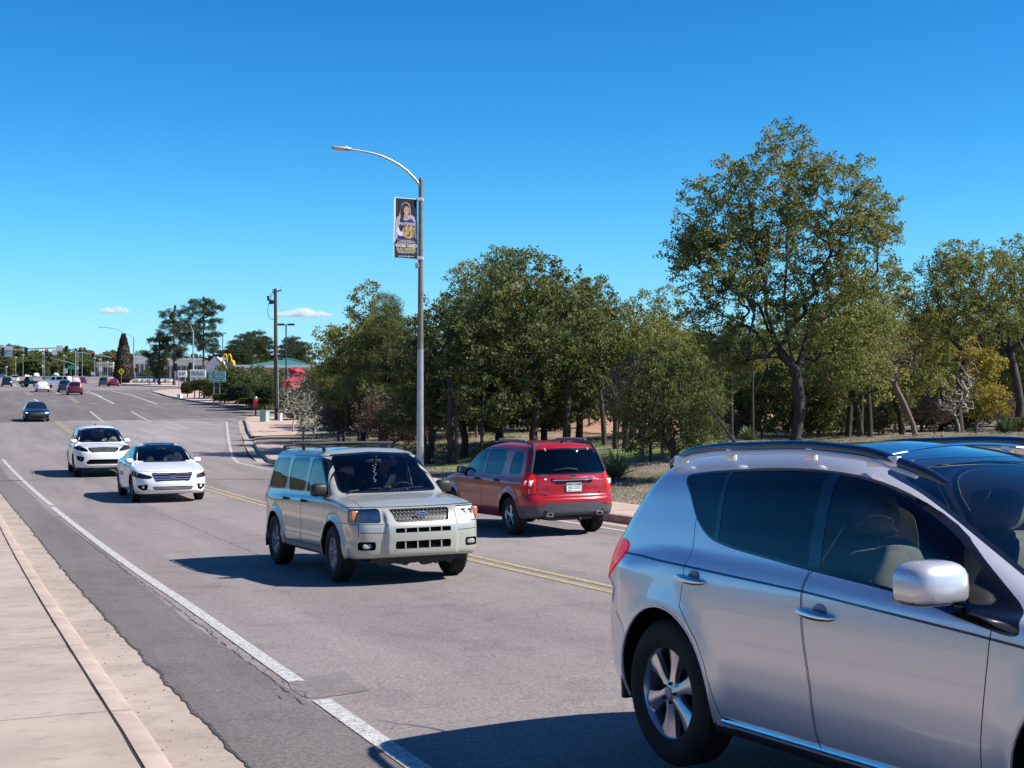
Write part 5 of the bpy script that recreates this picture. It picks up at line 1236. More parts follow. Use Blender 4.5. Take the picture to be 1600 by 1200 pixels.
# patches of other asphalt
def pxline(l): return [atuv(*p) for p in l]
def lay(name, poly, dz, mat, du=1.2, dv=2.0): 
    us = [p[0] for p in poly]; vs = [p[1] for p in poly]; return sheet(name, poly, dz, mat, gr(min(us)-.1, max(us)+.1, du), gr(min(vs)-.1, max(vs)+.1, dv))
rr = random.Random(5)
strip = [(u, float(va(u))+.02) for u in gr(-30, 60, 2)]+[(u, float(va(u))+.80+.05*math.sin(u*.35)-.004*max(0, u-15)+rr.uniform(-.02, .02)) for u in gr(-30, 60, 2)[::-1]]
lay('road_patch', strip, .002, M['asphalt_dark'])
lay('road_patch', pxline([(448, 1062), (462, 1060), (510, 1055), (540, 1050), (556, 1066), (578, 1079), (540, 1086), (500, 1091), (478, 1092), (455, 1078)]), .004, M['asphalt_patch'])
lay('road_patch', [(104, .6), (109, 20), (128, 26), (137, 22), (148, 21.3), (165, 21.2), (187, 22.3), (205, 26), (205, 2.6), (150, .9)], .004, M['asphalt_dark'], 4, 3)
lay('road_patch', [(62, 10.6), (66, 11.6), (92, 16), (104, 18.3), (106, 8.5), (70, 6.4), (58, 8)], .004, M['asphalt_pale'], 2.5, 3)
# painted lines
def sweep(name, pts, w_, dz, mat, step=1.0, kind='structure', wob=0, **k):
    P = [Vector(p) for p in pts]; out = [P[0]]
    for a, b in zip(P, P[1:]):
        n = max(1, int((b-a).length/step)); out += [a+(b-a)*(i+1)/n for i in range(n)]
    rr = random.Random(len(out)); vs = []; fs = []
    for i, p in enumerate(out):
        t = (out[min(i+1, len(out)-1)]-out[max(i-1, 0)]).normalized(); n = Vector((-t.y, t.x)); o_ = rr.uniform(-wob, wob); ww = w_*(1+(rr.uniform(-.5, .6) if wob else 0))
        for s_ in (-.5, .5):
            q = p+n*(ww*s_+o_); x, y = uv2xy(q.x, q.y); vs.append((x, y, float(road_z(q.x))+dz))
    for i in range(len(out)-1): fs.append((i*2, i*2+1, i*2+3, i*2+2))
    o = mesh_obj(name, vs, fs, mat, kind=kind, **k); return o
def lnu(v0, u0, u1, far=0, st=2.0): return [(u, v0-.022*max(0, u-15)+far) for u in gr(u0, u1, st)]
LW = M['line_white']; LY = M['line_yellow']
sweep('edge_line', lnu(2.26, -30, 9.12), .13, .007, LW); sweep('edge_line', lnu(2.27, 9.92, 34), .125, .007, LW); sweep('edge_line', lnu(2.30, 34.6, 60), .12, .007, LW)
for dv in (-.13, .13): sweep('centre_line', lnu(7.02+dv, -30, 62)+[(75, 5.9+dv), (92, 5.95+dv), (106, 6.1+dv)], .11, .007, LY)
sweep('edge_line', [(u, 11.25-.022*max(0, u-15)) for u in gr(-30, 46, 2)]+[(49, 10.2), (54, 10.0), (58, 10.5), (67, 12.0), (80, 14.2), (92.7, 16.4), (102, 18.0)], .13, .007, LW)
for l, w_ in (([(163, 660), (141, 643)], .14), ([(237, 660), (205, 643)], .14), ([(131, 612), (155, 620), (178, 631)], .22), ([(136, 611), (160, 620.5)], .2), ([(174, 611), (206, 618), (245, 632)], .2),
              ([(54, 624), (64, 630.5)], .28), ([(83, 611), (95, 617)], .2), ([(20, 600), (26, 604)], .3), ([(76, 626.6), (100, 626.8)], .5), ([(139, 629.8), (152, 630.4)], .5), ([(110, 658), (146, 658.6)], .45), ([(255, 631), (282, 631.5)], .5), ([(197, 615.5), (208, 616)], .6), ([(105, 590), (150, 590.5)], .5)):
    sweep('lane_line', pxline(l), w_, .009, LW)
for l in ([(107, 620), (119, 629.8)], [(111, 619.5), (123, 629.8)], [(39, 612), (46, 618)], [(43, 611.5), (51, 618)]): sweep('centre_line', pxline(l), .13, .009, LY)
# cracks and joints
def ragged(name, pts, wmin, wmax, amp, dz, mat, seed):
    P = []; rr_ = []
    for a, b in zip(pts, pts[1:]):
        n = max(1, int(math.hypot(b[0]-a[0], b[1]-a[1])/.06)); P += [(a[0]+(b[0]-a[0])*k/n, a[1]+(b[1]-a[1])*k/n) for k in range(n)]
    vs = []; fs = []
    for i, (u, v) in enumerate(P):
        o_ = amp*(mnoise.noise(Vector((u*1.7, seed, 0)))+.5*mnoise.noise(Vector((u*6, seed, 3)))+.3*mnoise.noise(Vector((u*19, seed, 5)))); w_ = wmin+(wmax-wmin)*max(0, .5+mnoise.noise(Vector((u*4, seed, 9)))+.5*mnoise.noise(Vector((u*15, seed, 11))))
        for q in (-.5, .5): x, y = uv2xy(u, v+o_+q*w_); vs.append((x, y, float(road_z(u))+dz))
    for i in range(len(P)-1): fs.append((i*2, i*2+1, i*2+3, i*2+2))
    return mesh_obj(name, vs, fs, mat, kind='structure')
ragged('edge_crack', [(u, float(va(u))+.015) for u in gr(-10, 60, 1)], .010, .032, .045, .0055, M['crack'], 1)
ragged('edge_crack', [(u, 2.12-.022*max(0, u-15)) for u in gr(9, 40, 1)], .0, .012, .03, .0065, M['crack'], 12)
ragged('edge_crack', [(u, float(va(u))+.82) for u in gr(9, 34, 1)], .0, .010, .12, .0065, M['crack'], 15)
for l in ([(0, 8.9, 30), ], ): pass
rr = random.Random(11)
for (u0, v0, u1, v1) in ((9.3, 2.05, 9.8, 2.0), (16, 4.3, 60, 3.3), (38, 1, 38.6, 11), (46, 1, 47, 10.5)):
    n = 24; pts = [(u0+(u1-u0)*i/n, v0+(v1-v0)*i/n) for i in range(n+1)]
    ragged('road_crack', pts, .0, .014, .06, .006, M['crack'], u0)
# near kerb: rolled gutter, kerb and pavement
def extrude_path(name, pts, prof, mat, zf=road_z, smooth=True):
    """prof: list of (offset to the left of travel, height above the road)"""
    P = [Vector(p) for p in pts]; vs = []; fs = []; m = len(prof)
    for i, p in enumerate(P):
        t = (P[min(i+1, len(P)-1)]-P[max(i-1, 0)]).normalized(); n = Vector((-t.y, t.x))
        for off, h_ in prof:
            q = p+n*off; x, y = uv2xy(q.x, q.y); vs.append((x, y, float(zf(p.x))+h_))
    for i in range(len(P)-1):
        for j in range(m-1): fs.append((i*m+j, (i+1)*m+j, (i+1)*m+j+1, i*m+j+1))
    o = mesh_obj(name, vs, fs, mat, smooth=smooth, kind='structure')
    bm = bmesh.new(); bm.from_mesh(o.data); bmesh.ops.recalc_face_normals(bm, faces=bm.faces)
    if sum(f.normal.z*f.calc_area() for f in bm.faces) < 0: bmesh.ops.reverse_faces(bm, faces=bm.faces)
    for e in bm.edges:
        if len(e.link_faces) == 2 and e.calc_face_angle(0) > R(50): e.smooth = False
    bm.to_mesh(o.data); bm.free(); return o
nu = gr(-30, 60, 1)
near = [(u, float(va(u))) for u in nu]
extrude_path('gutter', near, [(.0, .002), (0-.0, .004), (-.0-.0, .006), (-.36, -.002)][::1] if False else [(.01, .0), (-.38, .004)], M['gutter'])
extrude_path('kerb', near, [(-.375, .002), (-.40, .06), (-.43, .115), (-.47, .142), (-.58, .15), (-.585, .10)], M['kerb'])
sheet('pavement', [(u, float(va(u))-.60) for u in nu]+[(60, -4), (-30, -4)], .15, M['walk'], gr(-30, 60, 1), gr(-4, 2, 1))
sweep('pavement_joint', [(u, float(va(u))-.593) for u in nu], .011, .152, M['joint'], .3, wob=.004)
for u in gr(-28, 60, 3.05):
    sweep('pavement_joint', [(u, -4), (u, float(va(u))-.60)], .006, .153, M['joint']); sweep('kerb_joint', [(u, float(va(u))-.58), (u, float(va(u))-.46)], .010, .153, M['joint'])
# far kerbs and pavement
fk = [(u, float(vk(u))) for u in gr(-30, 54, 2)]
def kerb_run(pts, gut=.42):
    extrude_path('kerb', pts, [(0-.0, -.02), (.012, .10), (.03, .14), (.17, .152), (.175, .05)], M['kerb'])
def off_run(pts, d):
    P = [Vector(p) for p in pts]; out = []
    for i, p in enumerate(P):
        t = (P[min(i+1, len(P)-1)]-P[max(i-1, 0)]).normalized(); q = p+Vector((-t.y, t.x))*d; out.append((q.x, q.y))
    return out
k1 = fk+[(56, 11.5), (60, 12.05), (65, 12.9), (68.8, 13.5)]
k2 = [(76.5, 14.9), (85, 16.3), (95, 18.1), (102, 19.3), (106, 20.2), (108.5, 21.8), (110.5, 26), (112, 40)]
kerb_run(k1); kerb_run(k2); kerb_run([(68.8, 13.5), (76.5, 14.9)]) if False else None
for k_ in (k1, k2, [(68.8, 13.5), (76.5, 14.9)]): extrude_path('gutter', k_, [(-.44, .003), (0.005, -.012)] if k_ is not k1 else [(-.44, .003), (.005, -.008)], M['gutter'])
sheet('pavement', [(p[0], p[1]) for p in off_run(k1, .175)]+off_run([(u, float(vk(u))) for u in gr(-30, 54, 2)]+[(60, 12.3), (69, 13.9)], 1.75)[::-1], .15, M['walk_far'], gr(-30, 72, 1.5), gr(10, 18, 1))
sheet('pavement', [(69, 13.7), (69.5, 15.6), (78, 17.6), (77, 15.1)], .02, M['walk_far'], gr(66, 80, 1.5), gr(12, 19, 1))
sheet('pavement', off_run(k2, .175)+[(113, 40), (112.6, 46), (108, 40), (107, 29), (103, 24), (95, 21.7), (85, 19.6), (77.5, 17.7)], .15, M['walk_far'], gr(70, 116, 2), gr(12, 48, 2))
for k_ in (k1[-6:], ): pass
for u in gr(-20, 66, 3): sweep('pavement_joint', [(u, float(vk(u))+.2), (u+.0, float(vk(u))+1.72)], .014, .153, M['joint'])
k3 = [(125.5, 60), (127.9, 27.8), (129.2, 25.6), (130.3, 23.4), (136.9, 22.6), (142.4, 22.2), (148.5, 21.8), (156.7, 21.8), (163.8, 21.8), (176.2, 22.5), (186.9, 22.9), (196.2, 24.8), (204.1, 27.6), (209.5, 31), (212, 40), (213, 60)]
extrude_path('kerb', k3, [(0, -.02), (.012, .10), (.03, .14), (.17, .152), (.175, .05)], M['kerb'])
sheet('pavement', off_run(k3, .175)+[(190, 60), (198, 36), (190, 30), (165, 28), (148, 27.5), (139, 28), (134, 34), (131, 60)], .15, M['walk_far'], gr(122, 218, 4), gr(20, 62, 3))
k4 = [(229, 90), (231, 45), (236.4, 34.7), (243.0, 31.8), (250.5, 30.5), (266, 28.2), (290, 29.4), (316, 31.8), (400, 37), (458, 45.5)]
extrude_path('kerb', k4, [(0, -.02), (.012, .10), (.03, .14), (.17, .152), (.175, .05)], M['kerb'])
sheet('pavement', off_run(k4, .175)+[(458, 60), (400, 50), (330, 48), (275, 60), (262, 90)], .15, M['walk_far'], gr(225, 462, 8), gr(22, 92, 4))

# ------------------------------------------------------------------ street lamp with banner
M['pole_brown'] = noisy('weathered_pole_paint', (.14, .125, .12), (.22, .20, .19), 3, .5, 0); M['pole_grey'] = M['galv']
def street_lamp():
    Y = 43.0; x = col(656.5, Y); z0 = gz(x, Y); z0 = float(road_z(xy2uv(x, Y)[0]))+.15
    e = empty('street_lamp', (x, Y, z0), label='tall grey street lamp on the far kerb carrying the sports banner', cat='street lamp')
    ztop = H0+(YH-281)/F_PX*Y-z0
    zm = H0+(YH-546)/F_PX*Y-z0
    m = MB(); m.tube([(0, 0, 0), (0.01, 0, zm)], [.118, .098], 16); m.build('pole', M['pole_grey'], e, True)
    m = MB(); m.tube([(0.01, 0, zm), (.02, 0, ztop)], [.094, .068], 16); m.lathe([(0, .09), (.03, .08), (.06, .02), (.07, 0)], 12, 'Z', (.02, 0, ztop)); m.build('upper_pole', M['pole_brown'], e, True)
    m = MB(); m.box((0, 0, .03), (.38, .38, .06), bev=.01); m.lathe([(.17, .06), (.15, .16), (.12, .20)], 16); m.build('base_plate', M['galv'], e)
    A = Vector((-CT, -ST, 0)).normalized()
    pts = [Vector((.02, 0, ztop-.22))]
    for d, h_ in ((.1, .12), (.2, .24), (.45, .47), (.7, .64), (1.0, .79), (1.3, .90), (1.6, .97), (2.0, 1.02), (2.3, 1.04)): pts.append(Vector((.02, 0, ztop-.22))+A*d+Vector((0, 0, h_)))
    m = MB(); m.tube(pts, [.046, .045, .044, .042, .04, .038, .036, .034, .032, .03], 10); m.build('arm', M['galv'], e, True)
    h = MB(); p = pts[-1]; h.M = Matrix.Translation(p) @ Matrix.Rotation(math.atan2(A.y, A.x), 4, 'Z') @ Matrix.Rotation(R(-1), 4, 'Y')
    h.ball((.30, 0, .01), (.34, .12, .055), 18, e=.65); ho = h.build('lamp_head', M['galv'], e, True)
    h = MB(); h.M = Matrix.Translation(p) @ Matrix.Rotation(math.atan2(A.y, A.x), 4, 'Z'); h.lathe([(0, .05), (.035, .045), (.035, 0)], 10, 'Z', (.15, 0, .06)); h.build('light_sensor', M['white'], ho)
    h = MB(); h.M = Matrix.Translation(p) @ Matrix.Rotation(math.atan2(A.y, A.x), 4, 'Z'); h.ball((.36, 0, -.035), (.20, .085, .02), 14, e=.7); h.build('lamp_lens', M['white'], ho, True)
    for zz in (H0+(YH-312)/F_PX*Y-z0, H0+(YH-404)/F_PX*Y-z0):
        m = MB(); m.tube([Vector((0, 0, zz)), A*.86+Vector((0, 0, zz+.02))], .013, 8); m.box((0, 0, zz), (.20, .20, .10), bev=.02); m.build('banner_bracket', M['white_paint'], e)
    m = MB(); m.box((-.09, -.09, H0+(YH-415)/F_PX*Y-z0), (.12, .12, .16), bev=.02); m.build('junction_box', M['galv'], e)
    # banner, top-level: it hangs from the lamp
    zt, zb_ = H0+(YH-311)/F_PX*Y, H0+(YH-403.5)/F_PX*Y; W_, Hh = .74, zt-zb_
    b = empty('banner', (x, Y, zb_), label='navy school sports banner with a cheerleader and WORK HARD lettering, hung on the street lamp', cat='banner')
    X0 = Matrix.Translation(A*.86) ; ang = math.atan2(-A.y, -A.x)
    Fm = Matrix.Translation(A*.85) @ Matrix.Rotation(ang, 4, 'Z')        # local x runs from the free edge to the pole, y into the picture
    def pn(name, poly, t, mat, par=None, d=.0015):
        m = MB(); m.M = Fm; m.prism(poly, -t-d, -t, 'XZ'); return m.build(name, mat, par or b)
    sx = lambda a: a*W_; sz = lambda q: q*Hh
    S = lambda pts: [(sx(a), sz(q)) for a, q in pts]
    P_ = {k: pr('banner_'+k, c, .6) for k, c in dict(navy=(.003, .003, .016), white=(.70, .70, .72), jersey_white=(.40, .38, .44), purple=(.03, .012, .15), skin=(.55, .30, .22), hair=(.012, .008, .010), gold=(.62, .40, .10), gold2=(.80, .66, .35), grey=(.30, .31, .33), yellow=(.70, .62, .15), dark=(.01, .012, .02)).items()}
    cl = pn('banner_cloth', S([(0, 0), (1, -.015), (1, .985), (0, 1)]), 0, P_['navy'], None, .004)
    pn('banner_edge', S([(-.06, -.01), (.035, -.01), (.05, 1.01), (-.03, 1.01)]), .003, P_['white'], cl)
    pn('banner_edge', S([(.985, -.02), (1.04, -.02), (1.04, .60), (.985, .60)]), .003, P_['white'], cl)
    pn('picture_backdrop', S([(.55, .30), (.98, .30), (.98, .85), (.80, .86), (.70, .70)]), .002, P_['grey'], cl)
    pn('picture_backdrop', S([(.80, .30), (.98, .30), (.98, .72), (.88, .70)]), .0035, P_['dark'], cl)
    pic = pn('picture_outline', S(spl([(.20, .70), (.27, .80), (.33, .90), (.50, .935), (.66, .90), (.72, .80), (.70, .66), (.45, .60)], n=4)), .004, P_['grey'], cl)
    pn('picture_hair', S(spl([(.20, .50), (.22, .66), (.28, .80), (.36, .89), (.50, .92), (.62, .885), (.67, .79), (.68, .68), (.60, .66), (.40, .64), (.30, .52)], n=4)), .006, P_['hair'], cl)
    pn('picture_body', S(spl([(.04, .62), (.14, .69), (.34, .72), (.50, .69), (.68, .72), (.86, .70), (.93, .62), (.92, .45), (.90, .30), (.08, .30), (.03, .45)], n=3)), .008, P_['jersey_white'], cl)
    pn('picture_jersey', S([(.12, .30), (.18, .56), (.26, .655), (.50, .62), (.74, .66), (.88, .60), (.94, .30)]), .010, P_['purple'], cl)
    pn('picture_sleeve', S([(.06, .44), (.18, .37), (.42, .36), (.40, .42), (.22, .46), (.14, .54)]), .012, P_['white'], cl)
    pn('picture_hair', S(spl([(.22, .44), (.24, .60), (.30, .74), (.40, .74), (.38, .60), (.32, .46)], n=4)), .012, P_['hair'], cl)
    pn('picture_neck', S([(.44, .68), (.60, .68), (.62, .74), (.43, .74)]), .014, P_['skin'], cl)
    pn('picture_face', S(oval(.125, .068, (.525, .795), 18)), .016, P_['skin'], cl)
    pn('picture_mouth', S([(.49, .752), (.52, .745), (.56, .752), (.525, .758)]), .018, P_['white'], cl)
    for ex in (.475, .575): pn('picture_eye', S(oval(.018, .006, (ex, .808), 8)), .018, P_['hair'], cl)
    tm = lambda a, q, t: Fm @ Matrix.Translation((sx(a), -t, sz(q))) @ Matrix(((1, 0, 0), (0, 0, -1), (0, 1, 0))).to_4x4()
    text_mesh('banner_text', 'PAYSON', .135, P_['white'], cl, tm(.53, .565, .013), .0008, .002)
    rr = random.Random(3); pp = []
    for i in range(40):
        t = 2*math.pi*i/40; r_ = rr.uniform(.8, 1.12) if i % 2 else rr.uniform(1.05, 1.3); pp.append((.64+.27*r_*math.cos(t), .44+.105*r_*math.sin(t)))
    pm = pr('pompom_foil', (.6, .4, .1), .5); setc(pm, ramp(pm, nz(pm, 13, 4, .8), [(.43, (.015, .01, .02)), (.46, (.45, .25, .05)), (.50, (.62, .40, .10)), (.53, (.75, .62, .35)), (.55, (.10, .06, .10)), (.58, (.55, .33, .07))]))
    pn('picture_pompom', S([(min(.98, a), q) for a, q in pp]), .0165, pm, cl)
    pn('picture_hand', S(oval(.05, .02, (.42, .37), 8)), .021, P_['skin'], cl)
    pn('text_panel', S([(0.02, 0), (1, -.012), (1, .285), (.02, .285)]), .022, P_['navy'], cl)
    text_mesh('banner_text', 'LONGHORNS', .085, P_['white'], cl, tm(.51, .262, .0245), .0006, .0006, sx=1.12)
    pn('rule', S([(.06, .230), (.97, .226), (.97, .233), (.06, .237)]), .0245, P_['white'], cl)
    text_mesh('banner_text', 'WORK HARD', .125, P_['white'], cl, tm(.51, .195, .0245), .0006, .005, sx=.92)
    text_mesh('banner_text', 'PLAY HARDER', .105, P_['yellow'], cl, tm(.51, .142, .0245), .0006, .003, sx=.92)
    pn('rule', S([(.06, .110), (.97, .106), (.97, .112), (.06, .116)]), .0245, P_['white'], cl)
    text_mesh('banner_text', 'CHEERLEADING', .075, P_['white'], cl, tm(.51, .086, .0245), .0006, .0006, sx=1.05)
    text_mesh('banner_text', 'paysonlonghorns', .07, P_['white'], cl, tm(.51, .026, .0245), .0006, .0006, sx=1.05)
street_lamp()
# ------------------------------------------------------------------ vegetation
def leafmat(name, cols, bark=False, trans=.42, sc=1.2):
    m = pr(name, cols[0], .55, spec=.35); n = len(cols); f = nz(m, sc, 5, .7)
    c = ramp(m, f, [(.30+.42*i/(n-1), cols[i]) for i in range(n)]); f2 = nz(m, 23, 3, .8)
    c = mix(m, .9, c, ramp(m, f2, [(.3, g(.55)), (.5, g(1.0)), (.72, g(1.6))]), 'MULTIPLY'); setc(m, c)
    N, L, B = nodes(m); t = N.new('ShaderNodeBsdfTranslucent'); L.new(c, t.inputs[0]); mx = N.new('ShaderNodeMixShader'); mx.inputs[0].default_value = trans
    L.new(B.outputs[0], mx.inputs[1]); L.new(t.outputs[0], mx.inputs[2]); L.new(mx.outputs[0], N['Material Output'].inputs[0]); return m
M['bark'] = noisy('dark_bark', (.035, .028, .024), (.10, .085, .072), 9, .95, .8, .02, stretch=(1, 1, .25))
M['bark_grey'] = noisy('grey_bark', (.11, .095, .085), (.22, .195, .17), 9, .95, .6, .02, stretch=(1, 1, .3))
M['twig_pale'] = noisy('pale_twig_bark', (.30, .26, .22), (.46, .42, .37), 6, .9, 0)
M['twig_brown'] = noisy('brown_twig', (.12, .085, .07), (.22, .165, .135), 6, .9, 0)
M['oak'] = leafmat('oak_leaves', [(0.065, 0.092, 0.021), (0.152, 0.182, 0.038), (0.281, 0.277, 0.077), (0.435, 0.338, 0.154)])
M['oak_dark'] = leafmat('dark_oak_leaves', [(0.039, 0.062, 0.018), (0.093, 0.121, 0.031), (0.183, 0.196, 0.059), (0.323, 0.27, 0.115)])
M['oak_pale'] = leafmat('pale_oak_leaves', [(0.089, 0.112, 0.028), (0.19, 0.213, 0.049), (0.317, 0.305, 0.087), (0.419, 0.354, 0.151)])
M['pine'] = leafmat('pine_needles', [(.020, .040, .018), (.045, .070, .028), (.085, .10, .045)], sc=.5)
M['pine_soft'] = leafmat('soft_pine_needles', [(0.063, 0.088, 0.028), (0.133, 0.155, 0.045), (0.239, 0.23, 0.071)], sc=.9)
M['autumn'] = leafmat('yellow_leaves', [(.20, .17, .03), (.36, .28, .045), (.24, .25, .05)], trans=.45)
M['rusty'] = leafmat('rusty_leaves', [(.10, .07, .052), (.17, .125, .09), (.24, .18, .13)])
M['juniper'] = leafmat('juniper_leaves', [(.06, .085, .022), (.11, .13, .035), (.17, .18, .05)], sc=2)
M['hedge'] = leafmat('hedge_leaves', [(.035, .055, .02), (.10, .11, .03), (.16, .15, .045)], sc=1.5)
M['cypress'] = leafmat('cypress_leaves', [(.03, .035, .02), (.06, .05, .03), (.085, .065, .04)], sc=1)
M['agave'] = noisy('yucca_leaf', (.16, .20, .10), (.28, .32, .17), 4, .5, 0)
def leaves(pts, rad, per, size, seed, aspect=.55, droop=0, flat=.0, rs=None):
    """numpy cloud of small leaf faces scattered round the given points"""
    rng = np.random.default_rng(seed); n = len(pts)*per; c = np.repeat(np.asarray(pts, float), per, 0)
    d = rng.normal(size=(n, 3)); d /= np.linalg.norm(d, axis=1)[:, None]; rr_ = rad*rng.random(n)**.5; c = c+d*rr_[:, None]*np.array([1, 1, .75]); c[:, 2] -= droop*rr_
    a = rng.normal(size=(n, 3)); a /= np.linalg.norm(a, axis=1)[:, None]; b = rng.normal(size=(n, 3)); b[:, 2] *= .6; b = np.cross(a, b); b /= np.linalg.norm(b, axis=1)[:, None]
    s = size*(.6+.8*rng.random(n)); A = a*s[:, None]; B_ = b*(s*aspect)[:, None]
    V = np.stack([c-A, c+B_*.9-A*.1, c+A, c-B_*.9-A*.1], 1).reshape(-1, 3); Fq = np.arange(n*4).reshape(-1, 4); return V, Fq
def mesh_np(name, V, Fq, mat, parent=None, **k):
    me = bpy.data.meshes.new(name); me.vertices.add(len(V)); me.vertices.foreach_set('co', np.asarray(V, np.float32).ravel())
    nf, m = Fq.shape; me.loops.add(nf*m); me.loops.foreach_set('vertex_index', Fq.ravel().astype(np.int32)); me.polygons.add(nf)
    me.polygons.foreach_set('loop_start', np.arange(0, nf*m, m, dtype=np.int32)); me.polygons.foreach_set('loop_total', np.full(nf, m, np.int32))
    me.update(calc_edges=True); me.materials.append(mat); o = bpy.data.objects.new(name, me); COL.objects.link(o)
    if parent is not None: o.parent = parent
    return tag(o, **k)
def branches(pos, par, rad, name, mat, parent, sides=5, minr=0):
    """tapered limbs between skeleton nodes"""
    vs = []; fs = []
    for i in range(1, len(pos)):
        if rad[i] < minr: continue
        p, q = Vector(pos[par[i]]), Vector(pos[i]); t = q-p
        if t.length < 1e-4: continue
        t.normalize(); a = t.orthogonal().normalized(); b = t.cross(a); r0 = min(rad[par[i]], rad[i]*1.7); n = len(vs)
        k = sides if rad[i] > .03 else 3
        for c, r in ((p-t*r0*.3, r0), (q, rad[i])):
            for j in range(k):
                an = 2*math.pi*j/k; v = c+(a*math.cos(an)+b*math.sin(an))*r; vs.append(v)
        fs += [(n+j, n+(j+1) % k, n+k+(j+1) % k, n+k+j) for j in range(k)]
    return mesh_obj(name, vs, fs, mat, parent, smooth=True)
def tree(name, seed, trunk, blobs, n, mat, bark, per=26, lrad=.30, size=.05, r0=.16, gap=.0, tipr=.006, shell=.55, leafy=1.0, limbs=(), droop=.2, sides=7, power=2.15, crown='crown', minr=0, aspect=.55, **k):
    """trunk: list of points from the ground to the fork; blobs: ellipsoids (centre, radii) that the crown fills"""
    rng = np.random.default_rng(seed); e = empty(name, **k); pts = []
    vol = np.array([b[1][0]*b[1][1]*b[1][2] for b in blobs])**.75; vol /= vol.sum()
    while len(pts) < n:
        b = blobs[rng.choice(len(blobs), p=vol)]; d = rng.normal(size=3); d /= np.linalg.norm(d); r = (shell+(1-shell)*rng.random())**.6*(rng.random()**.25); r = rng.random()**(1/(2.0+shell*3))
        q = np.array(b[0])+d*r*np.array(b[1])
        if gap and mnoise.noise(Vector(q*.9)+Vector((seed*3.1, 0, 0))) < -.35+gap*.6*(rng.random()-.2): continue
        if rng.random() < .07: q = np.array(b[0])+(q-np.array(b[0]))*rng.uniform(1.08, 1.32)
        pts.append(q)
    pos = [np.array(p, float) for p in trunk]; par = [0]+list(range(len(trunk)-1)); fork = pos[-1]
    nt_ = len(trunk)
    for lb in limbs:
        last = nt_-1
        if len(lb) and lb[0] == 'from': last = len(pos)-1 if lb[1] is None else lb[1]; lb = lb[2]
        for q in lb:
            p0 = pos[last]; q = np.array(q, float); k_ = max(1, int(np.linalg.norm(q-p0)/.5))
            for s_ in range(1, k_+1): pos.append(p0+(q-p0)*s_/k_+rng.normal(size=3)*.03); par.append(last); last = len(pos)-1
    pts.sort(key=lambda q: np.linalg.norm(q-fork)); arr = np.array(pos)
    tips = []
    for q in pts:
        A = np.array(pos); dv = q-A; dist = np.linalg.norm(dv, axis=1); pen = np.where(np.arange(len(A)) < nt_-1, 3.0, 0); up = np.maximum(0, A[:, 2]-q[2])*.5
        j = int(np.argmin(dist+pen+up)); d = dist[j]; steps = max(1, int(d/.45)); last = j
        for s_ in range(1, steps+1):
            t = s_/steps; p = pos[j]*(1-t)+q*t+rng.normal(size=3)*.05*(s_ < steps)*d; p[2] += .10*math.sin(t*math.pi)*d*.4; pos.append(p); par.append(last); last = len(pos)-1
        tips.append(last)
    N_ = len(pos); ch = [[] for _ in range(N_)]
    for i in range(1, N_): ch[par[i]].append(i)
    acc = np.zeros(N_)
    for i in range(N_-1, -1, -1):
        acc[i] += tipr**power if not ch[i] else 0
        if i: acc[par[i]] += acc[i]
    rad = acc**(1/power); f = r0/rad[0]
    rad = np.maximum(rad*f**np.clip(rad/rad[0], 0, 1), tipr)
    for i in range(min(nt_, N_)): rad[i] = max(rad[i], r0*(1-.35*i/nt_)) if nt_ < 8 else r0*(1-.93*i/nt_)
    rad[0] *= 1.25
    branches(pos, par, rad, 'trunk', bark, e, sides, minr)
    if leafy > 0:
        P = np.array(pos)[nt_:]; R_ = rad[nt_:]; sel = P[(R_ < .03)]; keep = rng.random(len(sel)) < leafy; sel = sel[keep]
        V, Fq = leaves(sel, lrad, per, size, seed+1, droop=droop, aspect=aspect); mesh_np(crown, V, Fq, mat, e)
    return e
def put(e, px, Y, rz=0, s=1.0, sink=.05, sz=None):
    x = col(px, Y); e.location = (x, Y, gz(x, Y)-sink); e.rotation_euler = (0, 0, rz); e.scale = (s, s, sz or s); return e
def lean(pts): return pts

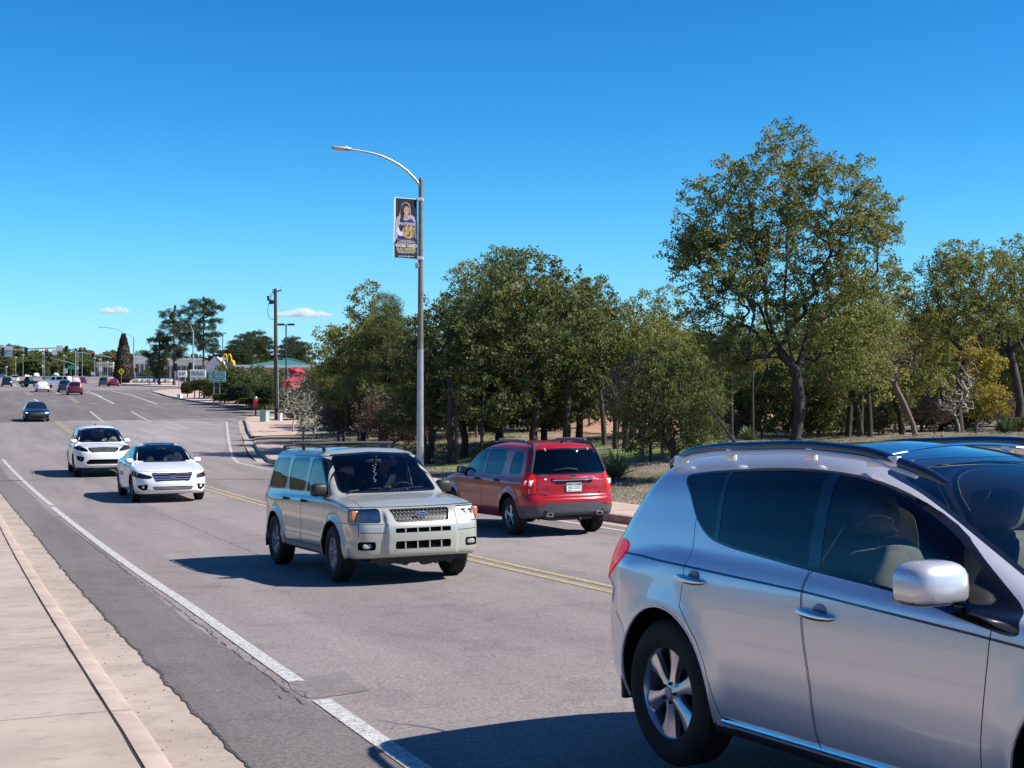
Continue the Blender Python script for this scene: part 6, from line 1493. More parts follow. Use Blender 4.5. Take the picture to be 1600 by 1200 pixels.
# --- the tall oak on its own (fork and limbs as seen)
K_ = 42/F_PX; BX, BY = 1242, 697
def loc(px, py, d=0): return ((px-BX)*K_, d, (BY-py)*K_)
oak = tree('oak_tree', 3, [loc(1242, 705), loc(1244, 680), loc(1249, 650), loc(1249, 620), loc(1245, 592), loc(1240, 575)],
    [(loc(1062, 392, .2), (.7, 1.0, .6)), (loc(1150, 330, .3), (1.9, 1.9, 1.7)), (loc(1215, 270, -.2), (1.5, 1.6, 1.5)), (loc(1300, 300, .4), (1.7, 1.8, 1.6)), (loc(1120, 410, -.4), (1.7, 1.7, 1.3)), (loc(1225, 400, .8), (2.4, 2.2, 1.7)),
     (loc(1335, 400, -.6), (1.5, 1.6, 1.5)), (loc(1160, 500, .6), (1.9, 1.9, 1.4)), (loc(1300, 490, .2), (1.9, 1.9, 1.4)), (loc(1090, 385, 0), (1.0, 1.2, .8)), (loc(1360, 340, 0), (.9, 1.1, 1.0)), (loc(1345, 560, .6), (1.4, 1.5, 1.2)), (loc(1130, 570, .9), (1.2, 1.4, .9))],
    2500, M['oak'], M['bark'], per=28, lrad=.21, size=.048, r0=.175, gap=.46, shell=.25,
    limbs=[[loc(1215, 535, .1), loc(1200, 490, .1), loc(1196, 430, .2), loc(1182, 375, .3), loc(1172, 315, .2), loc(1160, 270, .2)], [loc(1215, 540, .1), loc(1190, 480, .5), loc(1150, 455, .8), loc(1105, 425, .6), loc(1075, 395, .4)],
           [loc(1228, 520, -.1), loc(1224, 440, -.3), loc(1228, 360, -.3), loc(1222, 280, -.2), loc(1205, 235, -.1)], [loc(1246, 580), loc(1258, 525, -.1), loc(1276, 455, -.2), loc(1296, 390, -.3), loc(1315, 325, -.2), loc(1322, 270, 0)],
           [loc(1248, 575, .2), loc(1268, 520, .4), loc(1310, 475, .8), loc(1350, 430, .9), loc(1378, 385, .6)], [loc(1235, 570, .3), loc(1265, 560, .9), loc(1310, 555, 1.2)], [loc(1225, 560, .4), loc(1190, 560, .9), loc(1150, 570, 1.1)]],
    label='tall round-crowned oak standing apart behind the silver car', cat='tree')
put(oak, 1242, 42)
# --- generic kinds, built once and copied
oakA = tree('oak_tree', 11, [(0, 0, 0), (.05, 0, .7), (-.05, .05, 1.4), (0, 0, 1.9)], [((0, 0, 4.2), (2.9, 2.8, 1.9)), ((-1.7, .3, 3.3), (1.8, 1.9, 1.3)), ((1.8, -.3, 3.5), (1.8, 1.8, 1.4)), ((.5, 0, 5.7), (1.5, 1.5, 1.2)), ((-1.1, 0, 5.4), (1.1, 1.1, .9)), ((-.3, -.9, 2.2), (2.8, 1.8, 1.0)), ((1.9, .4, 2.0), (1.4, 1.4, .9)), ((-2.1, .3, 1.9), (1.3, 1.4, .9))],
    1700, M['oak_dark'], M['bark'], per=24, lrad=.23, size=.058, r0=.14, gap=.25, shell=.4, label='x', cat='tree', group='oaks in the wood beside the road')
oakB = tree('oak_tree', 23, [(0, 0, 0), (.1, 0, .9), (.3, .05, 1.4), (.35, 0, 1.8)], [((0.3, 0, 4.0), (2.0, 2.0, 1.7)), ((-1.0, .3, 3.9), (1.3, 1.4, 1.2)), ((1.6, 0, 4.1), (1.3, 1.3, 1.1)), ((.5, 0, 5.8), (1.1, 1.1, 1.0)), ((-.4, 0, 2.2), (1.7, 1.6, .9)), ((1.5, .3, 2.1), (1.3, 1.2, .9))],
    950, M['oak_pale'], M['bark'], per=22, lrad=.22, size=.055, r0=.11, gap=.5, shell=.3, label='x', cat='tree', group='oaks in the wood beside the road')
oakC = tree('oak_tree', 37, [(0, 0, 0), (-.1, 0, 1.2), (.05, .05, 2.2), (.3, 0, 3.2)], [((-.9, 0, 5.6), (1.5, 1.5, 1.5)), ((1.5, .2, 6.2), (1.9, 1.7, 1.3)), ((.5, 0, 4.6), (2.2, 2.0, .9)), ((2.6, 0, 5.2), (1.1, 1.2, .9)), ((-.3, 0, 7.0), (1.2, 1.2, .9))],
    950, M['oak'], M['bark'], per=19, lrad=.21, size=.052, r0=.16, gap=.7, shell=.15, limbs=[[(-.3, 0, 3.8), (-.8, 0, 4.8), (-1.0, 0, 6.0), (-.9, .1, 6.9)], [(.7, 0, 3.9), (1.0, 0, 4.9), (1.5, .1, 5.8), (2.2, .1, 6.6), (2.9, .1, 6.8)], [(.4, .2, 4.2), (.3, .3, 5.4), (.0, .2, 6.6)]], label='x', cat='tree', group='oaks in the wood beside the road')
pineS = tree('pine_tree', 41, [(0, 0, 0), (0, .02, 1.2), (.05, 0, 2.6), (0, 0, 4.0), (.05, 0, 5.6)], [((0, 0, 2.9), (1.9, 1.9, .9)), ((0, 0, 4.1), (1.6, 1.6, .9)), ((0, 0, 5.2), (1.15, 1.15, .8)), ((0, 0, 6.2), (.6, .6, .8))],
    520, M['pine_soft'], M['bark'], per=70, lrad=.36, size=.12, r0=.10, gap=.15, aspect=.09, label='x', cat='tree', group='young pines at the edge of the wood')
scrub = tree('scrub_oak', 51, [(0, 0, 0), (.05, 0, .4), (0, 0, .8)], [((0, 0, 1.7), (1.2, 1.2, .9)), ((.5, 0, 2.3), (.8, .8, .6)), ((-.6, .1, 1.4), (.8, .8, .6))],
    330, M['rusty'], M['twig_brown'], per=12, lrad=.20, size=.045, r0=.06, gap=.4, shell=.2, label='x', cat='shrub', group='brown scrub oaks under the trees')
bush = tree('green_bush', 61, [(0, 0, 0), (.0, 0, .2), (0, 0, .4)], [((0, 0, 1.1), (1.1, 1.1, .9)), ((.5, 0, 1.6), (.7, .7, .7)), ((-.5, .1, .8), (.9, .9, .6))],
    260, M['juniper'], M['twig_brown'], per=26, lrad=.24, size=.055, r0=.05, gap=.1, shell=.3, label='x', cat='shrub', group='green bushes among the trees')
bare = tree('bare_shrub', 71, [(0, 0, 0), (.05, 0, .3), (0, 0, .6)], [((0, 0, 2.3), (1.1, 1.1, 1.3)), ((.4, 0, 3.2), (.8, .8, .8)), ((-.6, .1, 2.0), (.8, .8, .8))],
    340, None, M['twig_pale'], r0=.055, gap=.3, shell=.1, leafy=0, tipr=.011, power=2.0, label='x', cat='shrub', group='leafless shrubs')
bareT = tree('bare_tree', 77, [(0, 0, 0), (-.15, 0, .6), (-.45, 0, 1.3), (-.8, 0, 2.0)], [((-.8, 0, 2.9), (1.2, 1.2, .9)), ((-1.3, 0, 2.4), (.8, .9, .7)), ((-.2, 0, 3.2), (.8, .8, .6))],
    420, None, M['twig_brown'], r0=.09, gap=.2, shell=.1, leafy=0, tipr=.006, power=2.0, label='x', cat='tree')
autumn = tree('autumn_tree', 81, [(0, 0, 0), (.0, 0, .4), (.1, 0, .9)], [((0, 0, 1.6), (.95, .95, .9)), ((.3, 0, 2.5), (.7, .7, .7)), ((-.2, 0, 3.1), (.45, .45, .5)), ((.4, 0, 1.2), (.8, .8, .6))],
    300, M['autumn'], M['twig_brown'], per=14, lrad=.22, size=.06, r0=.06, gap=.5, shell=.2, label='small tree with yellow autumn leaves at the right edge of the wood', cat='tree')
index_kids()
USED = set()
def plant(proto, px, Y, label, rz=None, s=1.0, sz=None, mat=None, **k):
    global _pc
    e = proto if proto.name not in USED else copy_tree(proto); USED.add(proto.name)
    put(e, px, Y, rz if rz is not None else (px*.37+Y), s, .05, sz); e['label'] = label
    if mat is not None:
        for c in _KID.get(proto.name, []): pass
    for a, b in k.items(): e[a] = b
    return e
# foreground edge of the wood, left to right
plant(pineS, 605, 58, 'soft yellow-green pine left of the street lamp', .4, .98)
plant(oakB, 566, 60, 'loose grey-green oak at the left end of the wood', 1.1, 1.12)
plant(oakA, 596, 68, 'dark oak behind the soft pine at the left end of the wood', 2.2, .95)
plant(oakB, 538, 74, 'low leafy oak behind the leafless saplings', 2.9, .8)
plant(oakA, 725, 52, 'dark dense oak just right of the street lamp', .5, 1.0)
plant(oakA, 835, 50, 'widest dark oak, above the red car', 3.6, 1.13)
plant(oakC, 780, 60, 'oak with ragged top behind the dark oaks above the red car', 1.9, 1.12)
plant(oakA, 905, 56, 'dark oak right of the widest dark oak', 5.1, 1.02)
plant(oakB, 985, 52, 'pale leafy oak above the rear of the red car', .2, .86)
plant(oakB, 1045, 58, 'pale oak left of the tall oak', 4.4, .95)
plant(oakC, 1500, 52, 'open oak with dark bare limbs at the upper right', .1, .98)
plant(oakC, 1590, 57, 'oak cut off by the right edge of the photo', 2.4, 1.08)
plant(oakB, 1345, 49, 'yellow-green oak hanging right of the tall oak', 2.0, 1.0)
plant(oakB, 1410, 55, 'yellow-green oak between the tall oak and the open oak', 3.3, 1.05)
plant(oakA, 1560, 66, 'dark oak behind the open oak at the right', 1.3, .85)
plant(bareT, 1432, 44, 'leaning leafless tree with a purplish twig crown', 0, .95)
plant(autumn, 1525, 46, 'small tree with yellow autumn leaves at the right edge of the wood', 0, .98)
plant(bare, 1498, 43, 'pale leafless shrub left of the yellow tree', .5, .62)
plant(bare, 474, 68, 'pale leafless sapling beside the wooden pole', 2.0, 1.05)
plant(bare, 487, 64, 'smaller leafless sapling right of the one beside the wooden pole', 4.0, .72)
sm = plant(oakA, 1052, 36.5, 'small dark oak with a thin trunk left of the tall oak', 2.6, .50, .58)
plant(scrub, 1003, 42, 'small tree with rusty leaves behind the red car', 1.0, 1.0, 1.35, cat='shrub')
plant(bare, 458, 82, 'pale leafless sapling close against the wooden pole', 5.2, .95)
# deeper wood: rows behind
rr = random.Random(8)
names = {0: 'dark oak', 1: 'pale oak', 2: 'open oak', 3: 'soft pine'}
deep = [(545, 88, 0, .75), (575, 84, 1, .9), (640, 78, 0, .95), (665, 66, 2, .85), (690, 92, 1, 1.0), (800, 82, 0, 1.0), (850, 72, 2, .95), (890, 78, 1, 1.05), (965, 84, 2, .85), (1075, 84, 1, .85), (1110, 64, 0, .78), (1160, 72, 0, .85), (1180, 58, 1, .72), (1210, 80, 1, 1.0), (1265, 66, 0, .80), (1300, 76, 1, .95), (1330, 60, 0, .72), (1375, 70, 0, .85), (1440, 78, 1, 1.0), (1470, 66, 0, .80), (1530, 80, 1, 1.0), (1590, 74, 0, .9), (1640, 62, 1, .95), (630, 90, 3, .9), (1130, 62, 3, .7), (1000, 94, 0, .8), (720, 92, 0, .95), (840, 95, 1, 1.0), (1250, 94, 0, 1.0), (1400, 92, 0, 1.0), (1500, 95, 0, .95), (1100, 95, 0, 1.0), (910, 98, 0, 1.0)]
P4 = [oakA, oakB, oakC, pineS]
for i, (px, Y, k, s) in enumerate(deep):
    e = plant(P4[k], px, Y, names[k]+' deep in the wood', rr.random()*6.28, s*rr.uniform(.95, 1.05)*(1 if px > 900 else .9)); e['group'] = names[k]+'s deep in the wood'
# undergrowth
for i, (px, Y, s, sz) in enumerate([(536, 70, .8, .8), (560, 62, 1.0, 1), (598, 66, 1.0, 1), (640, 60, 1.0, 1), (512, 86, .7, .6), (545, 78, 1, 1), (668, 70, .9, 1), (700, 64, .9, .9), (745, 66, 1, 1), (790, 70, 1, 1), (1095, 66, .9, .9), (1150, 50, .7, .8), (1400, 62, .9, .9), (1460, 58, .8, .8), (930, 74, 1, 1), (1570, 60, .8, .8), (1352, 58, .8, .8), (615, 56, .8, .8), (575, 72, .9, .9)]):
    e = plant(scrub, px, Y, 'brown scrub oak in the undergrowth', i*1.3, s, sz*s); e['group'] = 'brown scrub oaks under the trees'
for i, (px, Y, s, sz, l) in enumerate([(1190, 50, 1.0, 1.25, 'upright yellow-green bush left of the tall trunk'), (1280, 52, 1.2, 1.0, 'wide green bush right of the tall trunk'), (1315, 56, 1.1, 1.0, None), (1100, 60, 1.0, 1.0, None), (1150, 64, 1.2, 1.2, None), (860, 70, 1, 1, None), (1230, 60, 1.1, 1.1, None), (1590, 50, .6, .5, 'low bright green bush at the right edge'), (1380, 60, 1.1, 1, None), (1440, 64, 1.2, 1.2, None), (1500, 62, 1.2, 1.2, None), (1030, 72, 1.1, 1, None), (760, 80, 1.2, 1.2, None), (1560, 70, 1.3, 1.3, None), (650, 74, 1.1, 1.1, None)]):
    e = plant(bush, px, Y, l or 'green bush deep among the trunks', i*1.7, s, sz*s); e['group'] = 'green bushes among the trees'
rr = random.Random(21)
for i in range(34):
    px = 520+i*33+rr.uniform(-12, 12); Y = rr.uniform(74, 100)
    if 920 < px < 1130: Y = rr.uniform(92, 104)
    e = plant(bush if i % 3 else scrub, px, Y, 'dark thicket bush far back in the wood', rr.random()*6, rr.uniform(1.15, 1.6), rr.uniform(1.1, 1.5)); e['group'] = 'thicket bushes far back in the wood'
for i in range(26):
    px = 530+i*22+rr.uniform(-8, 8); Y = rr.uniform(54, 76); e = plant(scrub, px, Y, 'brown scrub oak in the undergrowth', rr.random()*6, rr.uniform(.9, 1.2), rr.uniform(.9, 1.2)); e['group'] = 'brown scrub oaks under the trees'
# slim trunks that stand free under the crowns
def stem(px, Y, h_, ln, r_, label):
    m = MB(); m.tube([(0, 0, -.1), (ln*.2, 0, h_*.35), (ln*.5, .03, h_*.7), (ln, 0, h_)], [r_*1.2, r_, r_*.8, r_*.5], 8); m.tube([(ln*.45, .02, h_*.62), (ln*.45+.4, 0, h_*.95)], [r_*.5, r_*.3], 6); m.tube([(ln*.55, .02, h_*.72), (ln*.55-.45, 0, h_*1.1)], [r_*.5, r_*.25], 6)
    o = m.build('tree_trunk', M['bark'], None, True); put(o, px, Y); return tag(o, label, 'tree trunk', 'slim trunks along the edge of the wood')
for px, Y, h_, ln, r_ in [(668, 50, 2.4, -.5, .09), (673, 50.3, 3.2, .1, .10), (705, 49, 3.2, -.05, .13), (713, 48.5, 3, .05, .07), (752, 49, 2.8, .1, .06), (850, 54, 3, 0, .12), (885, 50, 3, .1, .14), (945, 49, 2.8, -.3, .09), (962, 47, 2.4, 0, .10), (976, 47, 2.6, .3, .09), (1017, 42, 1.9, -.1, .05), (1035, 44, 2.3, .05, .05), (1068, 46, 2.6, -.2, .10), (1075, 46, 2.6, -.3, .08), (1143, 46, 2.4, 0, .06), (1176, 47, 2.6, .0, .055), (1325, 50, 2.8, .3, .12), (1345, 50, 2.8, .1, .10), (1360, 50, 2.9, -.2, .10), (1608, 46, 3, .1, .16)]:
    stem(px, Y, h_, ln, r_, 'slim dark trunk at the edge of the wood')
# yuccas
def yucca(px, Y, s, label):
    rr = random.Random(int(px)); m = MB()
    for i in range(260):
        a = rr.uniform(0, 6.28); el = rr.uniform(-.15, 1.35); L_ = rr.uniform(.55, .85)*s; d = Vector((math.cos(a)*math.cos(el), math.sin(a)*math.cos(el), math.sin(el))); n = Vector((-math.sin(a), math.cos(a), 0))*.030*s
        b0 = Vector((0, 0, .08*s))+d*.05; mid = b0+d*L_*.5; tip = b0+d*L_+Vector((0, 0, -.05*s))
        m.add([b0-n, b0+n, mid+n*.8, tip, mid-n*.8], [(0, 1, 2, 4), (4, 2, 3)])
    o = m.build('yucca', M['agave']); put(o, px, Y, 0, 1); return tag(o, label, 'yucca', 'yuccas on the bank')
yucca(962, 37.5, 1.15, 'spiky yucca on the bank behind the red car'); yucca(1570, 46, .8, 'grey yucca at the far right beneath the trees'); yucca(1168, 47, .7, 'small yucca left of the tall trunk')
# grass and litter on the bank
def scatter(name, n, seed, box, blade, mat, h_, w_, label=None, cond=None):
    rng = np.random.default_rng(seed); u = rng.uniform(box[0], box[1], n); v = rng.uniform(box[2], box[3], n); v = v+(vk(u) if True else 0)
    if cond is not None: kx = cond(u, v); u, v = u[kx], v[kx]
    n = len(u); x, y = uv2xy(u, v); z = ground_z(u, v)+.0; c = np.stack([x, y, z], 1); c = np.repeat(c, blade, 0); m_ = len(c)
    c[:, :2] += rng.normal(size=(m_, 2))*.07; a = rng.uniform(0, 6.28, m_); hh = h_*(.4+.9*rng.random(m_)); t = rng.normal(size=(m_, 2))*.45
    wv = np.stack([np.cos(a), np.sin(a), 0*a], 1)*w_; tip = c+np.stack([t[:, 0]*hh, t[:, 1]*hh, hh], 1)
    V = np.stack([c-wv, c+wv, tip], 1).reshape(-1, 3); return mesh_np(name, V, np.arange(m_*3).reshape(-1, 3), mat, kind='stuff', label=label)
M['straw'] = leafmat('dry_grass', [(.24, .20, .13), (.36, .31, .22), (.20, .19, .10)], trans=.3)
M['grass'] = leafmat('fresh_grass', [(.07, .13, .025), (.13, .21, .035), (.20, .25, .07)], trans=.4)
nzv = lambda u, v, s, o: np.array([mnoise.noise(Vector((a*s+o, b*s, o))) for a, b in zip(u, v)])
scatter('dry_grass', 9000, 1, (2, 80, 1.9, 16), 5, M['straw'], .065, .009, 'dry straw grass on the bank')
scatter('green_grass', 7000, 2, (36, 62, 2.6, 12), 5, M['grass'], .11, .012, 'patches of fresh green grass under the trees', lambda u, v: nzv(u, v, .22, 4) > .12)
sheet('lawn', [(41, 16.0), (45, 14.9), (50, 14.4), (56, 14.6), (57, 17), (50, 19), (46, 18.4), (43, 20), (40, 25), (37.5, 28), (36, 25), (38, 19.5)], .012, noisy('short_green_grass', (.15, .15, .06), (.13, .19, .035), .8, .95, .7, .05), gr(33, 64, 1), gr(12, 32, 1), lambda u, v: float(ground_z(u, v)))
def stones(name, n, seed, box, mat, s0, s1, label):
    rng = np.random.default_rng(seed); u = rng.uniform(box[0], box[1], n); v = vk(u)+rng.uniform(box[2], box[3], n); x, y = uv2xy(u, v); z = ground_z(u, v)
    oc = np.array([(1, 0, 0), (-1, 0, 0), (0, 1, 0), (0, -1, 0), (0, 0, .7), (0, 0, -.6)]); of = np.array([(0, 2, 4), (2, 1, 4), (1, 3, 4), (3, 0, 4), (2, 0, 5), (1, 2, 5), (3, 1, 5), (0, 3, 5)])
    s = rng.uniform(s0, s1, n)[:, None, None]; V = np.stack([x, y, z], 1)[:, None, :]+oc[None]*s*(.6+.8*rng.random((n, 6, 1))); Fq = (np.arange(n)[:, None, None]*6+of[None]).reshape(-1, 3)
    return mesh_np(name, V.reshape(-1, 3), Fq, mat, kind='stuff', label=label)
stones('gravel', 9000, 3, (0, 60, 1.8, 11), noisy('gravel_stone', (.26, .22, .18), (.48, .42, .36), 2, .9, 0), .012, .045, 'gravel and pebbles scattered over the bank')
stones('leaf_litter', 9000, 4, (15, 75, 3, 30), noisy('dead_leaves', (.10, .07, .045), (.30, .22, .14), 2, .9, 0), .015, .04, 'dead leaves lying under the trees')
rng = np.random.default_rng(31); _n = 900; _u = rng.uniform(4, 45, _n); _vv = va(_u)-.36+np.abs(rng.normal(size=_n))*.30*np.where(rng.random(_n) < .7, 1, 3)
_x, _y = uv2xy(_u, _vv); _z = road_z(_u)+.006; _s = rng.uniform(.003, .010, _n)[:, None, None]
_oc = np.array([(1, 0, 0), (-1, 0, 0), (0, 1, 0), (0, -1, 0), (0, 0, .6), (0, 0, -.6)]); _of = np.array([(0, 2, 4), (2, 1, 4), (1, 3, 4), (3, 0, 4)])
mesh_np('road_grit', (np.stack([_x, _y, _z], 1)[:, None, :]+_oc[None]*_s*(.6+.8*rng.random((_n, 6, 1)))).reshape(-1, 3), (np.arange(_n)[:, None, None]*6+_of[None]).reshape(-1, 3), noisy('grit', (.06, .05, .04), (.28, .23, .18), 5, .9, 0), kind='stuff', label='grit and crumbs of asphalt lying along the gutter')
# bare red earth mound seen between the trunks
_v = []; _f = []
cx, cy = col(1100, 72), 72; zc_ = gz(cx, cy)
for i in range(13):
    for j in range(9):
        x = cx-9+i*1.5; y = cy-5+j*1.25; r_ = max(0, 1-((x-cx)/9)**2)*max(0, 1-((y-cy)/5)**2); _v.append((x, y, gz(x, y)-.3+1.5*r_**.7+.15*math.sin(i*1.7+j)))
for i in range(12):
    for j in range(8): _f.append((i*9+j, (i+1)*9+j, (i+1)*9+j+1, i*9+j+1))
mesh_obj('earth_mound', _v, _f, noisy('red_earth', (.36, .20, .13), (.50, .31, .22), .8, .95, .6, .1), kind='structure', smooth=True)
# ------------------------------------------------------------------ the intersection and what stands round it
def Zp(py, Y): return H0+(YH-py)/F_PX*Y
def base(px, Y): x = col(px, Y); u, v = xy2uv(x, Y); return Vector((x, Y, max(float(road_z(u)), float(ground_z(u, v)))))
def rel(px, py, Y, b): return Vector((col(px, Y)-b.x, 0, Zp(py, Y)-b.z))
PBL = pr('signal_housing', (.02, .022, .022), .5); RED_ON = pr('red_signal_lit', (.6, .02, .02), .4, emit=(1, .05, .04), es=2.2); DIM = pr('signal_lens_off', (.05, .04, .03), .3)
def head(parent, p, face=-1, lit=0, sc=1.0, back=True, n=3):
    m = MB(); m.M = Matrix.Translation(p); H_ = .36*n*sc
    m.box((0, 0, 0), (.36*sc, .25*sc, H_), bev=.02)
    if back: m.box((0, .02, 0), (.62*sc, .02, H_+.26*sc))
    for i in range(n): m.tube([(0, -.12*sc, H_/2-.18*sc-i*.36*sc+.02), (0, -.30*sc, H_/2-.18*sc-i*.36*sc+.03)], .15*sc, 10, caps=False)
    o = m.build('signal_head', PBL, parent)
    for i in range(n):
        q = MB(); q.M = Matrix.Translation(p); q.lathe([(0, -.135*sc), (.13*sc, -.13*sc)], 12, 'Y', (0, 0, H_/2-.18*sc-i*.36*sc)); q.build('signal_lens', RED_ON if (i == 0 and lit) else DIM, o)
    return o
def signal_mast(px, pyb, Y, ptop, arm, heads, label, lum=None, poles=(), r=.16):
    b = base(px, Y); e = empty('traffic_signal', b, label=label, cat='traffic signal', group='traffic signals over the crossing')
    top = rel(px, ptop, Y, b); m = MB(); m.tube([(0, 0, 0), top], [r, r*.6], 12); m.build('pole', M['galv'], e, True)
    if arm: m = MB(); pts = [rel(a, q, Y, b) for a, q in arm]; m.tube(pts, list(np.linspace(r*.75, r*.4, len(pts))), 10); m.build('mast_arm', M['galv'], e, True)
    if lum:
        m = MB(); pts = [rel(a, q, Y, b) for a, q in lum]; m.tube(pts, .05, 8); lo = m.build('lamp_arm', M['galv'], e, True)
        m = MB(); m.ball(pts[-1], (.45, .16, .08), 12, e=.7); m.build('lamp_head', M['galv'], lo, True)
    for (a, q, lit, n) in heads: head(e, rel(a, q, Y, b)+Vector((0, -.25, 0)), lit=lit, n=n)
    for (a, q, lit, n) in poles: head(e, rel(a, q, Y, b)+Vector((0, -.3, 0)), lit=lit, n=n)
    return e, b
e, b = signal_mast(209, 602, 300, 527, [(209, 566.5), (180, 560), (150, 554), (125, 551), (105, 549.8)], [(178, 559.5, 1, 3), (146, 553.5, 1, 3)], 'traffic signal mast on the far right corner with two red lights showing', [(209, 528), (196, 521), (183, 515), (170, 512), (158, 511.5)], [(204, 575, 0, 3), (213, 576.5, 1, 3)], .22)
m = MB(); m.box(rel(205, 530, 300, b)*0+rel(209, 545, 300, b), (.1, .1, .1)); 
e, b = signal_mast(-42, 612, 268, 530, [(-42, 556), (0, 548.5), (40, 545.5), (80, 543.8), (106, 543.2)], [(104.5, 545.5, 0, 3), (73.5, 551, 1, 3), (41.5, 548, 0, 3), (5, 550, 0, 4)], 'traffic signal mast reaching in from the left over the near side of the crossing', None, (), .24)
m = MB(); m.box(rel(10, 549, 268, b)+Vector((0, .15, 0)), (2.3, .05, 2.1)); m.build('signal_backplate', M['white_paint'], e)
m = MB(); m.box(rel(93.5, 544, 268, b)+Vector((0, -.2, 0)), (1.25, .05, 1.1)); m.build('turn_sign', M['white_paint'], e)
m = MB(); m.box(rel(85.5, 550.5, 268, b)+Vector((0, -.2, 0)), (.95, .05, 1.0)); m.build('lane_sign', M['white_paint'], e)
signal_mast(118, 590, 420, 549, [(118, 569.5), (100, 564), (80, 560)], [(76.5, 560, 0, 3)], 'small distant traffic signal mast left of the white house sign', [(118, 549), (112, 546), (106, 544)], (), .2)
signal_mast(302, 597, 235, 518, [(299, 561), (296, 556), (292, 553), (287, 552)], [(283, 552.5, 0, 3), (277.5, 552.5, 0, 3)], 'traffic signal pole with lamp beside the two tall pines', [(302, 519), (299.5, 512), (297, 505)], [(298, 572.5, 0, 3), (275, 574, 0, 3)], .19)
def thin_pole(px, Y, ptop, label, arm=None, head_=True, r=.09, mat=None, grp='lamp posts in the distance', cat='lamp post'):
    b = base(px, Y); e = empty('lamp_post', b, label=label, cat=cat, group=grp); top = rel(px, ptop, Y, b)
    m = MB(); m.tube([(0, 0, 0), top], [r, r*.7], 8); m.build('pole', mat or M['galv'], e, True)
    if arm: m = MB(); m.tube([rel(a, q, Y, b) for a, q in arm], .05, 6); m.build('arm', mat or M['galv'], e, True)
    if head_ == 'double':
        for q in (-1, 1): m = MB(); m.box(top+Vector((q*.42, 0, .05)), (.55, .45, .16), bev=.03); m.tube([top, top+Vector((q*.3, 0, .05))], .04, 6); m.build('lamp_head', mat or M['dark_metal'], e)
    elif head_: m = MB(); m.box(top+Vector((0, 0, .1)), (.5, .4, .3), bev=.04); m.build('lamp_head', M['white_paint'], e)
    return e
thin_pole(190, 340, 536, 'slim street lamp behind the conical cypress', [(190, 536), (184, 530), (174, 522)], False)
thin_pole(348, 240, 521, 'car park lamp left of the yellow arches', None, 'double', .10, M['dark_metal'])
thin_pole(447, 112, 508, 'tall car park lamp with two heads right of the wooden pole', None, 'double', .075, M['dark_metal'])
for px, Y, pt, l in ((10, 380, 574, 'thin lamp post at the left edge of the photo'), (24.5, 400, 559, 'thin lamp post at far left between the parked cars'), (36, 420, 555, 'pale-headed lamp post over the white cars at far left'), (67, 380, 552, 'lamp post above the dark pickup'), (69.5, 390, 554, 'lamp post just right of the one above the dark pickup'), (100, 420, 556, 'pale-headed lamp post above the white van'), (128.5, 400, 543, 'taller lamp post over the far kerb'), (121.5, 410, 547, 'slim dark post beside the distant signal mast'), (148, 420, 560, 'lamp post in front of the tan building'), (155.5, 410, 562, 'lamp post above the small white sign'), (158.5, 430, 553, 'lamp post right of the one above the small white sign'), (168, 420, 566, 'short lamp post above the dark cars')):
    thin_pole(px, Y, pt, l)
# wooden utility pole
def utility_pole():
    Y = 102; b = base(432.5, Y); e = empty('utility_pole', b, label='tall wooden utility pole with a short crossarm and hanging wires', cat='utility pole')
    m = MB(); m.tube([(0, 0, -.1), rel(431, 560, Y, b), rel(430.3, 451, Y, b)], [.17, .15, .11], 12); m.build('pole', noisy('dark_pole_wood', (.045, .032, .026), (.11, .08, .065), 5, .9, .5, .01, stretch=(1, 1, .15)), e, True)
    m = MB(); m.tube([rel(426, 457, Y, b), rel(440, 453.5, Y, b)], .05, 6); m.build('crossarm', M['bark'], e)
    for a, q in ((426.5, 455), (439.5, 451.5)): m = MB(); m.lathe([(0, 0), (.05, .02), (.03, .10), (.05, .14), (0, .2)], 8, 'Z', rel(a, q, Y, b)); m.build('insulator', M['alloy_dull'], e, True)
    m = MB(); m.tube([rel(431, 471, Y, b), rel(424, 470, Y, b), rel(419, 465, Y, b)], .035, 6); m.box(rel(424, 472, Y, b), (.35, .2, .3), bev=.03); m.box(rel(419, 466, Y, b), (.15, .15, .35), bev=.02); m.build('cutout_bracket', M['dark_metal'], e)
    for p_ in ([(427, 455), (424, 460), (420, 465)], [(421, 472), (419, 482), (419, 492), (423, 498), (428, 499)], [(429, 458), (424, 464), (423, 470)]): m = MB(); m.tube([rel(a, q, Y, b)+Vector((0, -.1, 0)) for a, q in spl(p_, False, 4)], .018, 5); m.build('wire', M['black'], e, True)
    m = MB(); m.tube([rel(434.5, 652, Y, b)+Vector((.05, -.1, 0)), rel(433.0, 560, Y, b)+Vector((.05, -.1, 0))], .045, 8); m.build('conduit', M['galv'], e, True)
utility_pole()
def box_thing(name, px, Y, w_, d_, h_, mat, label, cat, bev=.03, lid=True):
    b = base(px, Y); e = empty(name, b, (0, 0, -TH), label=label, cat=cat); m = MB(); m.box((0, 0, h_/2), (w_, d_, h_), bev=bev); m.build('cabinet', mat, e)
    if lid: m = MB(); m.box((0, 0, h_+.02), (w_+.05, d_+.05, .05), bev=.01); m.build('lid', mat, e)
    return e
box_thing('utility_box', 413.5, 98, .52, .5, .78, noisy('pale_green_enamel', (.30, .42, .34), (.36, .48, .40), 3, .5, 0), 'pale green utility cabinet in dry grass beside the wooden pole', 'utility box')
box_thing('utility_box', 437.5, 100, .26, .26, .55, M['white'], 'small white utility box at the foot of the wooden pole', 'utility box')
box_thing('utility_box', 281, 150, .42, .4, .52, M['white'], 'white box on the pavement left of the clipped hedge', 'utility box')
